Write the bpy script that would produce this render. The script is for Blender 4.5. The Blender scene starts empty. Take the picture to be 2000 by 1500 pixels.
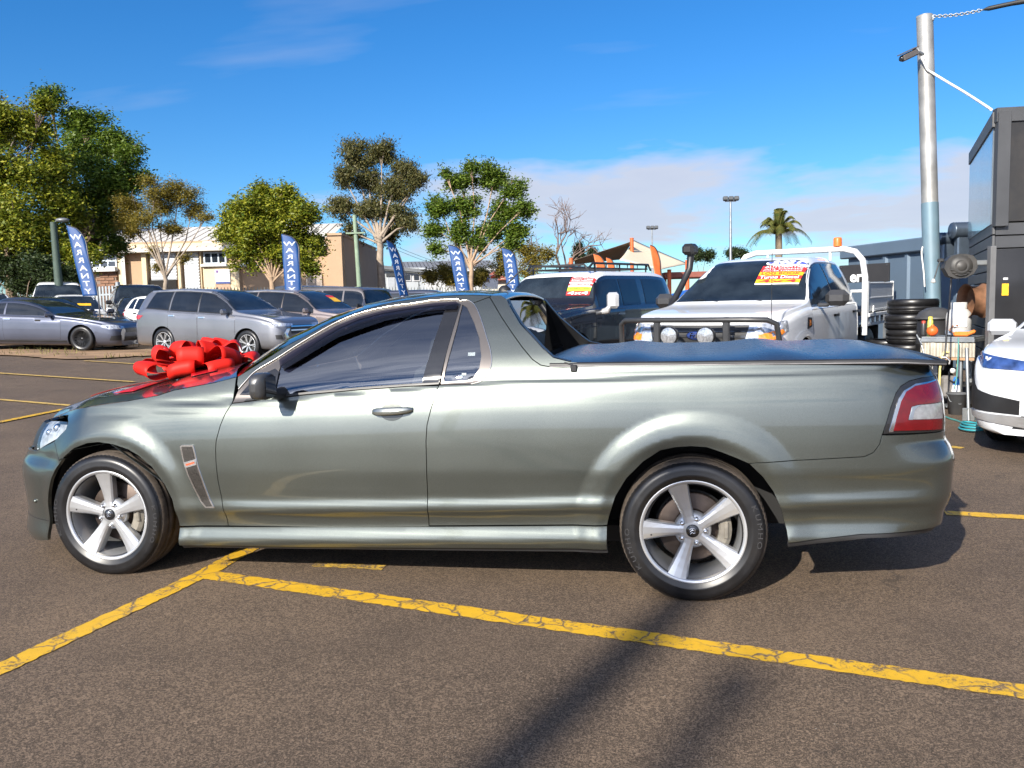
import bpy, bmesh, math, random
import numpy as np
from mathutils import Vector, Matrix
from mathutils.bvhtree import BVHTree
from mathutils.geometry import delaunay_2d_cdt

SC = bpy.context.scene
COL = SC.collection
RAD = math.radians

# ------------------------------------------------------------------ camera
# world frame: x along the parked ute towards its tail, y away from the viewer, z up, metres
CAM_POS = np.array([2.9608, -4.6947, 1.3754])
CAM_YAW, CAM_PITCH, CAM_ROLL, CAM_F = -0.200867, -0.094099, -0.025757, 1627.38 / 2000.0
def cam_axes():
    cy, sy = math.cos(CAM_YAW), math.sin(CAM_YAW); cp, sp = math.cos(CAM_PITCH), math.sin(CAM_PITCH)
    f = np.array([sy*cp, cy*cp, sp]); r = np.array([cy, -sy, 0.0]); u = np.cross(r, f)
    c, s = math.cos(CAM_ROLL), math.sin(CAM_ROLL)
    return c*r + s*u, -s*r + c*u, f
C_R, C_U, C_FW = cam_axes()
cam_d = bpy.data.cameras.new('camera'); cam = bpy.data.objects.new('camera', cam_d); COL.objects.link(cam)
cam_d.sensor_width = 36.0; cam_d.lens = CAM_F*36.0; cam_d.clip_end = 5000.0; cam_d.clip_start = 0.05
cam.matrix_world = Matrix(((C_R[0], C_U[0], -C_FW[0], CAM_POS[0]), (C_R[1], C_U[1], -C_FW[1], CAM_POS[1]),
                           (C_R[2], C_U[2], -C_FW[2], CAM_POS[2]), (0, 0, 0, 1)))
SC.camera = cam

# ------------------------------------------------------------------ sky, sun, exposure
SUN_AZ, SUN_EL = RAD(20.0), RAD(29.0)          # light travels towards +y, 20 degrees to +x
LIGHT_DIR = Vector((math.sin(SUN_AZ)*math.cos(SUN_EL), math.cos(SUN_AZ)*math.cos(SUN_EL), -math.sin(SUN_EL)))
world = bpy.data.worlds.new('World'); SC.world = world; world.use_nodes = True
def build_world():
    nt = world.node_tree; N = nt.nodes; L = nt.links
    for n in list(N): N.remove(n)
    out = N.new('ShaderNodeOutputWorld'); bg = N.new('ShaderNodeBackground'); L.new(bg.outputs[0], out.inputs[0])
    sky = N.new('ShaderNodeTexSky'); sky.sky_type = 'NISHITA'; sky.sun_disc = False
    sky.sun_elevation = SUN_EL
    sx, sy = -LIGHT_DIR.x, -LIGHT_DIR.y
    sky.sun_rotation = math.atan2(sx, sy)
    sky.air_density = 1.0; sky.dust_density = 0.0; sky.ozone_density = 2.0
    hs = N.new('ShaderNodeHueSaturation'); hs.inputs['Saturation'].default_value = 1.22
    hs.inputs['Hue'].default_value = 0.50
    L.new(sky.outputs[0], hs.inputs['Color'])
    tint = N.new('ShaderNodeVectorMath'); tint.operation = 'MULTIPLY'; tint.inputs[1].default_value = (.27, .76, 1.22); L.new(hs.outputs[0], tint.inputs[0])
    # clouds as a field over the dome: a low bank near the horizon, thin wisps above
    tc = N.new('ShaderNodeTexCoord')
    sep = N.new('ShaderNodeSeparateXYZ'); L.new(tc.outputs['Generated'], sep.inputs[0])
    def math_n(op, a=None, b=None, va=None, vb=None, clamp=False):
        m = N.new('ShaderNodeMath'); m.operation = op; m.use_clamp = clamp
        if a is not None: L.new(a, m.inputs[0])
        if b is not None: L.new(b, m.inputs[1])
        if va is not None: m.inputs[0].default_value = va
        if vb is not None: m.inputs[1].default_value = vb
        return m.outputs[0]
    zz = math_n('MAXIMUM', sep.outputs[2], vb=0.0)
    den = math_n('ADD', zz, vb=0.10)
    px = math_n('DIVIDE', sep.outputs[0], den); py = math_n('DIVIDE', sep.outputs[1], den)
    cmb = N.new('ShaderNodeCombineXYZ'); L.new(px, cmb.inputs[0]); L.new(py, cmb.inputs[1])
    n1 = N.new('ShaderNodeTexNoise'); n1.inputs['Scale'].default_value = 0.42; n1.inputs['Detail'].default_value = 6.0
    n1.inputs['Roughness'].default_value = 0.56; n1.inputs['Distortion'].default_value = 0.25
    mp = N.new('ShaderNodeMapping'); L.new(cmb.outputs[0], mp.inputs[0]); L.new(mp.outputs[0], n1.inputs['Vector'])
    mp.inputs['Location'].default_value = (2.35, 0.9, 3.1)
    n2 = N.new('ShaderNodeTexNoise'); n2.inputs['Scale'].default_value = 1.3; n2.inputs['Detail'].default_value = 5.0
    mp2 = N.new('ShaderNodeMapping'); mp2.inputs['Scale'].default_value = (0.55, 1.6, 1.0); mp2.inputs['Location'].default_value = (4.85, 7.35, 0)
    L.new(cmb.outputs[0], mp2.inputs[0]); L.new(mp2.outputs[0], n2.inputs['Vector'])
    tm = N.new('ShaderNodeMapRange'); tm.inputs['From Max'].default_value = .30; L.new(zz, tm.inputs['Value'])
    tmx = N.new('ShaderNodeMixRGB'); L.new(tm.outputs[0], tmx.inputs[0]); tmx.inputs[1].default_value = (.56, .82, 1.15, 1); tmx.inputs[2].default_value = (.37, .87, 1.26, 1); L.new(tmx.outputs[0], tint.inputs[1])
    # threshold rises quickly with elevation, so cover is heavy only low down
    el = N.new('ShaderNodeMapRange'); el.inputs['From Min'].default_value = 0.13; el.inputs['From Max'].default_value = 0.24
    el.inputs['To Min'].default_value = 0.36; el.inputs['To Max'].default_value = 0.62; L.new(zz, el.inputs['Value'])
    low = N.new('ShaderNodeMapRange'); low.inputs['From Min'].default_value = 0.0; low.inputs['From Max'].default_value = 0.09
    low.inputs['To Min'].default_value = 0.30; low.inputs['To Max'].default_value = 0.0; L.new(zz, low.inputs['Value'])
    # more cover in the half of the sky around the sun (the ute's side glass mirrors broken cloud there)
    back = math_n('MULTIPLY', math_n('MULTIPLY', sep.outputs[1], vb=-1.0), vb=1.6, clamp=True)
    thr = math_n('ADD', el.outputs[0], math_n('MULTIPLY', low.outputs[0], math_n('SUBTRACT', None, back, va=1.0)))
    thr = math_n('SUBTRACT', thr, math_n('MULTIPLY', back, vb=.18))
    # and less to the left of the view than to the right
    lft = math_n('MULTIPLY', math_n('ADD', sep.outputs[0], vb=.10), vb=-.55)
    thr = math_n('ADD', thr, math_n('MAXIMUM', math_n('MINIMUM', lft, vb=.25), vb=-.03))
    d = math_n('SUBTRACT', n1.outputs['Fac'], thr)
    cov = math_n('MULTIPLY', d, vb=9.0, clamp=True)
    wd = math_n('SUBTRACT', n2.outputs['Fac'], vb=0.60); wisp = math_n('MULTIPLY', wd, vb=1.3, clamp=True)
    n3 = N.new('ShaderNodeTexNoise'); n3.inputs['Scale'].default_value = 1.5; n3.inputs['Detail'].default_value = 6.0; n3.inputs['Roughness'].default_value = .6; n3.inputs['Distortion'].default_value = .5
    mp3 = N.new('ShaderNodeMapping'); mp3.inputs['Scale'].default_value = (.55, 1.5, 1.0); mp3.inputs['Location'].default_value = (1.3, 2.2, 0); L.new(cmb.outputs[0], mp3.inputs[0]); L.new(mp3.outputs[0], n3.inputs['Vector'])
    cov2 = math_n('MULTIPLY', math_n('MULTIPLY', math_n('SUBTRACT', n3.outputs['Fac'], vb=.40), vb=4.5, clamp=True), back)
    fac = math_n('MAXIMUM', math_n('MAXIMUM', cov, wisp), cov2)
    fac = math_n('MULTIPLY', fac, vb=0.9)
    # cloud brightness: sunlit white where thin, greyer underside where thick
    ramp = N.new('ShaderNodeValToRGB'); L.new(math_n('MULTIPLY', d, vb=3.2, clamp=True), ramp.inputs[0])
    ramp.color_ramp.elements[0].color = (5.8, 6.0, 6.8, 1); ramp.color_ramp.elements[1].color = (4.5, 4.9, 6.1, 1)
    mix = N.new('ShaderNodeMixRGB'); L.new(fac, mix.inputs[0]); L.new(hs.outputs[0], mix.inputs[1]); L.new(ramp.outputs[0], mix.inputs[2])
    L.new(tint.outputs[0], mix.inputs[1])
    # forward scattering brightens cloud near the sun
    dt = N.new('ShaderNodeVectorMath'); dt.operation = 'DOT_PRODUCT'; L.new(tc.outputs['Generated'], dt.inputs[0]); dt.inputs[1].default_value = tuple(-LIGHT_DIR)
    pw = math_n('POWER', math_n('MAXIMUM', dt.outputs['Value'], vb=0.0), vb=3.0)
    gain = math_n('ADD', math_n('MULTIPLY', pw, vb=3.6), vb=1.0)
    vm = N.new('ShaderNodeVectorMath'); vm.operation = 'MULTIPLY'; L.new(ramp.outputs[0], vm.inputs[0]); L.new(gain, vm.inputs[1]); L.new(vm.outputs[0], mix.inputs[2])
    L.new(mix.outputs[0], bg.inputs['Color']); bg.inputs['Strength'].default_value = 0.069
build_world()
sun_d = bpy.data.lights.new('sun', 'SUN'); sun_d.energy = 5.0; sun_d.angle = RAD(0.53); sun_d.color = (1.0, 0.93, 0.82)
sun = bpy.data.objects.new('sun', sun_d); COL.objects.link(sun)
sun.rotation_euler = LIGHT_DIR.to_track_quat('-Z', 'Y').to_euler(); sun.location = (-8, -20, 18)
SC.view_settings.view_transform = 'Standard'; SC.view_settings.look = 'None'
SC.view_settings.exposure = 0.85; SC.view_settings.gamma = 1.0; SC.view_settings.use_curve_mapping = False
SC.render.engine = 'CYCLES'; SC.cycles.use_denoising = True; SC.cycles.max_bounces = 6; SC.cycles.diffuse_bounces = 3; SC.cycles.glossy_bounces = 3; SC.cycles.use_adaptive_sampling = True; SC.cycles.adaptive_threshold = .02
SC.cycles.transparent_max_bounces = 12; SC.cycles.caustics_reflective = False; SC.cycles.caustics_refractive = False
SC.cycles.sample_clamp_indirect = 6.0

# ------------------------------------------------------------------ placing helpers (photo column + distance -> place on the ground)
R_H = np.array([math.cos(CAM_YAW), -math.sin(CAM_YAW)]); F_H = np.array([math.sin(CAM_YAW), math.cos(CAM_YAW)])
def ray(px, py):
    return C_FW + C_R*(px-1000)/(CAM_F*2000) + C_U*(750-py)/(CAM_F*2000)
def at(px, py, dist):
    """point seen at a photo pixel, at a distance along the viewing axis"""
    return CAM_POS + ray(px, py)*dist
def G(x, y):
    """the lot: level round the ute, rising gently to the left and back"""
    X = (x-CAM_POS[0])*R_H[0]+(y-CAM_POS[1])*R_H[1]; t = -X-2.6
    t = np.where(t > 0, t*t/(t+1.5), 0.0); D = (x-CAM_POS[0])*F_H[0]+(y-CAM_POS[1])*F_H[1]-2.0
    q = np.where(D > 0, D*D/(D+3.0), 0.0)
    return .030*35*np.tanh(t/35.0)+.0125*60*np.tanh(q/60.0)
def gnd(px, dist):
    """ground point below photo column px at a distance along the viewing axis"""
    lo, hi = -3000.0, 6000.0
    for _ in range(60):
        m = 0.5*(lo+hi); p = at(px, m, dist)
        if p[2] > G(p[0], p[1]): lo = m
        else: hi = m
    return at(px, 0.5*(lo+hi), dist)
def lay(o, loc, rz):
    """stand something on the ground at loc, turned rz, tilted with the slope"""
    x, y = loc[0], loc[1]; e = .8
    n = Vector((-(G(x+e, y)-G(x-e, y))/(2*e), -(G(x, y+e)-G(x, y-e))/(2*e), 1)).normalized()
    f = Vector((math.cos(rz), math.sin(rz), 0)); f = (f-n*f.dot(n)).normalized(); l = n.cross(f)
    o.rotation_euler = Matrix(((f.x, l.x, n.x), (f.y, l.y, n.y), (f.z, l.z, n.z))).to_euler(); o.location = (x, y, float(G(x, y)))
def hgt(px, py, dist): return float(at(px, py, dist)[2])
def heading(deg):
    """world z-rotation for something pointing +x when it should point deg in view terms: 0 right, 90 away, -90 to the viewer"""
    v = R_H*math.cos(RAD(deg)) + F_H*math.sin(RAD(deg))
    return math.atan2(v[1], v[0])

# ------------------------------------------------------------------ materials
MATS = {}
def nodes_of(m):
    m.use_nodes = True
    nt = m.node_tree
    return nt, nt.nodes, nt.links, nt.nodes['Principled BSDF']
def mat(name, col=(.5, .5, .5), rough=.5, metal=0.0, coat=0.0, var=.12, scale=6.0, bump=0.0, bscale=40.0, spec=.5,
        coat_rough=.03, emit=None, dirt=0.0, flakes=0.0):
    """procedural surface: noise-varied colour and roughness, optional bump, clear coat and dust"""
    if name in MATS: return MATS[name]
    m = bpy.data.materials.new(name); MATS[name] = m
    nt, N, L, b = nodes_of(m)
    tc = N.new('ShaderNodeTexCoord')
    n = N.new('ShaderNodeTexNoise'); n.inputs['Scale'].default_value = scale; n.inputs['Detail'].default_value = 6.0
    L.new(tc.outputs['Object'], n.inputs['Vector'])
    r = N.new('ShaderNodeValToRGB'); L.new(n.outputs['Fac'], r.inputs[0])
    r.color_ramp.elements[0].position = .3; r.color_ramp.elements[1].position = .7
    c = np.array(col)
    r.color_ramp.elements[0].color = (*np.clip(c*(1-var), 0, 1), 1); r.color_ramp.elements[1].color = (*np.clip(c*(1+var), 0, 1), 1)
    colour = r.outputs[0]
    if dirt > 0:
        n3 = N.new('ShaderNodeTexNoise'); n3.inputs['Scale'].default_value = scale*.6; n3.inputs['Detail'].default_value = 6.0
        n3.inputs['Roughness'].default_value = .7
        L.new(tc.outputs['Object'], n3.inputs['Vector'])
        r3 = N.new('ShaderNodeValToRGB'); L.new(n3.outputs['Fac'], r3.inputs[0])
        r3.color_ramp.elements[0].position = .45; r3.color_ramp.elements[1].position = .75
        mr = N.new('ShaderNodeMath'); mr.operation = 'MULTIPLY'; mr.inputs[1].default_value = dirt
        L.new(r3.outputs[0], mr.inputs[0])
        mx = N.new('ShaderNodeMixRGB'); L.new(mr.outputs[0], mx.inputs[0]); L.new(colour, mx.inputs[1])
        mx.inputs[2].default_value = (.16, .13, .10, 1); colour = mx.outputs[0]
    if flakes > 0:
        v = N.new('ShaderNodeTexVoronoi'); v.inputs['Scale'].default_value = 1400.0
        L.new(tc.outputs['Object'], v.inputs['Vector'])
        sp = N.new('ShaderNodeSeparateColor'); L.new(v.outputs['Color'], sp.inputs[0])
        mm = N.new('ShaderNodeMapRange'); mm.inputs['To Min'].default_value = 1-flakes; mm.inputs['To Max'].default_value = 1+flakes
        L.new(sp.outputs[0], mm.inputs['Value'])
        mv = N.new('ShaderNodeVectorMath'); mv.operation = 'MULTIPLY'; L.new(colour, mv.inputs[0]); L.new(mm.outputs[0], mv.inputs[1])
        colour = mv.outputs[0]
    L.new(colour, b.inputs['Base Color'])
    mr2 = N.new('ShaderNodeMapRange'); mr2.inputs['To Min'].default_value = max(.02, rough-.06); mr2.inputs['To Max'].default_value = min(1, rough+.08)
    L.new(n.outputs['Fac'], mr2.inputs['Value']); L.new(mr2.outputs[0], b.inputs['Roughness'])
    b.inputs['Metallic'].default_value = metal; b.inputs['Specular IOR Level'].default_value = spec
    b.inputs['Coat Weight'].default_value = coat; b.inputs['Coat Roughness'].default_value = coat_rough
    if bump > 0:
        n2 = N.new('ShaderNodeTexNoise'); n2.inputs['Scale'].default_value = bscale; n2.inputs['Detail'].default_value = 4.0
        L.new(tc.outputs['Object'], n2.inputs['Vector'])
        bp = N.new('ShaderNodeBump'); bp.inputs['Strength'].default_value = bump; bp.inputs['Distance'].default_value = .01
        L.new(n2.outputs['Fac'], bp.inputs['Height']); L.new(bp.outputs[0], b.inputs['Normal'])
    if emit:
        b.inputs['Emission Color'].default_value = (*emit[0], 1); b.inputs['Emission Strength'].default_value = emit[1]
    return m
def glass_mat(name, tint=(.3, .34, .34), ior=1.75, rough=.0, streak=0.0):
    """window glass: mirror-like by Fresnel, tinted see-through otherwise"""
    if name in MATS: return MATS[name]
    m = bpy.data.materials.new(name); MATS[name] = m
    nt, N, L, b = nodes_of(m); N.remove(b)
    out = [n for n in N if n.type == 'OUTPUT_MATERIAL'][0]
    tr = N.new('ShaderNodeBsdfTransparent'); tr.inputs[0].default_value = (*tint, 1)
    gl = N.new('ShaderNodeBsdfGlossy'); gl.inputs['Roughness'].default_value = rough; gl.inputs['Color'].default_value = (.95, .97, 1, 1)
    fr = N.new('ShaderNodeFresnel'); fr.inputs['IOR'].default_value = ior
    n = N.new('ShaderNodeTexNoise'); n.inputs['Scale'].default_value = 1.2; n.inputs['Detail'].default_value = 2.0
    tc = N.new('ShaderNodeTexCoord'); L.new(tc.outputs['Object'], n.inputs['Vector'])
    bp = N.new('ShaderNodeBump'); bp.inputs['Strength'].default_value = .05 + streak; bp.inputs['Distance'].default_value = .01
    L.new(n.outputs['Fac'], bp.inputs['Height']); L.new(bp.outputs[0], gl.inputs['Normal']); L.new(bp.outputs[0], fr.inputs['Normal'])
    mx = N.new('ShaderNodeMixShader'); L.new(fr.outputs[0], mx.inputs[0]); L.new(tr.outputs[0], mx.inputs[1]); L.new(gl.outputs[0], mx.inputs[2])
    L.new(mx.outputs[0], out.inputs[0])
    return m

# ------------------------------------------------------------------ object helpers
def tag(o, label, cat, group=None):
    o['label'] = label; o['category'] = cat
    if group: o['group'] = group
    return o
def empty(name, loc=(0, 0, 0), rz=0.0, label=None, cat=None, group=None):
    o = bpy.data.objects.new(name, None); COL.objects.link(o); o.location = loc; o.rotation_euler = (0, 0, rz)
    o.empty_display_size = .2
    if label: tag(o, label, cat, group)
    return o
def link(name, me, m=None, parent=None):
    o = bpy.data.objects.new(name, me); COL.objects.link(o)
    if m is not None and len(me.materials) == 0:
        for q in (m if isinstance(m, (list, tuple)) else [m]): me.materials.append(q)
    if parent is not None: o.parent = parent
    return o
def structure(o): o['kind'] = 'structure'; return o
def copy_tree(o, parent=None):
    c = o.copy(); COL.objects.link(c); c.parent = parent
    for ch in o.children: copy_tree(ch, c)
    return c
def fast_mesh(name, co, faces_flat, nper, smooth=False, mat_idx=None):
    """mesh from numpy arrays; faces all with nper corners"""
    me = bpy.data.meshes.new(name)
    co = np.asarray(co, np.float32); ff = np.asarray(faces_flat, np.int32).ravel(); nf = len(ff)//nper
    me.vertices.add(len(co)); me.vertices.foreach_set('co', co.ravel())
    me.loops.add(len(ff)); me.loops.foreach_set('vertex_index', ff)
    me.polygons.add(nf); me.polygons.foreach_set('loop_start', np.arange(nf, dtype=np.int32)*nper)
    try: me.polygons.foreach_set('loop_total', np.full(nf, nper, np.int32))
    except Exception: pass
    if smooth: me.polygons.foreach_set('use_smooth', np.ones(nf, bool))
    if mat_idx is not None: me.polygons.foreach_set('material_index', np.asarray(mat_idx, np.int32))
    me.update(calc_edges=True); me.validate()
    return me
class MB:
    """collects simple solids into one mesh"""
    def __init__(s): s.v = []; s.f = []; s.sm = []
    def add(s, vs, fs, smooth=False):
        o = len(s.v); s.v += [tuple(float(q) for q in p) for p in vs]; s.f += [tuple(i+o for i in f) for f in fs]; s.sm += [smooth]*len(fs)
        return s
    def box(s, c, d, rz=0.0, bev=0.0, rx=0.0, ry=0.0):
        hx, hy, hz = d[0]/2, d[1]/2, d[2]/2; b = min(bev, .45*min(d))
        M = Matrix.Translation(c) @ Matrix.Rotation(rz, 4, 'Z') @ Matrix.Rotation(ry, 4, 'Y') @ Matrix.Rotation(rx, 4, 'X')
        if b <= 0:
            vs = [(sx*hx, sy*hy, sz*hz) for sz in (-1, 1) for sy in (-1, 1) for sx in (-1, 1)]
            fs = [(0, 2, 3, 1), (4, 5, 7, 6), (0, 1, 5, 4), (2, 6, 7, 3), (0, 4, 6, 2), (1, 3, 7, 5)]
        else:
            vs = []; idx = {}
            for sx in (-1, 1):
                for sy in (-1, 1):
                    for sz in (-1, 1):
                        for a in range(3):
                            p = [sx*(hx-b), sy*(hy-b), sz*(hz-b)]; p[a] += (sx, sy, sz)[a]*b
                            idx[(sx, sy, sz, a)] = len(vs); vs.append(p)
            fs = []
            for a in range(3):
                o1, o2 = [q for q in range(3) if q != a]
                for sg in (-1, 1):
                    loop = []
                    for q in ((-1, -1), (1, -1), (1, 1), (-1, 1)):
                        k = [0, 0, 0]; k[a] = sg; k[o1], k[o2] = q; loop.append(idx[(k[0], k[1], k[2], a)])
                    flip = (sg < 0) != (a == 1)
                    fs.append(tuple(loop[::-1] if flip else loop))
            for a in range(3):
                o1, o2 = [q for q in range(3) if q != a]
                for s1 in (-1, 1):
                    for s2 in (-1, 1):
                        k1 = [0]*3; k2 = [0]*3; k1[o1] = k2[o1] = s1; k1[o2] = k2[o2] = s2; k1[a] = -1; k2[a] = 1
                        fs.append((idx[(*k1, o1)], idx[(*k2, o1)], idx[(*k2, o2)], idx[(*k1, o2)]))
            for sx in (-1, 1):
                for sy in (-1, 1):
                    for sz in (-1, 1): fs.append(tuple(idx[(sx, sy, sz, a)] for a in range(3)))
        return s.add([M @ Vector(p) for p in vs], fs)
    def tube(s, pts, r, n=10, caps=True, smooth=True, closed=False):
        pts = [Vector(p) for p in pts]; rr = r if isinstance(r, (list, tuple)) else [r]*len(pts); vs = []; fs = []
        up = None; m = len(pts)
        for i, p in enumerate(pts):
            a = pts[(i-1) % m] if (i > 0 or closed) else pts[i]; c = pts[(i+1) % m] if (i < m-1 or closed) else pts[i]
            t = (c-a)
            if t.length < 1e-9: t = Vector((0, 0, 1))
            t.normalize()
            if up is None:
                up = Vector((0, 0, 1)) if abs(t.z) < .9 else Vector((1, 0, 0))
            x = t.cross(up)
            if x.length < 1e-6: x = t.cross(Vector((0, 1, 0)))
            x.normalize(); y = x.cross(t).normalized(); up = y
            for k in range(n):
                w = 2*math.pi*k/n; vs.append(p + x*(rr[i]*math.cos(w)) + y*(rr[i]*math.sin(w)))
        for i in range(m if closed else m-1):
            j = (i+1) % m
            for k in range(n): fs.append((i*n+k, i*n+(k+1) % n, j*n+(k+1) % n, j*n+k))
        s.add(vs, fs, smooth)
        if caps and not closed:
            s.add(vs[:n], [tuple(range(n))[::-1]]); s.add(vs[-n:], [tuple(range(n))])
        return s
    def cyl(s, a, b, r, n=16, r2=None): return s.tube([a, b], [r, r if r2 is None else r2], n)
    def lathe(s, prof, c=(0, 0, 0), axis='Z', n=32, smooth=True, mod=None, closed=False):
        """prof: list of (radius, height)"""
        vs = []; fs = []; m = len(prof)
        for k in range(n):
            w = 2*math.pi*k/n; cw, sw = math.cos(w), math.sin(w)
            for i, (r, h) in enumerate(prof):
                if mod: r, h = mod(i, k, r, h)
                if axis == 'Z': p = (r*cw, r*sw, h)
                elif axis == 'Y': p = (r*cw, h, r*sw)
                else: p = (h, r*cw, r*sw)
                vs.append((p[0]+c[0], p[1]+c[1], p[2]+c[2]))
        for k in range(n):
            k2 = (k+1) % n
            for i in range(m if closed else m-1):
                j = (i+1) % m; fs.append((k*m+i, k2*m+i, k2*m+j, k*m+j))
        return s.add(vs, fs, smooth)
    def sphere(s, c, r, n=16, m=10, sc=(1, 1, 1)):
        prof = [(max(1e-4, math.sin(math.pi*i/m))*1.0, -math.cos(math.pi*i/m)) for i in range(m+1)]
        vs = []; fs = []
        for k in range(n):
            w = 2*math.pi*k/n
            for (a, h) in prof: vs.append((c[0]+r*sc[0]*a*math.cos(w), c[1]+r*sc[1]*a*math.sin(w), c[2]+r*sc[2]*h))
        q = m+1
        for k in range(n):
            k2 = (k+1) % n
            for i in range(m): fs.append((k*q+i, k2*q+i, k2*q+i+1, k*q+i+1))
        return s.add(vs, fs, True)
    def prism(s, poly, y0, y1, axis='Y', smooth=False):
        """extruded outline: poly in the plane across the axis"""
        n = len(poly)
        def P(a, b, h): return (a, h, b) if axis == 'Y' else ((a, b, h) if axis == 'Z' else (h, a, b))
        vs = [P(a, b, y0) for a, b in poly] + [P(a, b, y1) for a, b in poly]
        fs = [(i, (i+1) % n, n+(i+1) % n, n+i) for i in range(n)]
        s.add(vs, fs, smooth); s.add(vs, [tuple(range(n))[::-1], tuple(range(n, 2*n))])
        return s
    def grid(s, P, smooth=True, close_u=False):
        """P: rows of points"""
        nu, nv = len(P), len(P[0]); vs = [q for r in P for q in r]; fs = []
        for i in range(nu if close_u else nu-1):
            for j in range(nv-1):
                i2 = (i+1) % nu; fs.append((i*nv+j, i2*nv+j, i2*nv+j+1, i*nv+j+1))
        return s.add(vs, fs, smooth)
    def mesh(s, name):
        me = bpy.data.meshes.new(name); me.from_pydata(s.v, [], s.f); me.polygons.foreach_set('use_smooth', s.sm); me.update()
        bm = bmesh.new(); bm.from_mesh(me); bmesh.ops.recalc_face_normals(bm, faces=bm.faces); bm.to_mesh(me); bm.free()
        return me
    def build(s, name, m, parent=None): return link(name, s.mesh(name), m, parent)
def text_mesh(body, size=1.0, extrude=0.0, align='CENTER', squash=1.0, bold=0.0, shear=0.0):
    cu = bpy.data.curves.new('lettering', 'FONT'); cu.body = body; cu.size = size; cu.extrude = extrude
    cu.align_x = align; cu.align_y = 'CENTER'; cu.offset = bold; cu.shear = shear; cu.resolution_u = 3
    o = bpy.data.objects.new('lettering', cu); COL.objects.link(o)
    dg = bpy.context.evaluated_depsgraph_get(); me = bpy.data.meshes.new_from_object(o.evaluated_get(dg))
    bpy.data.objects.remove(o); bpy.data.curves.remove(cu)
    if squash != 1.0:
        for v in me.vertices: v.co.x *= squash
    return me
def spline(pts, n):
    """Catmull-Rom through points, n samples per span"""
    P = [np.array(p, float) for p in pts]; P = [2*P[0]-P[1]] + P + [2*P[-1]-P[-2]]; out = []
    for i in range(1, len(P)-2):
        for k in range(n):
            t = k/n; a, b, c, d = P[i-1], P[i], P[i+1], P[i+2]
            out.append(.5*((2*b)+(c-a)*t+(2*a-5*b+4*c-d)*t*t+(3*b-a-3*c+d)*t**3))
    out.append(P[-2]); return np.array(out)
def pchip(xs, ys, x):
    """monotone cubic interpolation, vectorised in x"""
    xs = np.asarray(xs, float); ys = np.asarray(ys, float); x = np.clip(np.asarray(x, float), xs[0], xs[-1])
    h = np.diff(xs); dl = np.diff(ys)/h; m = np.zeros_like(xs)
    for i in range(1, len(xs)-1):
        if dl[i-1]*dl[i] > 0:
            w1 = 2*h[i]+h[i-1]; w2 = h[i]+2*h[i-1]; m[i] = (w1+w2)/(w1/dl[i-1]+w2/dl[i])
    m[0] = dl[0]; m[-1] = dl[-1]
    i = np.clip(np.searchsorted(xs, x)-1, 0, len(h)-1); t = (x-xs[i])/h[i]
    return ((1+2*t)*(1-t)**2*ys[i]+t*(1-t)**2*h[i]*m[i]+t*t*(3-2*t)*ys[i+1]+t*t*(t-1)*h[i]*m[i+1])
def inside(poly, P):
    """points inside polygon (vectorised)"""
    x, y = P[:, 0], P[:, 1]; c = np.zeros(len(P), bool); n = len(poly); j = n-1
    for i in range(n):
        xi, yi = poly[i]; xj, yj = poly[j]
        hit = ((yi > y) != (yj > y)) & (x < (xj-xi)*(y-yi)/((yj-yi) if abs(yj-yi) > 1e-12 else 1e-12)+xi)
        c ^= hit; j = i
    return c
def resample(poly, h):
    out = []; n = len(poly)
    for i in range(n):
        a = np.array(poly[i], float); b = np.array(poly[(i+1) % n], float); k = max(1, int(math.ceil(np.linalg.norm(b-a)/h)))
        for q in range(k): out.append(a+(b-a)*q/k)
    return np.array(out)
def inset(poly, d):
    """move a closed outline inwards by d"""
    P = np.array(poly, float); A = np.roll(P, 1, 0); B = np.roll(P, -1, 0)
    area = .5*np.sum(P[:, 0]*B[:, 1]-B[:, 0]*P[:, 1]); sg = 1.0 if area > 0 else -1.0
    def nrm(v): return v/np.maximum(np.linalg.norm(v, axis=1, keepdims=True), 1e-9)
    e1 = nrm(P-A); e2 = nrm(B-P); n1 = np.stack([-e1[:, 1], e1[:, 0]], 1)*sg; n2 = np.stack([-e2[:, 1], e2[:, 0]], 1)*sg
    b = n1+n2; l = np.maximum((b*n1).sum(1, keepdims=True), .5); return P+b/l*d
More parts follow.
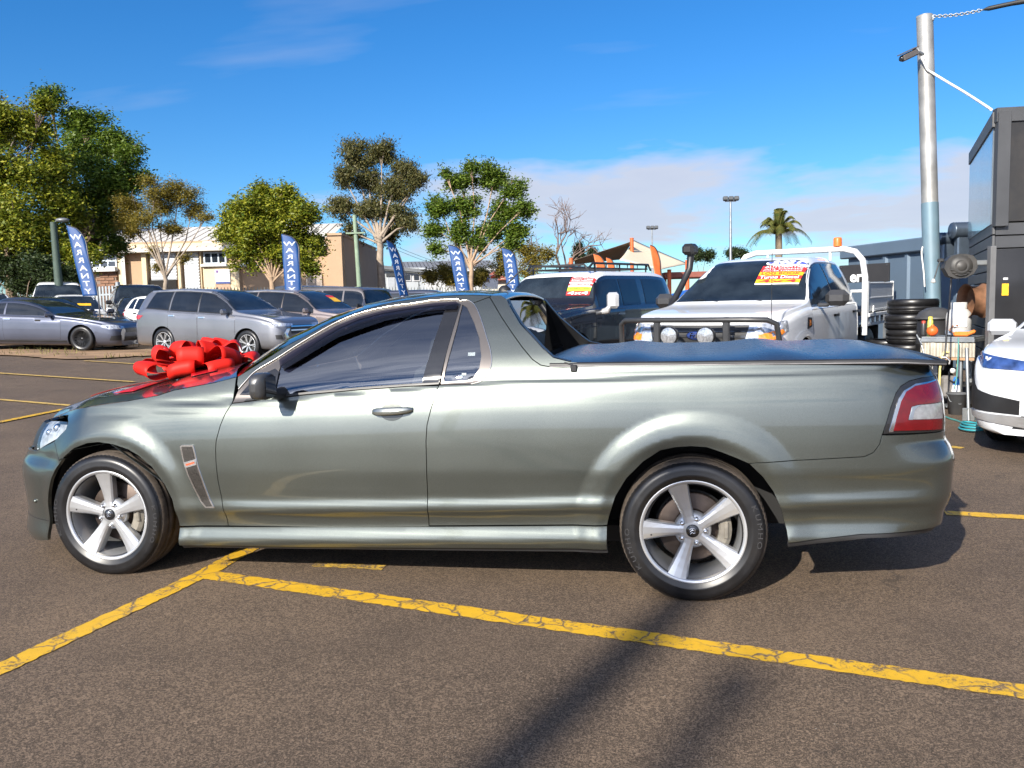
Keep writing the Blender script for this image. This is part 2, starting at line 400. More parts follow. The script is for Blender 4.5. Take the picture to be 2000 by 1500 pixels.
def tri_fill(poly, h, holes=()):
    """2-D constrained Delaunay of an outline with interior points every h; boundary points come first"""
    B = resample(poly, h) if h else np.array(poly, float); nb = len(B)
    HS = [resample(q, h) for q in holes]
    lo, hi = B.min(0), B.max(0)
    gx, gy = np.meshgrid(np.arange(lo[0]+h*.5, hi[0], h), np.arange(lo[1]+h*.5, hi[1], h)); gx = gx+(np.arange(gx.shape[0]) % 2)[:, None]*h*.5
    G = np.stack([gx.ravel(), gy.ravel()], 1)
    G = G[inside(B, G)] if len(G) else G
    for q in HS:
        if len(G): G = G[~inside(q, G)]
    allb = np.concatenate([B]+HS)
    if len(G):
        d = np.full(len(G), 1e9)
        for k in range(0, len(allb), 64):
            d = np.minimum(d, np.sqrt(((G[:, None, :]-allb[None, k:k+64, :])**2).sum(2)).min(1))
        G = G[d > h*.45]
    V = np.concatenate([allb, G]) if len(G) else allb
    E = [(i, (i+1) % nb) for i in range(nb)]; o = nb
    for q in HS:
        E += [(o+i, o+(i+1) % len(q)) for i in range(len(q))]; o += len(q)
    vv, ee, ff, *_ = delaunay_2d_cdt([Vector(p) for p in V], E, [], 0, 1e-6)
    vv = np.array([(v.x, v.y) for v in vv]); F = np.array([f for f in ff], int)
    c = vv[F].mean(1); keep = inside(B, c)
    for q in HS: keep &= ~inside(q, c)
    F = F[keep]
    a = vv[F]; ar = (a[:, 1, 0]-a[:, 0, 0])*(a[:, 2, 1]-a[:, 0, 1])-(a[:, 1, 1]-a[:, 0, 1])*(a[:, 2, 0]-a[:, 0, 0])
    F[ar < 0] = F[ar < 0][:, ::-1]
    return vv, F, nb

# ------------------------------------------------------------------ ground
def asphalt_nodes(nt):
    """colour and height sockets of worn brown-grey asphalt with exposed aggregate, cracks, stains"""
    N, L = nt.nodes, nt.links
    geo = N.new('ShaderNodeNewGeometry'); P = geo.outputs['Position']
    def noise(sc, det=5.0, rough=.55, vec=P, dist=0.0):
        n = N.new('ShaderNodeTexNoise'); n.inputs['Scale'].default_value = sc; n.inputs['Detail'].default_value = det
        n.inputs['Roughness'].default_value = rough; n.inputs['Distortion'].default_value = dist; L.new(vec, n.inputs['Vector']); return n
    def ramp(s, a, b, ca=(0, 0, 0, 1), cb=(1, 1, 1, 1)):
        r = N.new('ShaderNodeValToRGB'); L.new(s, r.inputs[0]); e = r.color_ramp.elements
        e[0].position, e[1].position = a, b; e[0].color, e[1].color = ca, cb; return r.outputs[0]
    def mix(f, a, b, mode='MIX'):
        m = N.new('ShaderNodeMixRGB'); m.blend_type = mode
        for i, q in enumerate((f, a, b)):
            if isinstance(q, (int, float)): m.inputs[i].default_value = q
            elif isinstance(q, tuple): m.inputs[i].default_value = q
            else: L.new(q, m.inputs[i])
        return m.outputs[0]
    vo = N.new('ShaderNodeTexVoronoi'); vo.inputs['Scale'].default_value = 130.0; vo.inputs['Randomness'].default_value = 1.0; L.new(P, vo.inputs['Vector'])
    sp = N.new('ShaderNodeSeparateColor'); L.new(vo.outputs['Color'], sp.inputs[0])
    stone = ramp(sp.outputs[0], 0.0, 1.0, (.100, .072, .049, 1), (.238, .173, .119, 1))
    big = noise(.5, 4.0, .62, dist=.6); mid = noise(2.6, 5.0, .68)
    fine = noise(185, 4.0, .75)
    pits = ramp(mix(.10, fine.outputs['Fac'], mid.outputs['Fac']), .445, .500, (1, 1, 1, 1), (0, 0, 0, 1)); dark = pits
    c = mix(mix(.78, (0, 0, 0, 1), pits), stone, (.032, .025, .019, 1))
    c = mix(ramp(big.outputs['Fac'], .34, .68), mix(1.0, c, (.82, .81, .82, 1), 'MULTIPLY'), mix(1.0, c, (1.14, 1.11, 1.06, 1), 'MULTIPLY'))
    c = mix(ramp(mid.outputs['Fac'], .60, .80), c, mix(1.0, c, (.80, .79, .79, 1), 'MULTIPLY'))
    # sparse pale grit
    v2 = N.new('ShaderNodeTexVoronoi'); v2.inputs['Scale'].default_value = 26.0; L.new(P, v2.inputs['Vector'])
    sp2 = N.new('ShaderNodeSeparateColor'); L.new(v2.outputs['Color'], sp2.inputs[0])
    g1 = ramp(v2.outputs['Distance'], .05, .10, (1, 1, 1, 1), (0, 0, 0, 1)); g2 = ramp(sp2.outputs[1], .80, .82)
    c = mix(mix(1.0, g1, g2, 'MULTIPLY'), c, (.30, .26, .21, 1))
    # oily spots
    oil = ramp(big.outputs['Color'], .60, .66); c = mix(mix(.35, (0, 0, 0, 1), oil), c, (.030, .027, .026, 1))
    # cracks
    wn = mid; wv = N.new('ShaderNodeVectorMath'); wv.operation = 'MULTIPLY_ADD'; L.new(wn.outputs['Color'], wv.inputs[0])
    wv.inputs[1].default_value = (.5, .5, .5); L.new(P, wv.inputs[2])
    cr = N.new('ShaderNodeTexVoronoi'); cr.feature = 'DISTANCE_TO_EDGE'; cr.inputs['Scale'].default_value = .40; L.new(wv.outputs[0], cr.inputs['Vector'])
    crack = ramp(cr.outputs['Distance'], .0015, .0065, (1, 1, 1, 1), (0, 0, 0, 1))
    cm = ramp(noise(.8, 2.0).outputs['Fac'], .54, .66); crack = mix(1.0, crack, cm, 'MULTIPLY')
    c = mix(mix(.55, (0, 0, 0, 1), crack), c, (.020, .018, .017, 1))
    h = mix(.5, dark, (0, 0, 0, 1)); hi = N.new('ShaderNodeInvert'); L.new(h, hi.inputs[1])
    hh = mix(crack, hi.outputs[0], (0, 0, 0, 1)); hh = mix(.25, hh, fine.outputs['Fac'])
    return c, hh, noise, ramp, mix, cr
def asphalt():
    m = bpy.data.materials.new('asphalt'); MATS['asphalt'] = m; nt, N, L, b = nodes_of(m)
    c, h, noise, ramp, mix, cr = asphalt_nodes(nt); L.new(c, b.inputs['Base Color']); b.inputs['Roughness'].default_value = .82
    b.inputs['Specular IOR Level'].default_value = .35
    bp = N.new('ShaderNodeBump'); bp.inputs['Strength'].default_value = .8; bp.inputs['Distance'].default_value = .006
    L.new(h, bp.inputs['Height']); L.new(bp.outputs[0], b.inputs['Normal']); return m
def line_paint(name, wear, col=(.62, .36, .018)):
    m = bpy.data.materials.new(name); MATS[name] = m; nt, N, L, b = nodes_of(m)
    c, h, noise, ramp, mix, cr = asphalt_nodes(nt)
    geo = N.new('ShaderNodeNewGeometry')
    a = noise(60, 5.0, .7); a2 = noise(7.0, 6.0, .65)
    s = mix(.45, a.outputs['Fac'], a2.outputs['Fac'])
    worn = ramp(s, wear-.045, wear+.02, (1, 1, 1, 1), (0, 0, 0, 1))
    v = N.new('ShaderNodeTexVoronoi'); v.feature = 'DISTANCE_TO_EDGE'; v.inputs['Scale'].default_value = 7.5
    wn = noise(9, 3.0); wv = N.new('ShaderNodeVectorMath'); wv.operation = 'MULTIPLY_ADD'; L.new(wn.outputs['Color'], wv.inputs[0])
    wv.inputs[1].default_value = (.11, .11, .11); L.new(geo.outputs['Position'], wv.inputs[2]); L.new(wv.outputs[0], v.inputs['Vector'])
    ck = ramp(v.outputs['Distance'], .012, .050, (1, 1, 1, 1), (0, 0, 0, 1))
    ck = mix(1.0, ck, ramp(noise(4.0, 2.0).outputs['Fac'], .36, .50), 'MULTIPLY')
    worn = mix(1.0, worn, ck, 'LIGHTEN')
    tone = mix(noise(14, 4.0).outputs['Fac'], tuple(q*.82 for q in col)+(1,), tuple(min(1, q*1.15) for q in col)+(1,))
    L.new(mix(worn, tone, c), b.inputs['Base Color']); b.inputs['Roughness'].default_value = .6
    bp = N.new('ShaderNodeBump'); bp.inputs['Strength'].default_value = .45; bp.inputs['Distance'].default_value = .004
    L.new(h, bp.inputs['Height']); L.new(bp.outputs[0], b.inputs['Normal']); return m
asphalt()
def ground_sheet():
    gx = np.concatenate([np.linspace(-420, -60, 10), np.linspace(-56, -3, 54), np.linspace(-2.6, 6, 20), np.linspace(8, 420, 14)])
    gy = np.concatenate([np.linspace(-160, -12, 8), np.linspace(-10, 60, 71), np.linspace(66, 640, 14)])
    X, Y = np.meshgrid(gx, gy, indexing='ij'); Z = G(X, Y); n, m = X.shape
    co = np.stack([X, Y, Z], -1).reshape(-1, 3); i, j = np.meshgrid(np.arange(n-1), np.arange(m-1), indexing='ij'); a = i*m+j
    return fast_mesh('ground', co, np.stack([a, a+m, a+m+1, a+1], -1).reshape(-1, 4), 4, True)
structure(link('ground', ground_sheet(), MATS['asphalt']))
def strip(name, pts, w, m, z=.004):
    """painted line along ground points"""
    P = [np.array(p[:2], float) for p in pts]; A = []; B = []
    Q = []
    for i in range(len(P)-1):
        k = max(2, int(np.linalg.norm(P[i+1]-P[i])/.022))
        Q += [P[i]+(P[i+1]-P[i])*j/k for j in range(k)]
    Q.append(P[-1]); rnd = random.Random(hash(name) % 97+len(Q))
    for i, q in enumerate(Q):
        t = Q[min(i+1, len(Q)-1)]-Q[max(i-1, 0)]; t = t/np.linalg.norm(t); n = np.array([-t[1], t[0]])
        a = q+n*(w/2+rnd.uniform(-.008, .003)); b = q-n*(w/2+rnd.uniform(-.008, .003))
        A.append((*a, z+float(G(*a)))); B.append((*b, z+float(G(*b))))
    o = MB().grid([A, B], smooth=False).build(name, m); return structure(o)
line_paint('yellow_paint', .445); line_paint('yellow_paint_worn', .50, (.58, .37, .05)); line_paint('yellow_paint_far', .36, (.60, .40, .10))
strip('bay_line', [(.17, -3.6), (.335, -2.01), (.50, -.84), (.53, .1)], .118, MATS['yellow_paint'])
strip('bay_line', [(.545, -.86), (4.118, -1.65), (7.0, -2.32)], .122, MATS['yellow_paint'], .0045)
strip('bay_line', [(1.02, -.62), (1.42, -.63)], .085, MATS['yellow_paint_worn'])

def gline(name, px0, d0, px1, d1, w, m, z=.02):
    a, b = gnd(px0, d0), gnd(px1, d1); return strip(name, [a[:2], b[:2]], w, m, z)
def ground_at(px, py):
    """where the ray through a photo pixel meets the ground"""
    t = 1.0
    for _ in range(4000):
        p = CAM_POS+ray(px, py)*t
        if p[2] <= G(p[0], p[1]): break
        t *= 1.003
    return p
def pline(px0, py0, px1, py1, w, m, z):
    a, b = ground_at(px0, py0), ground_at(px1, py1); return strip('bay_line', [a[:2], b[:2]], w, m, z)
pline(-160, 720, 262, 748, .11, MATS['yellow_paint_far'], .02); pline(165, 706, 420, 722, .11, MATS['yellow_paint_far'], .02)
pline(-160, 768, 170, 796, .10, MATS['yellow_paint_far'], .012); pline(-60, 838, 128, 800, .11, MATS['yellow_paint'], .012)
pline(1846, 1003, 2120, 1018, .11, MATS['yellow_paint'], .0045); pline(1856, 873, 1880, 876, .1, MATS['yellow_paint_worn'], .0045)

def verge():
    """strip of dry earth and thin grass between the lot and the parked row"""
    pts = [(-200, 676), (-60, 690), (60, 700), (150, 704), (230, 700), (300, 696), (360, 690), (420, 684), (420, 672), (330, 668), (240, 662), (100, 660), (-200, 650)]
    P = [ground_at(a, b) for a, b in pts]; rv = random.Random(3); Q = []
    for i in range(len(P)):
        a, b = P[i], P[(i+1) % len(P)]
        for k in range(8): c = a+(b-a)*k/8; Q.append((c[0]+rv.uniform(-.12, .12), c[1]+rv.uniform(-.12, .12)))
    vv, F, nb = tri_fill(Q, 1.0); co = np.stack([vv[:, 0], vv[:, 1], G(vv[:, 0], vv[:, 1])+.03], 1)
    m = mat('dry_earth', (.26, .16, .085), .95, var=.4, scale=1.4, bump=.6, bscale=18, dirt=.4)
    me = bpy.data.meshes.new('verge'); me.from_pydata(co.tolist(), [], [tuple(int(q) for q in f) for f in F]); me.update(); structure(link('verge', me, m))
    rng = np.random.default_rng(2); n = 5000; tri = co[F]; w = rng.dirichlet((1, 1, 1), n); b = (tri[rng.integers(0, len(tri), n)]*w[:, :, None]).sum(1)
    msk = np.sin(b[:, 0]*1.3)+np.sin(b[:, 1]*1.9+b[:, 0])+rng.normal(size=n)*.6 > .6; b = b[msk]; n = len(b)
    d = rng.normal(size=(n, 3))*.5+np.array([0, 0, 1]); s1 = np.cross(d, rng.normal(size=(n, 3))); s1 /= np.linalg.norm(s1, axis=1, keepdims=True); h = rng.uniform(.04, .11, n)[:, None]
    V = np.stack([b-s1*.008, b+s1*.008, b+d*h], 1).reshape(-1, 3)
    o = link('grass', fast_mesh('grass', V, np.arange(3*n).reshape(-1, 3), 3), mat('grass_blade', (.15, .14, .035), .8, var=.4, scale=3)); o['kind'] = 'stuff'; o['label'] = 'thin dry grass on the earth strip before the parked row'; o['category'] = 'grass'
verge()

# ------------------------------------------------------------------ buildings and fences
class Facade:
    """vertical plane through two ground points; photo rectangles on it become boxes"""
    def __init__(s, name, label, cat, pa, da, pb, db, extra=None):
        a, b = gnd(pa, da), gnd(pb, db); s.A = np.array([a[0], a[1], min(a[2], b[2])]); v = (b-a)[:2]; s.len = float(np.linalg.norm(v)); s.e = v/s.len; s.n = np.array([s.e[1], -s.e[0]])
        s.root = empty(name, s.A, math.atan2(s.e[1], s.e[0]), label, cat)
    def f(s, px, py):
        d = ray(px, py); k = ((s.A[:2]-CAM_POS[:2]) @ s.n)/(d[:2] @ s.n); p = CAM_POS+d*k
        return float((p[:2]-s.A[:2]) @ s.e), float(p[2]-s.A[2])
    def rect(s, px0, py0, px1, py1): 
        (a, t), (b, u) = s.f(px0, py0), s.f(px1, py1); return min(a, b), max(a, b), min(t, u), max(t, u)
    def box(s, name, px0, py0, px1, py1, y0, y1, m, parent=None, bev=0.0, down=False):
        """y0, y1: depth towards the viewer is negative local y"""
        a, b, lo, hi = s.rect(px0, py0, px1, py1)
        if down: lo = -.3
        o = MB().box(((a+b)/2, (y0+y1)/2, (lo+hi)/2), (b-a, abs(y1-y0), hi-lo), bev=bev).build(name, m, s.root if parent is None else parent)
        return o
TAN = mat('tan_render', (.40, .27, .17), .85, var=.06, scale=1.2, bump=.15, bscale=60); CREAM = mat('cream_render', (.62, .50, .33), .85, var=.05, scale=1.0)
BRICK = mat('brown_brick', (.22, .12, .075), .9, var=.25, scale=9); WHT = mat('white_wall', (.60, .61, .60), .8, var=.06, scale=1.0); SHEETR = mat('roof_sheet', (.55, .52, .47), .6, .05, var=.06, scale=2)
SHUT = mat('roller_shutter', (.50, .53, .56), .5, .2, var=.05, scale=2); DKW = mat('window_dark', (.020, .026, .036), .08, coat=.8, var=.3); FRM = mat('window_frame_blue', (.50, .58, .66), .5, var=.05); DARKO = mat('opening_shade', (.012, .011, .010), .9)
def wave_sheet(name, m, parent, x0, x1, z0, z1, y, pitch=.25, amp=.02, slope=0.0, vertical=True):
    """profiled steel sheet with square-ish ribs"""
    xs = []; k = x0; r = []
    while k < x1:
        r += [(k, 0), (k+pitch*.55, 0), (k+pitch*.65, amp), (k+pitch*.90, amp)]; k += pitch
    r.append((x1, 0)); rows = [[(a, y-d, z0) for a, d in r if a <= x1+1e-6], [(a, y-d+slope, z1) for a, d in r if a <= x1+1e-6]]
    return MB().grid(rows, smooth=False).build(name, m, parent)
def tan_building():
    F = Facade('warehouse', 'tan and cream warehouse with grey roller doors behind the left parking row', 'building', 60, 46, 675, 46)
    F.box('wall', 60, 478, 675, 590, .2, 12, TAN, down=True)
    rf = MB(); a, b, lo, hi = F.rect(60, 446, 640, 478)
    for k in range(int((b-a)/.5)):
        x = a+k*.5; rf.add([(x, -.4, lo-.02), (x+.5, -.4, lo-.02), (x+.5, 6, hi+.45), (x, 6, hi+.45)], [(0, 1, 2, 3)]); rf.box((x+.04, 2.8, (lo+hi)/2+.25), (.05, 6.4, .015), rx=math.atan2(hi+.47-lo, 6.4))
    rf.box(((a+b)/2, -.40, lo-.10), (b-a, .14, .16)); roof = rf.build('roof', SHEETR, F.root)
    a, b, lo, hi = F.rect(640, 461, 674, 590); MB().box(((a+b)/2, 5.5, (hi-.3)/2), (b-a, 11.6, hi+.3)).box(((a+b)/2, 5.5, hi+.06), (b-a+.1, 11.8, .12)).build('end_wall', TAN, F.root)
    for (p, q) in ((229, 246), (275, 291), (345, 357), (391, 396)): F.box('column', p, 480, q, 590, -.06, .25, CREAM, down=True)
    F.box('fascia', 246, 478, 470, 490, -.02, .22, CREAM)
    F.box('lower_wall', 396, 515, 470, 590, -.03, .22, CREAM, down=True)
    F.box('wall_panel', 421, 553, 451, 575, -.06, .0, mat('salmon_panel', (.44, .28, .19), .8))
    def roller(px0, py0, px1, py1, open_to=None):
        d = F.box('roller_door', px0, py0, px1, open_to or py1, .08, .16, SHUT)
        a, b, lo, hi = F.rect(px0, py0, px1, open_to or py1); n = int((hi-lo)/.16)
        sl = MB()
        for k in range(n): sl.box(((a+b)/2, .07, lo+(k+.5)*(hi-lo)/n), (b-a-.02, .05, (hi-lo)/n*.72), bev=.02)
        sl.build('shutter_slats', SHUT, d)
        if open_to: F.box('doorway_shade', px0, open_to, px1, py1+20, .10, .18, DARKO, down=True)  # near-black slab stands in for the shaded inside under the raised door
    roller(291, 491, 345, 560, 546); roller(357, 493, 391, 575)
    def window(px0, py0, px1, py1, cols, rows_, sill=True):
        w = F.box('window', px0, py0, px1, py1, .02, .18, FRM); a, b, lo, hi = F.rect(px0, py0, px1, py1); fw = .09
        for i in range(cols):
            for j in range(rows_):
                x0 = a+fw+(b-a-fw)*i/cols; x1 = a+(b-a-fw)*(i+1)/cols; z0 = lo+fw+(hi-lo-fw)*j/rows_; z1 = lo+(hi-lo-fw)*(j+1)/rows_
                MB().box(((x0+x1)/2, .02, (z0+z1)/2), (x1-x0, .03, z1-z0)).build('pane', DKW, w)
        if sill: MB().box(((a+b)/2, -.08, lo-.08), (b-a+.2, .3, .14), bev=.02).build('sill', WHT, w)
    window(395, 472, 442, 515, 3, 2); window(176, 496, 228, 523, 3, 2); window(402, 528, 409, 560, 1, 3, False); window(470, 474, 530, 515, 3, 2)
    F.box('balcony_beam', 170, 523, 230, 530, -.35, .2, WHT)
    a, b, lo, hi = F.rect(186, 530, 229, 557)
    hb = .17; nb = int((hi-lo)/hb); wb = .5; bw = F.box('brick_panel', 186, 530, 229, 590, .06, .20, mat('mortar', (.20, .15, .12), .9), down=True)
    me = MB().box((0, 0, 0), (wb-.03, .06, hb-.03)).mesh('brick')
    for j in range(nb+6):
        for i in range(int((b-a)/wb)):
            o = link('brick', me, BRICK, bw); o.location = (a+wb*(i+.5)+(.2 if j % 2 else 0), .05, hi-hb*(j+.5))
    s = F.box('sign_board', 421, 527, 451, 554, -.10, -.04, mat('sign_white', (.72, .74, .76), .6))
    a, b, lo, hi = F.rect(421, 527, 451, 554); MB().box(((a+b)/2, -.105, lo+.06), (b-a-.02, .012, .1)).build('sign_band', mat('sign_navy', (.04, .06, .22), .6), s); MB().box((a+.12, -.105, hi-.1), (.14, .012, .14)).build('sign_mark', mat('sign_purple', (.14, .07, .22), .6), s); MB().box(((a+b)/2+.05, -.105, (lo+hi)/2+.1), (.28, .012, .06)).build('sign_mark', mat('sign_sky', (.25, .5, .7), .6), s)
    F.box('post', 602, 527, 606, 590, -.5, -.42, WHT, down=True); F.box('door', 600, 535, 630, 590, .1, .18, mat('door_beige', (.36, .30, .25), .7), down=True)
    F.box('downpipe', 243, 480, 245, 590, -.12, -.06, WHT, down=True)
tan_building()
def white_building():
    F = Facade('warehouse', 'low white metal warehouse with two roller doors behind the tall gum tree', 'building', 676, 62, 832, 64)
    F.box('wall', 676, 524, 832, 590, .0, 14, mat('white_sheet', (.50, .53, .55), .6, .1, var=.04, scale=1), down=True)
    a, b, lo, hi = F.rect(676, 514, 832, 528)
    rf = MB(); rf.add([(a-.3, -.4, hi+.1), (b+.3, -.4, lo), (b+.3, 14, lo+1.0), (a-.3, 14, hi+1.1)], [(0, 1, 2, 3)]); rf.add([(a-.3, -.42, hi+.1), (b+.3, -.42, lo), (b+.3, -.42, lo-.25), (a-.3, -.42, hi-.18)], [(0, 1, 2, 3)]); rf.build('roof', mat('grey_roof', (.17, .18, .19), .6), F.root)
    for p0, p1, y0, y1 in ((679, 737, 541, 580), (757, 772, 540, 580)):
        d = F.box('roller_door', p0, y0, p1, y1, -.05, .05, SHUT, down=True); F.box('door_header', p0-3, y0-6, p1+3, y0, -.12, .05, mat('header_dark', (.06, .065, .07), .6), d)
    for p0, p1 in ((786, 803), (806, 820)):
        w = F.box('window', p0, 535, p1, 549, -.06, .05, mat('frame_white', (.6, .6, .6), .5)); F.box('pane', p0+2, 537, p1-2, 547, -.08, -.05, DKW, w)
    F.box('corner_flashing', 816, 524, 819, 590, -.05, .02, mat('header_dark', (.06, .065, .07), .6), down=True)
white_building()
def far_shed():
    F = Facade('shed', 'long low grey-roofed shed far behind the fourth warranty flag', 'building', 775, 95, 975, 97)
    F.box('wall', 775, 527, 975, 590, 0, 20, mat('pale_shed', (.45, .46, .46), .7), down=True)
    a, b, lo, hi = F.rect(770, 503, 980, 530); rf = MB(); n = 26
    for k in range(n): x0 = a+(b-a)*k/n; x1 = a+(b-a)*(k+1)/n-.06; rf.add([(x0, -.8, lo), (x1, -.8, lo), (x1, 9, hi), (x0, 9, hi)], [(0, 1, 2, 3)])
    rf.add([(a, 9, hi-.02), (b, 9, hi-.02), (b, 20, lo), (a, 20, lo)], [(0, 1, 2, 3)]); rf.build('roof', mat('shed_roof', (.20, .20, .20), .55, .2), F.root)
far_shed()
def small_house():
    F = Facade('house', 'small cream house with red tiled roof far behind the fifth warranty flag', 'building', 940, 66, 992, 66)
    F.box('wall', 942, 545, 990, 590, 0, 7, mat('house_cream', (.62, .56, .46), .8), down=True)
    a, b, lo, hi = F.rect(938, 527, 994, 547); MB().add([(a, -.5, lo), (b, -.5, lo), (b, 7.5, lo), (a, 7.5, lo), (a+1, 3.5, hi), (b-1, 3.5, hi)], [(0, 1, 5, 4), (1, 2, 5), (2, 3, 4, 5), (3, 0, 4)]).build('roof', mat('red_tiles', (.34, .10, .06), .8, var=.2, scale=8), F.root)
    w = F.box('window', 946, 551, 958, 562, -.08, .02, WHT); F.box('pane', 948, 553, 956, 560, -.10, -.06, DKW, w)
    p = F.box('hoarding', 944, 540, 974, 566, -3.2, -3.0, mat('hoarding_white', (.66, .66, .66), .6)); F.box('hoarding_print', 946, 546, 958, 552, -3.24, -3.18, mat('hoarding_blue', (.03, .08, .35), .6), p); F.box('hoarding_print', 960, 541, 973, 546, -3.24, -3.18, mat('hoarding_red', (.5, .05, .03), .6), p)
    F.box('hoarding_post', 950, 560, 952, 590, -3.1, -3.0, STEELP, p, down=True)
STEELP = mat('galvanised_steel', (.33, .35, .36), .45, .8, var=.15, scale=6)
small_house()
def palisade():
    a, b = gnd(-40, 40), gnd(980, 44); v = (b-a); L = float(np.linalg.norm(v[:2])); F = empty('palisade_fence', a, math.atan2(v[1], v[0]), 'long grey steel palisade fence with pointed pales behind the parked cars', 'fence')
    pm = mat('fence_grey', (.26, .28, .27), .6, .4, var=.1); dz = (b[2]-a[2])/L; mb = MB()
    for k in range(int(L/.16)):
        x = k*.16; z = x*dz; mb.add([(x, 0, z-.3), (x+.06, 0, z-.3), (x+.06, 0, z+1.82), (x+.03, 0, z+1.95), (x, 0, z+1.82), (x+.03, .02, z-.3), (x+.03, .02, z+1.8)], [(0, 5, 6, 4), (5, 1, 2, 6), (4, 6, 3), (6, 2, 3)])
    o = mb.build('pales', pm, F); o['kind'] = 'stuff'
    for h in (.35, 1.55): MB().add([(0, .03, h), (L, .03, h+dz*L), (L, .03, h+.06+dz*L), (0, .03, h+.06), (0, .08, h), (L, .08, h+dz*L), (L, .08, h+.06+dz*L), (0, .08, h+.06)], [(0, 1, 2, 3), (4, 5, 6, 7), (3, 2, 6, 7), (0, 1, 5, 4)]).build('rail', pm, F)
    for k in range(int(L/2.75)+1): x = k*2.75; MB().box((x, .10, x*dz+.8), (.07, .07, 2.2)).build('post', pm, F)
palisade()
def gate(px0, d0, px1, d1, h, label):
    a, b = gnd(px0, d0), gnd(px1, d1); v = b-a; L = float(np.linalg.norm(v[:2])); F = empty('steel_gate', a, math.atan2(v[1], v[0]), label, 'gate'); gm = mat('gate_grey', (.42, .45, .46), .5, .5, var=.08)
    n = int(L/.20); me = MB().box((0, 0, h/2), (.09, .03, h), bev=.008).mesh('pale')
    for k in range(n): o = link('pale', me, gm, F); o.location = (L*(k+.5)/n, 0, .05)
    for z in (.3, h-.25): MB().box((L/2, .03, z), (L, .05, .06)).build('rail', gm, F)
    for x in (0, L): MB().box((x, .03, h/2+.05), (.12, .12, h+.25), bev=.01).build('gate_post', gm, F)
gate(186, 30.5, 236, 29.6, 1.75, 'pale grey steel gate between the white van and the black four wheel drive')
# ------------------------------------------------------------------ blue-grey steel fence, dark workshop at the right
def steel_fence():
    a, b = gnd(1655, 17.0), gnd(1900, 13.6); v = b-a; L = float(np.linalg.norm(v[:2])); e = v[:2]/L; F = empty('steel_fence', a, math.atan2(v[1], v[0]), 'blue-grey ribbed steel wall behind the tray truck and the steel pole', 'wall')
    bm_ = mat('blue_grey_sheet', (.105, .15, .205), .45, .2, var=.06, scale=1.5); H = 2.08
    me = MB().add([(0, 0, 0), (.50, 0, 0), (.50, 0, H), (0, 0, H)], [(0, 1, 2, 3)]).add([(.50, 0, 0), (.53, -.045, 0), (.60, -.045, 0), (.63, 0, 0), (.50, 0, H), (.53, -.045, H), (.60, -.045, H), (.63, 0, H)], [(0, 1, 5, 4), (1, 2, 6, 5), (2, 3, 7, 6)]).mesh('wall_sheet')
    for k in range(int(L/.63)+1): o = link('wall_sheet', me, bm_, F); o.location = (k*.63, 0, 0)
    MB().box((L/2, -.03, H+.02), (L+.3, .16, .24), bev=.02).build('top_beam', bm_, F); MB().box((L/2, -.01, .1), (L+.3, .1, .2)).build('bottom_beam', bm_, F)
steel_fence()
def banner():
    p0 = at(1640, 515, 15.4); p1 = at(1738, 513, 14.6); q = at(1738, 549, 14.6); v = p1-p0; L = float(np.linalg.norm(v[:2])); h = float(p1[2]-q[2])
    F = empty('sign_board', (p0[0], p0[1], q[2]), math.atan2(v[1], v[0]), 'black sign board with white letters behind the tray of the white truck', 'sign')
    MB().box((L/2, 0, h/2), (L, .03, h), bev=.004).build('board', mat('sign_black', (.022, .021, .022), .5, var=.1), F)
    me = text_mesh('ern', .27, .003, bold=.008); o = link('lettering', me, mat('sign_letters', (.8, .8, .8), .5), F); o.location = (L*.42, -.02, h*.30); o.rotation_euler = (RAD(90), 0, 0)
    for x in (.04, L-.04): MB().lathe([(.0001, .004), (.016, .003), (.018, 0)], (x, -.02, h-.04), 'Z', 10).build('fixing', STEELP, F)
    for x in (.1, L-.1): MB().box((x, .05, -.8), (.05, .05, 2.2)).build('post', STEELP, F)
banner()
WS_N, WS_D = 1932, 9.3
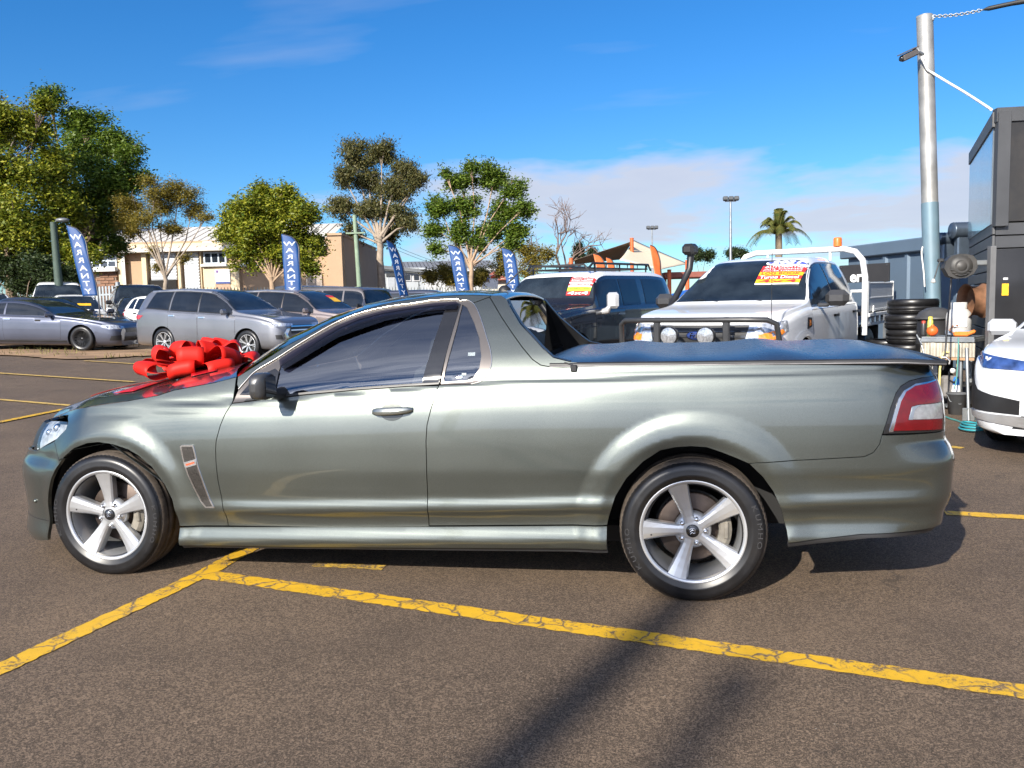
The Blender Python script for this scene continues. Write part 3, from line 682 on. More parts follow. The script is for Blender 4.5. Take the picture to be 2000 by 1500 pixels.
def workshop():
    a = gnd(1934, WS_D); far = gnd(1890, 11.9); root = empty('workshop', a, 0, 'dark clad workshop corner with black panels and door at the right edge', 'building')
    A = np.zeros(2); B = (far-a)[:2]; u = B/np.linalg.norm(B); R = np.array([R_H[0], R_H[1]])*1.0; w = (np.array([.95, .30])); r = R_H*w[0]-F_H*.12; r = r/np.linalg.norm(r)
    DK = mat('charcoal_cladding', (.060, .062, .066), .5, .2, var=.12, scale=3); PN = mat('black_panel', (.030, .029, .028), .32, .2, var=.25, scale=2, dirt=.25); GP = mat('grey_sheet_panel', (.16, .19, .22), .18, .4, .4, var=.25, scale=1.5)
    def quad(name, p, q, z0, z1, m, parent=None, t=.03, off=0.0):
        """upright slab between plan points p and q"""
        p, q = np.array(p), np.array(q); d = q-p; L = np.linalg.norm(d); n = np.array([d[1], -d[0]])/L; c = (p+q)/2+n*off
        return MB().box((c[0], c[1], (z0+z1)/2), (L, t, z1-z0), rz=math.atan2(d[1], d[0]), bev=.004).build(name, m, parent or root)
    ZB, ZT = 2.08, 3.24
    core = MB(); L2 = 5.0
    pts = [A, A+r*L2, B+r*L2, B]; core.prism([tuple(p+(u+r)*.06) if i == 0 else tuple(p+(-u+r)*.06) if i == 3 else tuple(p) for i, p in enumerate(pts)], -.1, ZT-.05, 'Z'); core.build('core', mat('dark_core', (.03, .03, .03), .7), root)
    # upper fascia
    quad('fascia_panel', A, A+r*1.15, ZB, ZT-.10, PN, off=.02); quad('fascia_panel', A+r*1.17, A+r*2.4, ZB, ZT-.10, PN, off=.02); quad('parapet_cap', A-r*.04, A+r*4, ZT-.10, ZT+.05, DK, t=.12)
    quad('side_panel', B, A+(B-A)*.02, ZB-.02, ZT-.14, GP, off=.03); quad('parapet_cap', B, A, ZT-.14, ZT+.02, DK, t=.12); quad('corner_trim', A-r*.03, A+r*.10, ZB-.05, ZT, DK, t=.10, off=.03)
    # horizontal cladding boards below
    n = 16; side_L = np.linalg.norm(B)
    for k in range(n):
        z0 = ZB*k/n; z1 = ZB*(k+1)/n-.012
        quad('cladding_board', B, A, z0, z1, DK, t=.03, off=.015)
    for k in range(3): quad('cladding_board', A, A+r*3, ZB-.14*(k+1), ZB-.14*k-.012, DK, t=.03, off=.0)
    dr_ = quad('door', A-r*.02, A+r*1.05, .06, ZB-.30, mat('black_steel_door', (.030, .030, .032), .28, .3, .3, var=.3, scale=2.2, bump=.35, bscale=2.2), t=.05, off=.05)
    quad('door_frame', A-r*.08, A-r*.02, .0, ZB-.26, mat('frame_grey', (.12, .12, .12), .5), t=.09, off=.05)
    quad('warning_label', A+r*.05, A+r*.12, 1.28, 1.41, mat('label_yellow', (.70, .42, .02), .5, var=.35, scale=40), dr_, t=.004, off=.08); quad('label', A+r*.06, A+r*.11, 1.45, 1.475, mat('label_silver', (.5, .5, .5), .4), dr_, t=.004, off=.08)
    hd = MB(); p = A+r*.06-F_H*.11; hd.cyl((p[0], p[1], .88), (p[0]+r[0]*.10, p[1]+r[1]*.10, .88), .012, 8); hd.build('door_handle', mat('brass', (.45, .32, .10), .35, .9), dr_)
    for x, z in ((.06, ZT-.18), (.06, ZB+.35), (.06, ZB+.05), (.45, ZB+.06), (.55, ZT-.2)):
        p = A+r*x-F_H*.055; MB().sphere((p[0], p[1], z), .012, 8, 6).build('panel_fixing', CHROME0, root)
    p = A+r*.42-F_H*.06; MB().sphere((p[0], p[1], ZB+.72), .055, 14, 10, (1, 1, .9)).build('wall_light', mat('lamp_black', (.02, .02, .02), .4), root)
    p = A+r*.62-F_H*.12; mb = MB()
    for i in range(5): mb.tube([(p[0]+R_H[0]*.05*i, p[1]+R_H[1]*.05*i, 1.78-.02*i), (p[0]+R_H[0]*(.05*i+.10), p[1]+R_H[1]*(.05*i+.10), 1.70+.03*(i % 2))], .012, 6)
    mb.build('hook_rack', STEELP, root)
    # roof ducts behind
    return a, A, B, r, u
CHROME0 = mat('chrome_fixing', (.72, .72, .72), .15, 1.0)
WS = workshop()
def vent_duct(px, py, d, r, L, label):
    p = at(px, py, d); o = empty('roof_vent', p, heading(0), label, 'vent'); m = mat('duct_steel', (.10, .13, .17), .35, .6, var=.2, scale=5)
    MB().lathe([(.0001, -L/2)]+[(r*(1 if k % 2 else .93), -L/2+L*k/16) for k in range(17)]+[(.0001, L/2)], axis='X', n=24).build('drum', m, o); MB().box((0, 0, -r-.15), (L*.6, r, .5), bev=.02).build('curb', m, o)
vent_duct(1880, 450, 13.0, .13, .34, 'larger ribbed steel roof vent above the blue-grey wall by the workshop'); vent_duct(1852, 466, 13.2, .10, .34, 'smaller ribbed steel roof vent next to the steel pole')
# ------------------------------------------------------------------ shade sails
ORANGE = mat('orange_paint', (.52, .11, .03), .5, var=.08)
def shade_sails():
    D = 33.0
    def sail(name, label, px, m, sag):
        """hypar cloth between four corners given as photo point and distance"""
        P = [at(a, b, d) for a, b, d in px]; rows = []
        for i in range(13):
            s_ = i/12; rr = []
            for j in range(13):
                t = j/12; q = P[0]*(1-s_)*(1-t)+P[1]*s_*(1-t)+P[2]*s_*t+P[3]*(1-s_)*t; q = q-np.array([0, 0, sag*math.sin(math.pi*s_)*math.sin(math.pi*t)]); cc = .10*(math.sin(math.pi*s_)+math.sin(math.pi*t)); m0 = sum(P)/4; q = q+(m0-q)*cc*.25*(abs(2*s_-1)+abs(2*t-1)); rr.append(tuple(q))
            rows.append(rr)
        o = MB().grid(rows).build(name, m); tag(o, label, 'shade sail'); md = o.modifiers.new('thickness', 'SOLIDIFY'); md.thickness = .02
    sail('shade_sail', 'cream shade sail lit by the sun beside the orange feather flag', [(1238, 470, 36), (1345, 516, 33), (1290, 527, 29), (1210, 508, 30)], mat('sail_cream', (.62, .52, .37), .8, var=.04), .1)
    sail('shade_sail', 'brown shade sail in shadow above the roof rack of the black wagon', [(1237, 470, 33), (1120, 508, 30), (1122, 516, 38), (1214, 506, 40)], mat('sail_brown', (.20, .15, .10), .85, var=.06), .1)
    for px, py, d, label in ((1236, 467, 33.0, 'tall orange post holding the peak of the shade sails'), (1118, 506, 30.0, 'orange post at the low corner of the brown shade sail'), (1308, 528, 31.0, 'orange post between the black wagon and the white truck'), (1343, 510, 30.8, 'orange post at the far corner of the cream shade sail')):
        g = gnd(px, d); o = empty('sail_post', g, 0, label, 'post'); h = hgt(px, py, d)-g[2]; MB().cyl((0, 0, -.1), (0, 0, h), .075, 12).build('shaft', ORANGE, o); MB().lathe([(.0001, h+.03), (.08, h+.02), (.085, h)], axis='Z', n=12).build('end_cap', ORANGE, o)
    g = gnd(1345, 36); o = empty('canopy', g, heading(0), 'red-brown canopy roof behind the snorkel of the white truck', 'canopy'); MB().box((.3, 0, 2.1), (3.0, 2, .25), bev=.03).build('roof', mat('canopy_red', (.22, .07, .05), .7), o); 
    for x in (-1, 1.6): MB().cyl((x, 0, 0), (x, 0, 2.0), .06, 8).build('leg', mat('canopy_red', (.22, .07, .05), .7), o)
    p = gnd(1330, 20); o = empty('marquee', p, heading(20), 'blue tarpaulin shelter behind the black wagon', 'shelter'); MB().grid([[(-1.2, y, .9), (-.3, y, 1.25), (.6, y, 1.45), (1.2, y, 1.55)] for y in (-.8, 0, .8)]).build('roof', mat('tarp_blue', (.02, .11, .42), .5, var=.1), o)
    for x, h in ((-1.1, .9), (1.1, 1.53)):
        for y in (-.75, .75): MB().cyl((x, y, 0), (x, y, h), .025, 8).build('leg', STEELP, o)
shade_sails()

# ------------------------------------------------------------------ the ute: one wrapped side surface P(s, z)
PLAN = [(-.935, .12), (-.935, 0), (-.93, -.18), (-.895, -.38), (-.83, -.53), (-.72, -.66), (-.57, -.765), (-.4, -.832), (-.2, -.883), (0, -.908), (.4, -.922),
        (1.2, -.932), (2.2, -.934), (3.0, -.926), (3.5, -.915), (3.8, -.895), (3.98, -.863), (4.09, -.81), (4.155, -.715), (4.19, -.55), (4.205, -.3), (4.21, 0), (4.21, .12)]
_pl = spline(PLAN, 60)[60:-60]
_sl = np.concatenate([[0], np.cumsum(np.linalg.norm(np.diff(_pl, axis=0), axis=1))])
_s = np.linspace(0, _sl[-1], 1600)
_px = np.interp(_s, _sl, _pl[:, 0]); _py = np.interp(_s, _sl, _pl[:, 1])
def _smooth(a, k=9):
    p = np.pad(a, k, mode='edge'); w = np.hanning(2*k+1); w /= w.sum(); return np.convolve(p, w, 'valid')
_tx = _smooth(np.gradient(_px, _s)); _ty = _smooth(np.gradient(_py, _s)); _ln = np.hypot(_tx, _ty); _tx /= _ln; _ty /= _ln
S_MAX = float(_s[-1])
def s_of_x(x): # side stretch only
    i0 = int(np.argmin(_py)); lo = np.interp(x, _px, _s); return lo
SH_X = [-1, .0, .28, .54, .75, 1.16, 1.69, 2.04, 2.43, 2.9, 3.34, 3.76, 4.2]
SH_Z = [.86, .885, .903, .918, .929, .956, .991, 1.015, 1.024, 1.035, 1.043, 1.049, 1.05]
LC_X = [-1, .3, .69, 1.14, 1.76, 2.18, 2.54, 3.45, 3.8, 4.1, 4.3]
LC_Z = [.40, .38, .384, .393, .413, .426, .443, .468, .480, .492, .50]
LA_X = [-1, .2, .55, .9, 2.5, 2.8, 3.3, 3.6, 3.95, 4.1, 4.3]
LA_A = [0, 0, .5, 1, 1, .6, .6, 1, .8, .2, .1]
FR_Z = [0, .10, .13, .17, .28, .36, .42, .5, .56, .60, .66, .72, .77, .81, .85, .9, 1.0]
FR_D = [.10, .05, .01, 0, .012, .010, .005, 0, .012, .035, .05, .075, .11, .155, .21, .29, .5]
RR_Z = [0, .30, .36, .45, .64, .70, .74, .82, .9, 1.0, 1.1, 1.3]
RR_D = [.08, .055, .02, 0, 0, .018, .040, .036, .036, .046, .066, .12]
ARCH_F = (0.022, .335); ARCH_R = (3.018, .338)
def _ss(t): t = np.clip(t, 0, 1); return t*t*(3-2*t)
def ute_d(x, z):
    zs = pchip(SH_X, SH_Z, x); zl = pchip(LC_X, LC_Z, x); a = pchip(LA_X, LA_A, x)
    h = zs-.5; st = .28+.0317*(x-.43)
    Z = np.stack([0*x-.2, st-.12, st-.075, st+.006, zl-.045, zl-.006, zl+.006, zl+.055, zl+.10, .5+.22*h, .5+.4*h, .5+.56*h, .5+.72*h, .5+.86*h, zs-.034, zs-.014, zs+.010, zs+.034, zs+.09, zs+.20, zs+.32, zs+.45])
    le = pchip([-1, .05, .6, 4.3], [0, 0, 1, 1], x)
    D = np.stack([0*x+.12, 0*x+.036, 0*x+.0175, 0*x+.032, .020+.006*a, .010-.005*a, .009-.005*a, .006+.0055*a, .004+.004*a, 0*x+.0004, 0*x+.0016, 0*x+.0054, 0*x+.0138, 0*x+.0275, 0*x+.0378, 0*x+.0445, .0515+.008*le, .0600+.005*le, .087+.003*le, 0*x+.159, 0*x+.247, 0*x+.357])
    for i in range(1, len(Z)): Z[i] = np.maximum(Z[i], Z[i-1]+.008)
    # cubic through the rows with limited slopes
    hh = np.maximum(np.diff(Z, axis=0), 1e-4); dl = np.diff(D, axis=0)/hh
    m = np.zeros_like(Z)
    p = dl[:-1]*dl[1:] > 0; w1 = 2*hh[1:]+hh[:-1]; w2 = hh[1:]+2*hh[:-1]
    m[1:-1] = np.where(p, (w1+w2)/(w1/np.where(p, dl[:-1], 1)+w2/np.where(p, dl[1:], 1)), 0)
    m[0] = dl[0]; m[-1] = dl[-1]
    i = np.clip((z[None] > Z).sum(0)-1, 0, Z.shape[0]-2); k = np.arange(len(x))
    t = (z-Z[i, k])/hh[i, k]; H = hh[i, k]
    d = (1+2*t)*(1-t)**2*D[i, k]+t*(1-t)**2*H*m[i, k]+t*t*(3-2*t)*D[i+1, k]+t*t*(t-1)*H*m[i+1, k]
    d = np.where(z > Z[-1], D[-1]+(z-Z[-1])*m[-1], d)
    d = d + _ss((1.6-x)/1.2)*np.clip(z-.9, 0, 1)*.16
    fb = _ss((-.12-x)/.5); rb = _ss((x-3.8)/.32)
    d = d*(1-.9*fb)+fb*pchip(FR_Z, FR_D, z)
    d = d+rb*pchip(RR_Z, RR_D, z)
    # wheel-arch flares
    r = np.hypot(x-ARCH_R[0], z-ARCH_R[1]); t = np.clip((.555-r)/.125, 0, 1)
    fl = .018*(.7*_ss(t)+.3*_ss(t*1.8))-.008*_ss((.44-r)/.06)
    fl = fl*_ss((.62-(x-ARCH_R[0]))/.3)
    r2 = np.hypot(x-ARCH_F[0], z-ARCH_F[1]); t2 = np.clip((.52-r2)/.12, 0, 1)
    fl2 = .017*_ss(t2)-.006*_ss((.44-r2)/.06)
    return d-fl-fl2
def ute_P(s, z, off=0.0):
    s = np.asarray(s, float); z = np.asarray(z, float)
    x = np.interp(s, _s, _px); y = np.interp(s, _s, _py); tx = np.interp(s, _s, _tx); ty = np.interp(s, _s, _ty)
    d = ute_d(x, z)-off
    return np.stack([x-ty*d, y+tx*d, z], -1)
def ute_N(s, z):
    e = 1e-3
    a = ute_P(s+e, z)-ute_P(s-e, z); b = ute_P(s, z+e)-ute_P(s, z-e)
    n = np.cross(a, b); return n/np.linalg.norm(n, axis=1, keepdims=True)

# ------------------------------------------------------------------ ute materials
TR = {'arch_front': [(1.03, 0.2596), (1.0476, 0.3494), (1.0856, 0.4354), (1.1231, 0.5068), (1.1667, 0.5704), (1.2257, 0.6287), (1.3116, 0.6828), (1.4048, 0.713), (1.4761, 0.7198), (1.5645, 0.7108), (1.6565, 0.6858), (1.7158, 0.6549), (1.7902, 0.5977), (1.8535, 0.5131), (1.8918, 0.4276), (1.9063, 0.339), (1.9066, 0.2822)],
      'arch_rear': [(4.1144, 0.2294), (4.1162, 0.3189), (4.1267, 0.3961), (4.1573, 0.4918), (4.2099, 0.5796), (4.2844, 0.6564), (4.3623, 0.7086), (4.4302, 0.7228), (4.493, 0.7277), (4.5643, 0.7235), (4.6307, 0.7009), (4.6967, 0.6739), (4.747, 0.6516), (4.8062, 0.592), (4.8508, 0.5267), (4.8867, 0.4432), (4.9109, 0.3474), (4.9163, 0.2944)],
      'hood_line': [(0.862, 0.8122), (1.057, 0.8527), (1.2602, 0.8833), (1.4609, 0.9108), (1.6171, 0.9295), (1.7943, 0.9577), (1.8764, 0.9827), (2.1042, 1.0197), (2.2201, 1.0468)],
      'lamp': [(0.8704, 0.7923), (1.1866, 0.8106), (1.1949, 0.7749), (1.0906, 0.7085), (0.8865, 0.6372), (0.8685, 0.6746), (0.8488, 0.733), (0.8438, 0.7726)],
      'fender_door': [(2.2311, 0.9186), (2.2034, 0.8691), (2.1794, 0.8086), (2.1572, 0.7317), (2.1531, 0.6851), (2.1526, 0.62), (2.1562, 0.5276), (2.1693, 0.416), (2.1776, 0.3559), (2.1814, 0.2906)],
      'door_rear': [(3.3202, 1.0029), (3.3048, 0.9441), (3.2886, 0.8964), (3.269, 0.8192), (3.2628, 0.7413), (3.2627, 0.6479), (3.2595, 0.4967), (3.2541, 0.3276)],
      'belt': [(2.2311, 0.9186), (2.4168, 0.9406), (2.6377, 0.9628), (2.909, 0.9846), (3.1723, 1.0008), (3.3194, 1.0075), (3.5289, 1.0208)],
      'dlo': [(2.2301, 0.9209), (2.2514, 0.9875), (2.2806, 1.027), (2.3229, 1.0763), (2.4208, 1.1356), (2.5178, 1.2003), (2.6171, 1.2602), (2.7181, 1.3152), (2.8238, 1.3546), (2.9612, 1.3828), (3.0991, 1.3976), (3.2345, 1.4122), (3.3604, 1.414), (3.4051, 1.4077), (3.4404, 1.3915), (3.4674, 1.3606), (3.4967, 1.3102), (3.5338, 1.2316), (3.5627, 1.1644), (3.5737, 1.1077), (3.5621, 1.0656), (3.5287, 1.0231), (3.4802, 1.0096), (3.3198, 1.0052), (3.1726, 0.9984), (2.9092, 0.9822), (2.6383, 0.9604), (2.4178, 0.9383)],
      'glass_front': [(2.4551, 1.0809), (2.4572, 1.1006), (2.5354, 1.1499), (2.6312, 1.2193), (2.7303, 1.279), (2.8339, 1.3234), (2.9695, 1.3541), (3.1057, 1.3716), (3.241, 1.3837), (3.2846, 1.3852), (3.3033, 1.3745), (3.2985, 1.3192), (3.234, 1.0127), (3.172, 1.0081), (2.9086, 0.992), (2.6368, 0.9701), (2.4563, 0.9528), (2.4573, 1.0244)],
      'pillar_b': [(3.3017, 1.3822), (3.3646, 1.3934), (3.3765, 1.388), (3.3216, 1.0123), (3.2341, 1.0102)],
      'glass_rear': [(3.3847, 1.3878), (3.412, 1.3719), (3.4622, 1.2961), (3.4991, 1.2225), (3.5204, 1.1366), (3.5159, 1.0801), (3.4882, 1.0377), (3.4583, 1.0259), (3.3469, 1.0193), (3.3414, 1.0338), (3.3621, 1.1668), (3.3765, 1.2731)],
      'visor': [(2.4466, 1.1304), (2.5242, 1.1825), (2.6242, 1.2397), (2.7252, 1.2945), (2.8306, 1.3338), (2.9665, 1.3645), (3.1031, 1.3819), (3.2381, 1.3966), (3.3521, 1.4014), (3.3646, 1.3934), (3.3621, 1.3655), (3.2463, 1.3606), (3.1135, 1.3407), (2.9816, 1.3104), (2.8501, 1.2696), (2.7447, 1.2332), (2.6458, 1.174), (2.5715, 1.1298), (2.4977, 1.0857), (2.4649, 1.0956)],
      'vent': [(1.9537, 0.7036), (1.9657, 0.7115), (2.0299, 0.7123), (2.0377, 0.6837), (2.0537, 0.6053), (2.0795, 0.51), (2.1008, 0.4405), (2.1285, 0.389), (2.0759, 0.3874), (2.0478, 0.4182), (2.0185, 0.4818), (1.9863, 0.5618), (1.9678, 0.6303)],
      'seam_rear': [(4.747, 0.6516), (4.7835, 0.6575), (5.0016, 0.6695), (5.2321, 0.6831), (5.2703, 0.7008), (5.2957, 0.7363), (5.3064, 0.7761)],
      'tail': [(5.3107, 0.7805), (5.3218, 0.8201), (5.3455, 0.8943), (5.3718, 0.9546), (5.3987, 0.9841), (5.4436, 1.004), (5.5199, 1.0135), (5.7121, 1.0159), (5.8454, 0.9898), (5.7568, 0.9509), (5.7103, 0.8865), (5.7002, 0.8189), (5.6907, 0.774), (5.3348, 0.7822)],
      'rail': [(3.851, 1.0863), (3.9187, 1.0833), (4.2029, 1.0895), (4.5016, 1.0907), (4.836, 1.0912), (5.1635, 1.0934), (5.6069, 1.0848), (5.8101, 1.0784)],
      'sail_line': [(3.5206, 1.4199), (3.5339, 1.4043), (3.5992, 1.3179), (3.6596, 1.2438), (3.7168, 1.1764), (3.771, 1.1196), (3.8117, 1.0936), (3.851, 1.0863)],
      'sail_in': [(3.6122, 1.4073), (3.6331, 1.3716), (3.6952, 1.2866), (3.7622, 1.223), (3.8163, 1.1703), (3.8681, 1.1278), (3.9465, 1.1083)],
      'sill_top': [(1.9066, 0.2769), (2.6174, 0.2989), (3.4131, 0.3246), (4.1162, 0.3487)],
      'sill_bot': [(1.9058, 0.1819), (2.6123, 0.1941), (3.4093, 0.2158), (4.1146, 0.2348)],
      'bump_bot': [(4.9184, 0.2945), (5.2252, 0.3327), (5.6477, 0.3431)],
      'val_bot': [(4.9206, 0.2651), (5.2682, 0.3153), (5.68, 0.3227)],
      'pillar_top': [(2.2201, 1.0468), (2.2829, 1.0863), (2.3602, 1.1359), (2.4549, 1.2059)],
      'cowl': [(2.2201, 1.0468), (2.2573, 1.0072), (2.2398, 0.9627)],
      'handle': [(2.989, 0.8815), (3.2018, 0.8915)],
      'handle_pad': [(3.031, 0.8791), (3.1504, 0.8842), (3.0892, 0.9226), (3.0917, 0.838)],
      'fbump_seam': [(1.0933, 0.7033), (1.1372, 0.653), (1.1787, 0.6089)],
      'fbump_bot': [(1.03, 0.2596), (1.0267, 0.1572)],
      'tail_red': [(5.3526, 0.7945), (5.3702, 0.8592), (5.3911, 0.9197), (5.4191, 0.9599), (5.4694, 0.9824), (5.662, 0.9978), (5.6503, 0.9503), (5.6452, 0.9059), (5.4692, 0.9022), (5.4376, 0.895), (5.4196, 0.8387), (5.6327, 0.8313), (5.632, 0.7851), (5.4656, 0.7915)],
      'tail_chrome': [(5.3326, 0.7876), (5.3549, 0.8641), (5.3807, 0.9323), (5.4087, 0.966), (5.4712, 0.9919), (5.6612, 1.0032), (5.662, 0.9978), (5.4694, 0.9824), (5.4191, 0.9599), (5.3911, 0.9197), (5.3702, 0.8592), (5.3526, 0.7901)],
      'tail_clear': [(5.4402, 0.8949), (5.4701, 0.9), (5.6464, 0.9022), (5.64, 0.832), (5.4216, 0.8404)],
      'tail_clear_rim': [(5.4396, 0.895), (5.4695, 0.9002), (5.4901, 0.9013), (5.4679, 0.8923), (5.4543, 0.882), (5.4398, 0.8387), (5.4211, 0.8405)]}
PAINT = mat('green_grey_paint', (.130, .144, .129), .29, .86, 1.0, .03, 2.0, flakes=.22, coat_rough=.02, dirt=.0)
def worn_paint():
    nt = PAINT.node_tree; N, L = nt.nodes, nt.links; b = N['Principled BSDF']
    tc = N.new('ShaderNodeTexCoord')
    # light dust and small scuffs: break up the clear coat
    n = N.new('ShaderNodeTexNoise'); n.inputs['Scale'].default_value = 5.0; n.inputs['Detail'].default_value = 9.0; n.inputs['Roughness'].default_value = .7
    L.new(tc.outputs['Object'], n.inputs['Vector'])
    mr = N.new('ShaderNodeMapRange'); mr.inputs['To Min'].default_value = .015; mr.inputs['To Max'].default_value = .07; L.new(n.outputs['Fac'], mr.inputs['Value'])
    L.new(mr.outputs[0], b.inputs['Coat Roughness'])
    w = N.new('ShaderNodeTexNoise'); w.inputs['Scale'].default_value = 900.0; L.new(tc.outputs['Object'], w.inputs['Vector'])
    bp = N.new('ShaderNodeBump'); bp.inputs['Strength'].default_value = .03; bp.inputs['Distance'].default_value = .002
    L.new(w.outputs['Fac'], bp.inputs['Height']); L.new(bp.outputs[0], b.inputs['Normal'])
worn_paint()
BLACK = mat('black_plastic', (.018, .018, .019), .42, var=.2)
GLOSSB = mat('gloss_black', (.012, .012, .013), .12, coat=.6, var=.1)
DARKIN = mat('dark_interior', (.007, .007, .0075), .8, var=.2)
RUBBER = mat('tyre_rubber', (.010, .010, .011), .34, var=.3, scale=14, dirt=.03, spec=.5)
TREAD = mat('tyre_tread', (.050, .038, .028), .85, var=.35, scale=20, dirt=.5)
CHROME = mat('chrome', (.72, .72, .72), .10, 1.0, var=.04)
ALLOY = mat('silver_alloy', (.56, .57, .58), .34, .75, .5, .05)
STEEL = mat('bare_steel', (.34, .33, .32), .42, .9, var=.2, scale=9)
RUST = mat('brake_disc', (.085, .065, .055), .5, .7, var=.35, scale=12)
CAL = mat('caliper_casting', (.22, .20, .165), .55, .3, var=.25, scale=20)
GLASS = glass_mat('side_glass', (.52, .56, .55), 2.45)
VISORM = glass_mat('smoked_visor', (.26, .23, .31), 1.5, .08)
REDL = mat('red_lens', (.10, .001, .003), .12, coat=.8, var=.15, scale=30)
CLEARL = mat('clear_lens', (.27, .27, .28), .12, .35, 1.0, .2, 60)
TON = mat('vinyl_tonneau', (.018, .022, .030), .27, var=.15, bump=0, spec=.95)
for _n in TON.node_tree.nodes:
    if _n.type == 'MAP_RANGE': _n.inputs['To Min'].default_value = .25; _n.inputs['To Max'].default_value = .29
TRIM = mat('window_trim', (.13, .118, .112), .30, .6, var=.06)

def edge_loops(F):
    """ordered boundary loops of a triangle list"""
    cnt = {}
    for f in F:
        for i in range(3):
            a, b = int(f[i]), int(f[(i+1) % 3]); cnt[(a, b)] = cnt.get((a, b), 0)+1
    nxt = {a: b for (a, b) in cnt if (b, a) not in cnt}
    loops = []
    while nxt:
        a0, b = nxt.popitem(); lp = [a0]
        while b != a0 and b in nxt: lp.append(b); b = nxt.pop(b)
        loops.append(lp)
    return loops
def panel(name, poly, m, parent, off=0.0, gap=.0022, h=.022, depth=.018, holes=(), P=ute_P, N=ute_N):
    """a curved body panel: outline in (s, z) on the car's side surface, rounded returned edges"""
    pl = inset(resample(poly, h), gap) if gap else resample(poly, h)
    vv, F, nb = tri_fill(pl, h, holes)
    co = P(vv[:, 0], vv[:, 1], off); no = N(vv[:, 0], vv[:, 1])
    V = [co]; NN = [no]; FF = [tuple(f) for f in F]; o = len(co)
    if depth:
        for lp in edge_loops(F):
            c = co[lp]; n = no[lp]; t = np.roll(c, -1, 0)-np.roll(c, 1, 0); outw = np.cross(t, n); outw /= np.maximum(np.linalg.norm(outw, axis=1, keepdims=True), 1e-9)
            k = len(lp); b1 = n*.75+outw*.65; b1 /= np.linalg.norm(b1, axis=1, keepdims=True)
            r = min(.0022, depth*.4)
            V += [c, c+outw*r*.6-n*r, c+outw*r*.6-n*depth]; NN += [b1, outw, outw]
            for ring in range(2):
                for i in range(k):
                    j = (i+1) % k; FF.append((o+ring*k+i, o+(ring+1)*k+i, o+(ring+1)*k+j, o+ring*k+j))
            o += 3*k
    V = np.concatenate(V); NN = np.concatenate(NN)
    me = bpy.data.meshes.new(name); me.from_pydata(V.tolist(), [], FF)
    me.polygons.foreach_set('use_smooth', np.ones(len(FF), bool)); me.update()
    NN = np.nan_to_num(NN)
    at_ = me.attributes.new('custom_normal', 'FLOAT_VECTOR', 'POINT'); at_.data.foreach_set('vector', NN.astype(np.float32).ravel())
    return link(name, me, m, parent)
def mirror(o, parent=None):
    c = o.copy(); COL.objects.link(c); c.parent = parent or o.parent; c.scale = (1, -1, 1)
    for ch in o.children: mirror_child = ch.copy(); COL.objects.link(mirror_child); mirror_child.parent = c
    return c

# ------------------------------------------------------------------ wheels
def tyre_mesh(R, rim, w, n=96, blocks=True):
    """outer face towards -y, centre of the tyre at y = 0"""
    hw = w/2
    prof = [(rim-.012, -hw*.80), (rim+.004, -hw*.88), (rim+(R-rim)*.28, -hw*.99), (rim+(R-rim)*.34, -hw*1.005), (rim+(R-rim)*.38, -hw*.995), (rim+(R-rim)*.55, -hw*1.0), (rim+(R-rim)*.78, -hw*.955),
            (R-.020, -hw*.88), (R-.011, -hw*.82), (R-.005, -hw*.74), (R-.001, -hw*.55), (R-.001, -hw*.50), (R-.008, -hw*.48), (R-.008, -hw*.42), (R, -hw*.40), (R, -hw*.06), (R-.008, -hw*.04), (R-.008, hw*.04), (R, hw*.06), (R, hw*.45), (R-.004, hw*.72), (R-.02, hw*.88), (rim, hw*.85)]
    def mod(i, k, r, h):
        if blocks and 7 <= i <= 10 and k % 2 == 0: r -= .0032
        return r, h
    return MB().lathe(prof, axis='Y', n=n, mod=mod)
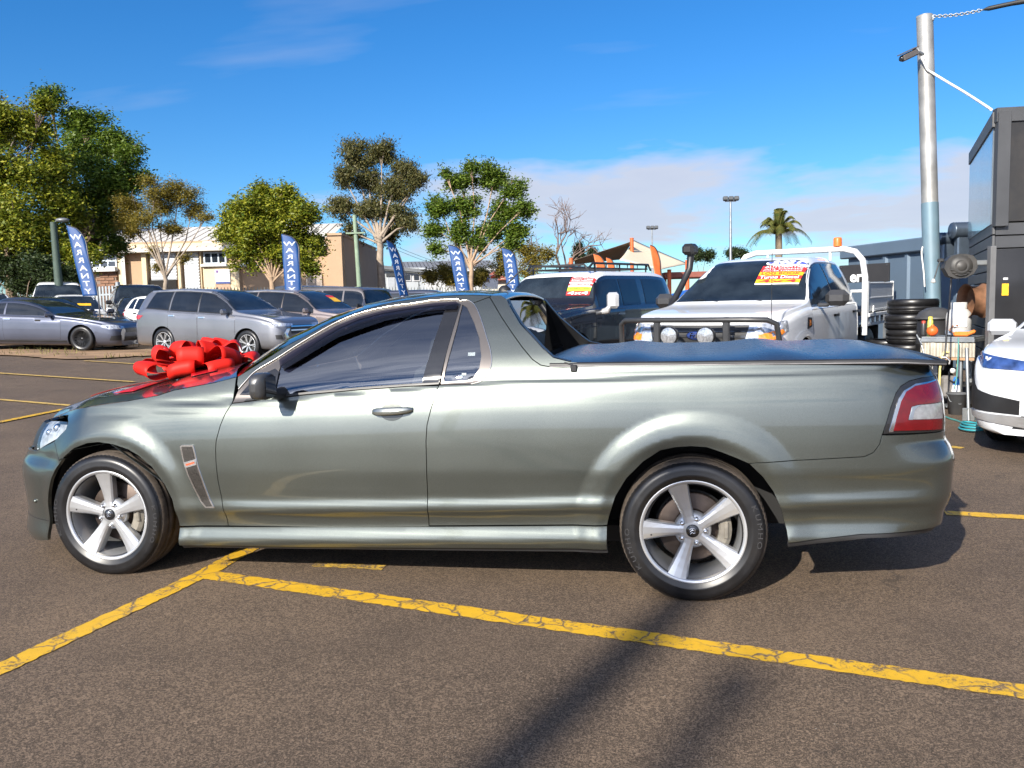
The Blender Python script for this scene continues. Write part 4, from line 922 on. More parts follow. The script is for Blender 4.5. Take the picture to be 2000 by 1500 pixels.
def wheel(parent, c, R=.334, rim=.2286, w=.245, rot=0.0, side=1, kind='five', mats=None, steer=0.0, lettering=False):
    """wheel as tyre, rim (> spokes, nuts, cap), brake disc and caliper; face towards -y (side=1) or +y (side=-1)"""
    M = mats or (RUBBER, ALLOY)
    e = bpy.data.objects.new('wheel', None); COL.objects.link(e); e.parent = parent; e.location = c
    e.rotation_euler = (0, 0, steer+(0 if side > 0 else math.pi)); e.empty_display_size = .1
    full = kind == 'five'
    t = tyre_mesh(R, rim, w, 168 if full else 40, full)
    ty = t.build('tyre', M[0], e)
    if full:
        ty.data.materials.append(TREAD)
        for p in ty.data.polygons:
            c0 = p.center
            if math.hypot(c0.x, c0.z) > R-.0165: p.material_index = 1
    hw = w/2; lip = -hw*.92
    b = MB()
    b.lathe([(rim*.90, hw*.7), (rim*.90, -hw*.2), (rim*.93, lip*.55), (rim*.965, lip*.80), (rim*.985, lip*.97), (rim*1.035, lip), (rim*1.07, lip+.004), (rim*1.075, lip+.012), (rim*1.05, lip+.018)], axis='Y', n=72 if full else 36)
    if kind == 'five':
        b.lathe([(.0001, lip+.030), (.036, lip+.030), (.060, lip+.034), (.082, lip+.046), (.086, lip+.07)], axis='Y', n=40)
    rm = b.build('rim', M[1], e)
    def spokes(mb, n, prof, a0, dy):
        for k in range(n):
            a = a0+2*math.pi*k/n; ca, sa = math.cos(a), math.sin(a)
            for poly in prof:
                pass
    if kind == 'five':
        for k in range(5):
            a = RAD(rot+72*k); ca, sa = math.cos(a), math.sin(a)
            rows = []
            for r, wl, wr, yy in ((.040, .032, .032, .026), (.066, .0275, .0265, .026), (.10, .0310, .0295, .024), (.14, .0370, .0345, .020), (.18, .0435, .0405, .014), (.21, .050, .046, .0085), (.2345, .057, .052, .004)):
                sec = [(-wl, .045), (-wl, .012), (-wl+.006, .003), (-wl*.35, .0), (wr*.30, -.0005), (wr-.010, .002), (wr-.002, .010), (wr, .045)]
                rows.append([(ca*r-sa*q, lip+yy+dd, sa*r+ca*q) for q, dd in sec])
            m = MB().grid(rows, smooth=False); m.build('spoke', M[1], e)
            a2 = a+RAD(36); nb = MB()
            nb.lathe([(.0135, lip+.06), (.0135, lip+.038), (.0155, lip+.0375), (.016, lip+.040)], (math.cos(a2)*.0575, 0, math.sin(a2)*.0575), 'Y', 16)
            nb.lathe([(.0001, lip+.016), (.006, lip+.017), (.0098, lip+.022), (.0108, lip+.03), (.0108, lip+.052)], (math.cos(a2)*.0575, 0, math.sin(a2)*.0575), 'Y', 8)
            nb.build('wheel_nut', CHROME, e)
        cp = MB().lathe([(.0001, lip+.019), (.026, lip+.020), (.0295, lip+.023), (.030, lip+.032)], axis='Y', n=32).build('centre_cap', GLOSSB, e)
        em = MB()   # rearing-lion-and-stone emblem as raised strokes
        for pts in ([(-.014, .006), (-.006, .014), (.004, .015), (.012, .008), (.010, .0)], [(-.012, -.004), (-.004, .004), (.006, .004)], [(-.010, -.013), (-.002, -.004), (.004, -.010), (.012, -.006)], [(.002, .010), (-.006, .006), (-.008, -.002)]):
            em.tube([(x, lip+.0195, z) for x, z in pts], .0021, 6)
        em.build('cap_emblem', CHROME, e)
        MB().lathe([(.05, .0), (.155, .0), (.160, .004), (.160, .022), (.05, .026)], (0, -hw*.05, 0), 'Y', 48).build('brake_disc', RUST, e)
        MB().lathe([(.0001, -hw*.28), (.078, -hw*.28), (.086, -hw*.1), (.086, 0)], axis='Y', n=32).build('brake_hat', RUST, e)
        k = MB(); rows = []
        for i in range(9):
            a = RAD(-34+68*i/8+(0)); rows.append([(math.cos(a)*r, y, math.sin(a)*r) for r, y in ((.118, .0), (.118, -.052), (.128, -.060), (.158, -.058), (.176, -.045), (.178, .0))])
        k.grid(rows, smooth=False); k.box((.15, -.045, 0), (.02, .04, .08), bev=.004); k.build('caliper', CAL, e)
        MB().lathe([(.17, hw*.15), (.0001, hw*.15)], axis='Y', n=24).build('backing_plate', DARKIN, e)
        MB().cyl((math.cos(RAD(rot+150))*.2, lip+.03, math.sin(RAD(rot+150))*.2), (math.cos(RAD(rot+150))*.186, lip+.012, math.sin(RAD(rot+150))*.186), .004, 8).build('valve', BLACK, e)
        if lettering:
            for body, a0, sz in (('KUMHO', RAD(rot-12), .030), ('KUMHO', RAD(rot+178), .030)):
                mb = MB(); x0 = 0
                for ch in body:
                    me = text_mesh(ch, sz, .0006, squash=1.5); rr = (R+rim)/2+.012; ang = a0-x0; x0 += .145
                    for p in me.polygons:
                        vs = []
                        for i in p.vertices:
                            q = me.vertices[i].co; r2 = rr+q.y; an = ang-q.x/rr; vs.append((math.cos(an)*r2, -hw*1.0-.0012-q.z, math.sin(an)*r2))
                        mb.add(vs, [tuple(range(len(vs)))])
                    bpy.data.meshes.remove(me)
                mb.build('sidewall_lettering', mat('raised_lettering', (.035, .035, .037), .35), e)
    else:
        ns = {'ten': 10, 'mesh': 14, 'six': 6, 'twin': 7}.get(kind, 6)
        for k in range(ns):
            a = 2*math.pi*k/ns+rot; mb = MB()
            offs = (-.12, .12) if kind in ('twin', 'mesh') else (0,)
            wd = {'ten': .012, 'mesh': .006, 'six': .028, 'twin': .010}.get(kind, .02)
            for of in offs:
                rows = []
                for r, q in ((.03, wd*.9), (rim*.6, wd*.8), (rim*1.0, wd*1.25)):
                    aa = a+of*(r/rim); ca, sa = math.cos(aa), math.sin(aa); yy = lip+.03-.024*(r/rim)
                    rows.append([(ca*r-sa*u, yy+d, sa*r+ca*u) for u, d in ((-q, .03), (-q, 0), (q, 0), (q, .03))])
                mb.grid(rows, smooth=False)
            mb.build('spoke', M[1], e)
        MB().lathe([(.0001, lip+.022), (.045, lip+.024), (.055, lip+.05)], axis='Y', n=20).build('centre_cap', M[1], e)
        MB().lathe([(.0001, -hw*.1), (rim*.88, -hw*.1)], axis='Y', n=24).build('brake_disc', mat('dark_disc', (.05, .05, .05), .5, .5), e)
    return e
# ------------------------------------------------------------------ the ute itself
ute = empty('ute', (0, 0, 0), 0, 'metallic green-grey two-door ute with silver alloy wheels and black tonneau cover, side on', 'ute')
arF, arR = TR['arch_front'], TR['arch_rear']
pt_upper = [(2.2269, 1.0478), (2.2896, 1.0872), (2.3668, 1.1366), (2.4612, 1.2000), (2.56, 1.250), (2.66, 1.305), (2.75, 1.340), (2.85, 1.374), (2.97, 1.402), (3.10, 1.419), (3.24, 1.431), (3.40, 1.434), (3.5234, 1.428)]
dlo = TR['dlo']
fd, dr, sl, rl, sr = TR['fender_door'], TR['door_rear'], TR['sail_line'], TR['rail'], TR['seam_rear']
hl = TR['hood_line']
fender = panel('front_wing', [(1.093, .705), (1.199, .776), (1.197, .812), (1.12, .838), (.90, .815)]+hl[1:]+[(2.2300, .985)]+fd+[(1.909, .2832)]+arF[::-1][1:12]+[(1.188, .6126), (1.139, .655)], PAINT, ute)
bump_f = panel('front_bumper', [(.02, .135), (.8, .118), (1.015, .150), (1.037, .2614)]+arF[1:6]+[(1.188, .6106), (1.139, .653), (1.093, .703), (.8865, .6372), (.5, .62), (.02, .60)], PAINT, ute)
grille = panel('grille', [(.02, .61), (.5, .63), (.86, .65), (.845, .775), (.5, .77), (.02, .765)], BLACK, ute, off=-.02)
def box_poly(a, b, c, d): return [(a, c), (b, c), (b, d), (a, d)]
panel('bumper_lip_seam', [(.02, .2575), (1.03, .2585), (1.03, .2635), (.02, .2625)], BLACK, bump_f, off=.0008, gap=0, depth=0)
door = panel('door', fd+[(2.7, .2985), (3.2546, .318)]+dr[::-1]+[(3.1768, .9997), (2.9144, .9835), (2.6444, .9617), (2.4247, .9397)], PAINT, ute, h=.02)
quarter = panel('rear_quarter', dr+[(3.2546, .323), (3.7, .338), (4.1171, .3516)]+arR[2:13]+sr[1:]+TR['tail'][1:8]+[(5.72, 1.03), (5.74, 1.078)]+rl[::-1][1:]+sl[::-1][1:]+dlo[14:24], PAINT, ute, h=.016)
sail = panel('sail_panel', sl+[(3.9479, 1.0862), (3.99, 1.0865), (3.985, 1.105)]+TR['sail_in'][::-1]+[(3.58, 1.428), (3.53, 1.429)], PAINT, ute)
panel('sail_lining', [(3.50, 1.41), (3.60, 1.40)]+TR['sail_in'][1:]+[(3.99, 1.08), (3.50, 1.06)], BLACK, ute, off=-.075, gap=0, depth=0, h=.03)
edge = MB()
for i in range(len(TR['sail_in'])-1):
    a0, b0 = TR['sail_in'][i], TR['sail_in'][i+1]; pts = []
    for q in (a0, b0): pts.append([tuple(ute_P(np.array([q[0]]), np.array([q[1]]), o)[0]) for o in (-.016, -.076)])
    edge.grid(pts, smooth=True)
edge.build('sail_edge', BLACK, ute)
rail_f = panel('roof_side_rail', pt_upper[:]+[(3.5234, 1.4215), (3.4435, 1.3930)]+dlo[1:14][::-1]+[(2.235, 1.01)], PAINT, ute, depth=.01)
bump_r = panel('rear_bumper', [(4.9171, .2928)]+arR[12:17][::-1]+sr[1:]+[(5.691, .772), (S_MAX-.02, .765), (S_MAX-.02, .345), (5.6356, .3456), (5.2244, .3334)], PAINT, ute)
panel('tailgate', [(5.72, .78), (S_MAX-.02, .775), (S_MAX-.02, 1.085), (5.75, 1.075), (5.735, 1.0)], PAINT, ute)
panel('valance', [(4.9185, .2691), (4.917, .293), (5.2244, .3310), (5.6356, .3430), (S_MAX-.02, .343), (S_MAX-.02, .31), (5.6958, .3196), (5.2671, .3152)], BLACK, ute, off=-.012, gap=0)
sill = panel('sill_skirt', TR['sill_bot']+[(4.1164, .3490)]+TR['sill_top'][::-1][1:3]+[(1.9093, .2781)], PAINT, ute)
panel('sill_underside', [(1.9127, .165), (4.1157, .215), (4.1157, .242), (1.9127, .188)], BLACK, ute, off=-.015, gap=0)
# dark structure behind the panel gaps
panel('inner_shell', [(.02, .20), (1.0, .20), (1.0, .40)]+[(1.47+(a-1.47)*1.13, .335+(b-.335)*1.13) for a, b in arF[2:15]]+[(1.93, .25), (4.10, .28)]+[(4.51+(a-4.51)*1.13, .335+(b-.335)*1.13) for a, b in arR[2:15]]+[(4.93, .32), (S_MAX-.02, .36), (S_MAX-.02, 1.05), (5.6, 1.06), (3.95, 1.06), (3.6, 1.0), (3.3, .99), (2.3, .90), (2.2, .99), (1.5, .86), (1.1, .80), (.02, .72)], DARKIN, ute, off=-.03, gap=0, depth=0, h=.05)
# glass and trims
gl = panel('door_window', TR['glass_front'], GLASS, door, off=-.010, gap=0, depth=.004, h=.03)
panel('window_surround', [(a, b) for a, b in dlo[:13]]+[(3.372, 1.408), (3.3235, 1.0064)]+dlo[24:], TRIM, door, off=-.004, gap=.001, depth=.012, h=.02, holes=[np.array(inset(TR['glass_front'], -.001))[::1]])
panel('belt_seal', [(2.30, .931), (2.4247, .9430), (2.6444, .9650), (2.9144, .9868), (3.1768, 1.0030), (3.32, 1.0095), (3.3235, 1.0185), (3.1768, 1.0125), (2.9144, .9965), (2.6444, .9750), (2.46, .956), (2.31, .942)], BLACK, door, off=.007, gap=0, depth=.012)
panel('centre_pillar', TR['pillar_b'], GLOSSB, door, off=.0005, gap=0, depth=.006)
qg = panel('quarter_window', TR['glass_rear'], GLASS, quarter, off=-.008, gap=0, depth=.004)
panel('quarter_window_trim', [(3.3679, 1.4120)]+dlo[13:23]+[(3.3285, 1.0066), (3.3290, 1.0150)], TRIM, quarter, off=-.002, gap=.001, depth=.010, h=.02, holes=[np.array(TR['glass_rear'])])
for a, b, c, d in ((3.452, 3.487, 1.139, 1.155), (3.43, 3.452, 1.049, 1.060)):
    panel('sticker', box_poly(a, b, c, d), mat('sticker_print', (.22, .26, .28), .5, var=.6, scale=300), quarter, off=-.0065, gap=0, depth=0, h=.01)
def chrome_line(pts, r, name, m, parent, off=.002, closed=False):
    P = [tuple(ute_P(np.array([a]), np.array([b]), off)[0]) for a, b in pts]
    return MB().tube([tuple(q) for q in spline(P, 4)] if not closed else P, r, 6, closed=closed).build(name, m, parent)
chrome_line(dlo[1:13], .0035, 'bright_strip', mat('bright_trim', (.62, .58, .52), .2, .95), door, .001)
chrome_line([(3.366, 1.404)]+dlo[13:23], .003, 'bright_strip', MATS['bright_trim'], quarter, .001)
vis = panel('weather_shield', TR['visor'], VISORM, door, off=.016, gap=0, depth=.0, h=.03)
# mirrored far side
for o in [q for q in ute.children]:
    if o.name.split('.')[0] in ('wheel',): continue
    mirror(o, ute)
# headlamps
for sgn in (1, -1):
    hp = panel('headlamp', TR['lamp'], glass_mat('lamp_lens', (.88, .9, .92), 1.6), ute, off=.0, gap=.001, depth=.02)
    panel('reflector', inset(TR['lamp'], .006), mat('lamp_reflector', (.66, .68, .70), .30, .55, var=.35, scale=26), hp, off=-.014, gap=0, depth=.0)
    for s0, z0, r0 in ((1.04, .765, .026), (.95, .735, .022)):
        c0 = ute_P(np.array([s0]), np.array([z0]), -.022)[0]; n0 = ute_N(np.array([s0]), np.array([z0]))[0]
        MB().sphere(tuple(c0), r0, 16, 10).build('projector', CHROME, hp)
    panel('lamp_brow', [(1.02, .80), (1.19, .806), (1.19, .795), (1.02, .785)], BLACK, hp, off=-.010, gap=0, depth=0)
    if sgn < 0: hp.scale = (1, -1, 1)
    tl = panel('tail_lamp', TR['tail'], GLOSSB, ute, off=.0015, gap=.001, depth=.01)
    panel('red_lens', TR['tail_red'], REDL, tl, off=.0075, gap=.0005, depth=.006, h=.012)
    panel('chrome_strip', TR['tail_chrome'], CHROME, tl, off=.006, gap=.0005, depth=.004, h=.012)
    panel('clear_lens', TR['tail_clear'], CLEARL, tl, off=.0068, gap=.0005, depth=.005, h=.012)
    panel('lens_edge', TR['tail_clear_rim'], CHROME, tl, off=.0085, gap=0, depth=.003, h=.01)
    if sgn < 0: tl.scale = (1, -1, 1)
# bonnet, windscreen, roof as lofts between the two sides
def loft(name, curve, m, bow, crown, parent, off=-.001, pw=2.2, nv=33, sub=4, inner=1.0):
    C = spline(curve, sub); A = ute_P(C[:, 0], C[:, 1], off); n = len(A); tt = np.linspace(0, 1, n)
    bw = np.interp(tt, np.linspace(0, 1, len(bow)), bow); cr = np.interp(tt, np.linspace(0, 1, len(crown)), crown)
    vv = np.sign(np.linspace(-1, 1, nv))*np.abs(np.linspace(-1, 1, nv))**.75*inner; rows = []
    for i in range(n):
        rows.append([(A[i, 0]+bw[i]*(1-abs(v)**2), -A[i, 1]*v, A[i, 2]+cr[i]*(1-abs(v)**pw)) for v in vv])
    return MB().grid(rows).build(name, m, parent), A
bonnet, _ = loft('bonnet', [(.85, .800)]+[(a, b+.001) for a, b in hl], PAINT, [-.20, -.20, -.22, -.24], [.035, .05, .055, .05], ute)
gscr, _ = loft('windscreen', pt_upper[:8], GLASS, [-.24, -.22, -.18, -.14], [.03, .04, .035, .03], ute)
roof, _ = loft('roof', pt_upper[7:], PAINT, [-.14, -.06, -.01, 0.0], [.034, .036, .034, .024], ute, pw=2.6)
rsp = MB(); rows = []
for v in np.linspace(-1, 1, 25):       # rear edge of the roof turns down over the glass
    a = ute_P(np.array([3.5234]), np.array([1.428]), -.001)[0]; z = a[2]+.024*(1-abs(v)**2.6)
    rows.append([(a[0], -a[1]*v, z), (a[0]+.05, -a[1]*v*.99, z-.004), (a[0]+.075, -a[1]*v*.985, z-.016), (a[0]+.078, -a[1]*v*.98, z-.03), (a[0]+.05, -a[1]*v*.97, z-.035)])
rsp.grid(rows); rsp.build('roof_rear_edge', PAINT, ute)
MB().grid([[(2.12, y*.60, 1.40), (2.16, y*.63, 1.26), (2.21, y*.66, 1.10)] for y in np.linspace(-1, 1, 13)]).build('rear_window', glass_mat('rear_glass', (.35, .38, .4), 2.4), ute)
MB().box((2.18, 0, .98), (.05, 1.5, .26)).build('cab_back', BLACK, ute)
# tonneau cover sagging over its bows
rows = []
for x in np.linspace(2.305, 4.075, 72):
    rr = []; t = (x-2.3)/1.77
    endf = min(1, (4.075-x)/.10, (x-2.295)/.05)**.5
    bows = max(math.exp(-((x-2.71)/.11)**2), math.exp(-((x-3.40)/.13)**2)*1.1, .55*math.exp(-((x-3.85)/.2)**2))
    for y in np.linspace(-1, 1, 41):
        yy = y*(.842-.04*max(0, t-.85)/.15); e = 1-abs(y)**6
        z = 1.098+(.022+.026*bows*(1-y*y*.6))*e*endf+.0010*math.sin(x*9+y*4)*e+.0005*math.sin(x*17-y*7)*e-.012*max(0, (t-.9)/.1)
        rr.append((x, yy, z))
    rows.append(rr)
tn = MB().grid(rows).build('tonneau_cover', TON, ute)
for sg in (-1, 1):
    q = MB(); pr = []
    for x in np.linspace(2.36, 4.085, 40):
        yy = sg*(.856-.045*max(0, (x-3.9)/.185)**2); zt = 1.090-.012*max(0, (x-3.9)/.185)
        pr.append([(x, yy-sg*.02, zt+.014), (x, yy-sg*.004, zt+.012), (x, yy, zt+.004), (x, yy, zt-.006), (x, yy-sg*.012, zt-.012)])
    q.grid(pr).build('tonneau_rail', BLACK, tn)
    q2 = MB(); q2.grid([[(p[2][0], p[2][1]+sg*.0008, p[2][2]-.004), (p[3][0], p[3][1]+sg*.0008, p[3][2]+.001)] for p in pr]).build('rail_insert', STEEL, tn)
MB().grid([[(4.07+.012*(1-y*y), y*.80, 1.092), (4.095+.05*(1-y*y), y*.79, 1.088), (4.10+.05*(1-y*y), y*.78, 1.070)] for y in np.linspace(-1, 1, 21)]).build('tonneau_end_rail', BLACK, tn)
MB().box((2.475, -.868, 1.078), (.030, .012, .034), bev=.004).tube([(2.475, -.866, 1.09), (2.455, -.858, 1.098), (2.43, -.85, 1.104)], .004, 6).build('tonneau_toggle', BLACK, tn)
hk = MB(); hk.tube([(4.085, -.74, 1.10), (4.10, -.745, 1.10), (4.115, -.75, 1.085), (4.112, -.75, 1.07)], .005, 6); hk.build('tonneau_hook', STEEL, tn)
# underbody, wells
ub = MB(); ub.box((1.35, 0, .25), (3.9, 1.36, .08)); ub.box((3.7, .1, .42), (.8, 1.2, .12)); ub.build('underbody', DARKIN, ute)
for cx, r in ((ARCH_F[0]+.01, .44), (ARCH_R[0], .44)):
    for sg in (-1, 1):
        rows = []
        for k in range(0, 25):
            a = RAD(-6+192*k/24); yo = abs(float(np.interp(cx+math.cos(a)*r, _px[200:1400], _py[200:1400])))-.05; rows.append([(cx+math.cos(a)*r, sg*y, .335+math.sin(a)*r) for y in (yo, .55)])
        w = MB().grid(rows); w.add([(cx+math.cos(RAD(a))*r, sg*.56, .335+math.sin(RAD(a))*r) for a in range(-6, 187, 12)], [tuple(range(17))]); w.build('wheel_well', DARKIN, ute)
# wheels
wheel(ute, (0, -.803, .331), rot=22, side=1, kind='five', lettering=True)
wheel(ute, (3.009, -.808, .331), rot=36, side=1, kind='five', lettering=True)
wheel(ute, (0, .803, .331), rot=10, side=-1, kind='five'); wheel(ute, (3.009, .808, .331), rot=50, side=-1, kind='five')
# door handle
def side_pt(s, z, off=0.0): return ute_P(np.array([s]), np.array([z]), off)[0]
pad = [(3.092+.0605*math.cos(a), .881+.0425*math.sin(a)*(1 if abs(math.sin(a)) < .98 else 1)) for a in np.linspace(0, 2*math.pi, 28, endpoint=False)]
hd = panel('handle_shade_pad', pad, mat('handle_shade_pad', (.040, .044, .040), .3, .7, .8), door, off=.0012, gap=0, depth=.003, h=.012)  # pad on the door skin, darker colour stands in for shade in the recess
rows = []
for s0, hz, of, dz in ((2.990, .004, .004, -.002), (2.996, .0125, .016, -.001), (3.02, .0185, .030, .0), (3.06, .0195, .038, .0015), (3.10, .0190, .041, .002), (3.14, .0180, .038, .003), (3.175, .0160, .030, .004), (3.197, .011, .016, .005), (3.203, .003, .004, .005)):
    zc = .882+(s0-2.99)/.213*.010+dz*.3; rr = []
    for k in range(10):
        a = 2*math.pi*k/10; rr.append(tuple(side_pt(s0, zc+hz*math.sin(a), of-.010+.009*math.cos(a)*(1 if hz > .006 else .4))))
    rows.append(rr+[rr[0]])
MB().grid(rows).build('handle_grip', mat('handle_paint', (.34, .36, .33), .28, .85, 1.0), door)
# side vent in the wing
vt = panel('wing_vent', TR['vent'], CHROME, ute, off=.004, gap=0, depth=.008, h=.012)
panel('vent_mesh', inset(TR['vent'], .0085), mat('vent_honeycomb', (.05, .045, .04), .4, .6, var=.9, scale=220), vt, off=.0048, gap=0, depth=0, h=.012)
panel('badge', [(1.972, .622), (2.040, .640), (2.046, .612), (1.980, .594)], mat('badge_chrome', (.7, .7, .7), .15, .9), vt, off=.007, gap=0, depth=.006, h=.01)
panel('badge_mark', [(1.985, .615), (2.034, .628), (2.036, .620), (1.988, .606)], mat('badge_red', (.5, .08, .03), .3), vt, off=.0082, gap=0, depth=0, h=.01)
MB().sphere(tuple(side_pt(.905, .36)), .011, 12, 8).build('parking_sensor', PAINT, bump_f)
# door mirror
mr = MB(); rows = []
base = np.array([.585, -.93, 1.0])
for k, (y, sx, sz, ox, oz) in enumerate(((-.975, .026, .044, .0, .0), (-.985, .036, .060, .0, .0), (-1.01, .042, .066, -.002, .001), (-1.05, .042, .066, -.006, .002), (-1.085, .037, .058, -.012, .001), (-1.10, .026, .042, -.016, 0), (-1.105, .012, .018, -.018, 0))):
    rr = []
    for i in range(24):
        a = 2*math.pi*i/24; ca, sa = math.cos(a), math.sin(a)
        e = .45; rr.append((1.0+ox+sx*math.copysign(abs(ca)**e, ca)*(1 if ca > 0 else .95), y+.0, 1.018+oz+sz*math.copysign(abs(sa)**(.55), sa)))
    rows.append(rr+[rr[0]])
mr.grid(rows); mr.add(rows[-1][:-1], [tuple(range(24))]); mr.add(rows[0][:-1], [tuple(range(24))[::-1]])
mir = mr.build('door_mirror', mat('mirror_housing', (.035, .036, .038), .3, coat=.5), ute)
MB().grid([[(1.0435-.012*t, y, 1.018+z) for z in (-.046, 0, .048)] for t, y in ((0, -.992), (.3, -1.03), (.8, -1.075))]).build('mirror_glass', glass_mat('mirror_face', (.02, .02, .02), 3.0), mir)
MB().tube([(1.0, -.84, .965), (1.0, -.93, .968), (1.0, -.985, .975)], [.035, .026, .024], 10).build('mirror_arm', BLACK, mir)
mirror(mir, ute)
panel('mirror_sail', [(2.262, .960), (2.46, .957), (2.458, 1.07), (2.43, 1.088), (2.33, 1.045)], GLOSSB, door, off=-.001, gap=.001, depth=.004)
# cabin
seatm = mat('seat_cloth', (.075, .075, .078), .8, bump=.2, bscale=90)
for sg in (-1, 1):
    st = MB(); st.box((1.28, sg*.36, .50), (.52, .48, .16), bev=.05); st.box((1.60, sg*.36, .80), (.15, .46, .58), bev=.05, ry=RAD(18)); st.box((1.70, sg*.36, 1.15), (.09, .25, .17), bev=.035, ry=RAD(14)); st.build('seat', seatm, ute)
db = MB(); db.box((.70, 0, .85), (.45, 1.36, .20), bev=.06); db.build('dashboard', DARKIN, ute)
sw = MB(); sw.tube([(1.02+.06*math.sin(a), .36+.185*math.cos(a), .94+.175*math.sin(a)) for a in np.linspace(0, 2*math.pi, 28, endpoint=False)], .014, 8, closed=True); sw.box((1.02, .36, .94), (.03, .16, .07), bev=.01); sw.build('steering_wheel', BLACK, ute)
ci = MB(); ci.box((1.4, 0, .40), (1.7, 1.5, .04)); ci.box((1.66, 0, 1.395), (.62, .95, .01)); ci.box((2.08, 0, .75), (.04, 1.5, .7)); ci.build('cabin_lining', DARKIN, ute)
MB().box((1.05, .05, 1.28), (.03, .22, .06), bev=.012).cyl((1.04, .05, 1.30), (1.00, .05, 1.36), .008, 6).build('rear_view_mirror', BLACK, ute)
# roof antenna
an = MB(); a0 = np.array([1.98, -.02, 1.462]); an.lathe([(.038, 0), (.034, .012), (.02, .026), (.008, .03)], tuple(a0-np.array([0, 0, .002])), 'Z', 16)
an.tube([tuple(a0+np.array([.0, 0, .02])), tuple(a0+np.array([.16, 0, .17]))], [.005, .003], 6); an.build('roof_antenna', BLACK, ute)

# ------------------------------------------------------------------ red gift bow on the bonnet
RED = mat('red_ribbon', (.58, .016, .009), .55, var=.08, scale=5, spec=.22)
RED2 = mat('red_ribbon_flat', (.40, .008, .012), .3, var=.1, scale=5)
def bonnet_z(x, y):
    hit = _bonnet_bvh.ray_cast(Vector((x, y, 2)), Vector((0, 0, -1))); return hit[0].z if hit[0] else .9
_bonnet_bvh = BVHTree.FromPolygons([v.co for v in bonnet.data.vertices], [p.vertices for p in bonnet.data.polygons])
BX, BY = .09, -.13
BOW0 = np.array([BX, BY, bonnet_z(BX, BY)])
bow = empty('gift_bow', BOW0, 0, 'big shiny red gift bow of ribbon loops on the bonnet of the green-grey ute', 'bow')
def ribbon_loop(az, el, Ln, Hh, wd, twist=0.0, base=(0, 0, .03)):
    d = np.array([math.cos(az)*math.cos(el), math.sin(az)*math.cos(el), math.sin(el)]); sd = np.array([-math.sin(az), math.cos(az), 0.0]); up = np.cross(d, sd)*-1
    up = np.cross(sd, d)*-1 if np.cross(sd, d)[2] < 0 else np.cross(sd, d)
    rows = []
    for k in range(25):
        t = k/24; r = Ln*(math.sin(math.pi*t)**.75); h = Hh*math.sin(2*math.pi*t)*(.45+.55*math.sin(math.pi*t)); ww = wd*(.45+.55*math.sin(math.pi*t)**.6)
        c = np.array(base)+d*r+up*h+np.array([0, 0, .02*math.sin(math.pi*t)])
        tw = twist*math.sin(math.pi*t); s2 = sd*math.cos(tw)+up*math.sin(tw)
        rows.append([tuple(c+s2*(ww*q)+up*(-.006*(q*2)**2)) for q in (-.5, -.25, 0, .25, .5)])
    me = MB().grid(rows).mesh('ribbon_loop')
    o = link('ribbon_loop', me, RED, bow); md = o.modifiers.new('thickness', 'SOLIDIFY'); md.thickness = .0012
rb = random.Random(5)
for k in range(8): ribbon_loop(RAD(12+45*k+rb.uniform(-8, 8)), RAD(1+rb.uniform(-3, 5)), .345+rb.uniform(-.05, .03), .052, .16, rb.uniform(-.25, .25), (0, 0, .035))
for k in range(7): ribbon_loop(RAD(30+51.4*k+rb.uniform(-10, 10)), RAD(13+rb.uniform(-5, 6)), .27+rb.uniform(-.04, .03), .062, .15, rb.uniform(-.3, .3), (0, 0, .055))
for k in range(4): ribbon_loop(RAD(65+90*k), RAD(36+rb.uniform(-6, 6)), .16, .055, .12, rb.uniform(-.3, .3), (0, 0, .07))
def flat_ribbon(pts, wd, name='ribbon_tail'):
    C = spline(pts, 10); rows = []
    for i, c in enumerate(C):
        t = C[min(i+1, len(C)-1)]-C[max(i-1, 0)]; t /= np.linalg.norm(t); n = np.array([-t[1], t[0]])
        rows.append([(c[0]+n[0]*wd*q-BOW0[0], c[1]+n[1]*wd*q-BOW0[1], bonnet_z(c[0]+n[0]*wd*q, c[1]+n[1]*wd*q)+.006-BOW0[2]) for q in np.linspace(-.5, .5, 7)])
    o = MB().grid(rows).build(name, RED2, bow); md = o.modifiers.new('thickness', 'SOLIDIFY'); md.thickness = .002
flat_ribbon([(BX, BY), (-.25, -.03), (-.42, -.10), (-.62, -.12)], .15); flat_ribbon([(BX, BY), (.22, .02), (.42, .03)], .15)
flat_ribbon([(BX, BY), (-.02, -.3), (-.08, -.60)], .15); flat_ribbon([(BX, BY), (.02, .3), (.05, .62)], .15); flat_ribbon([(BX, BY), (.2, -.25), (.36, -.5)], .14)

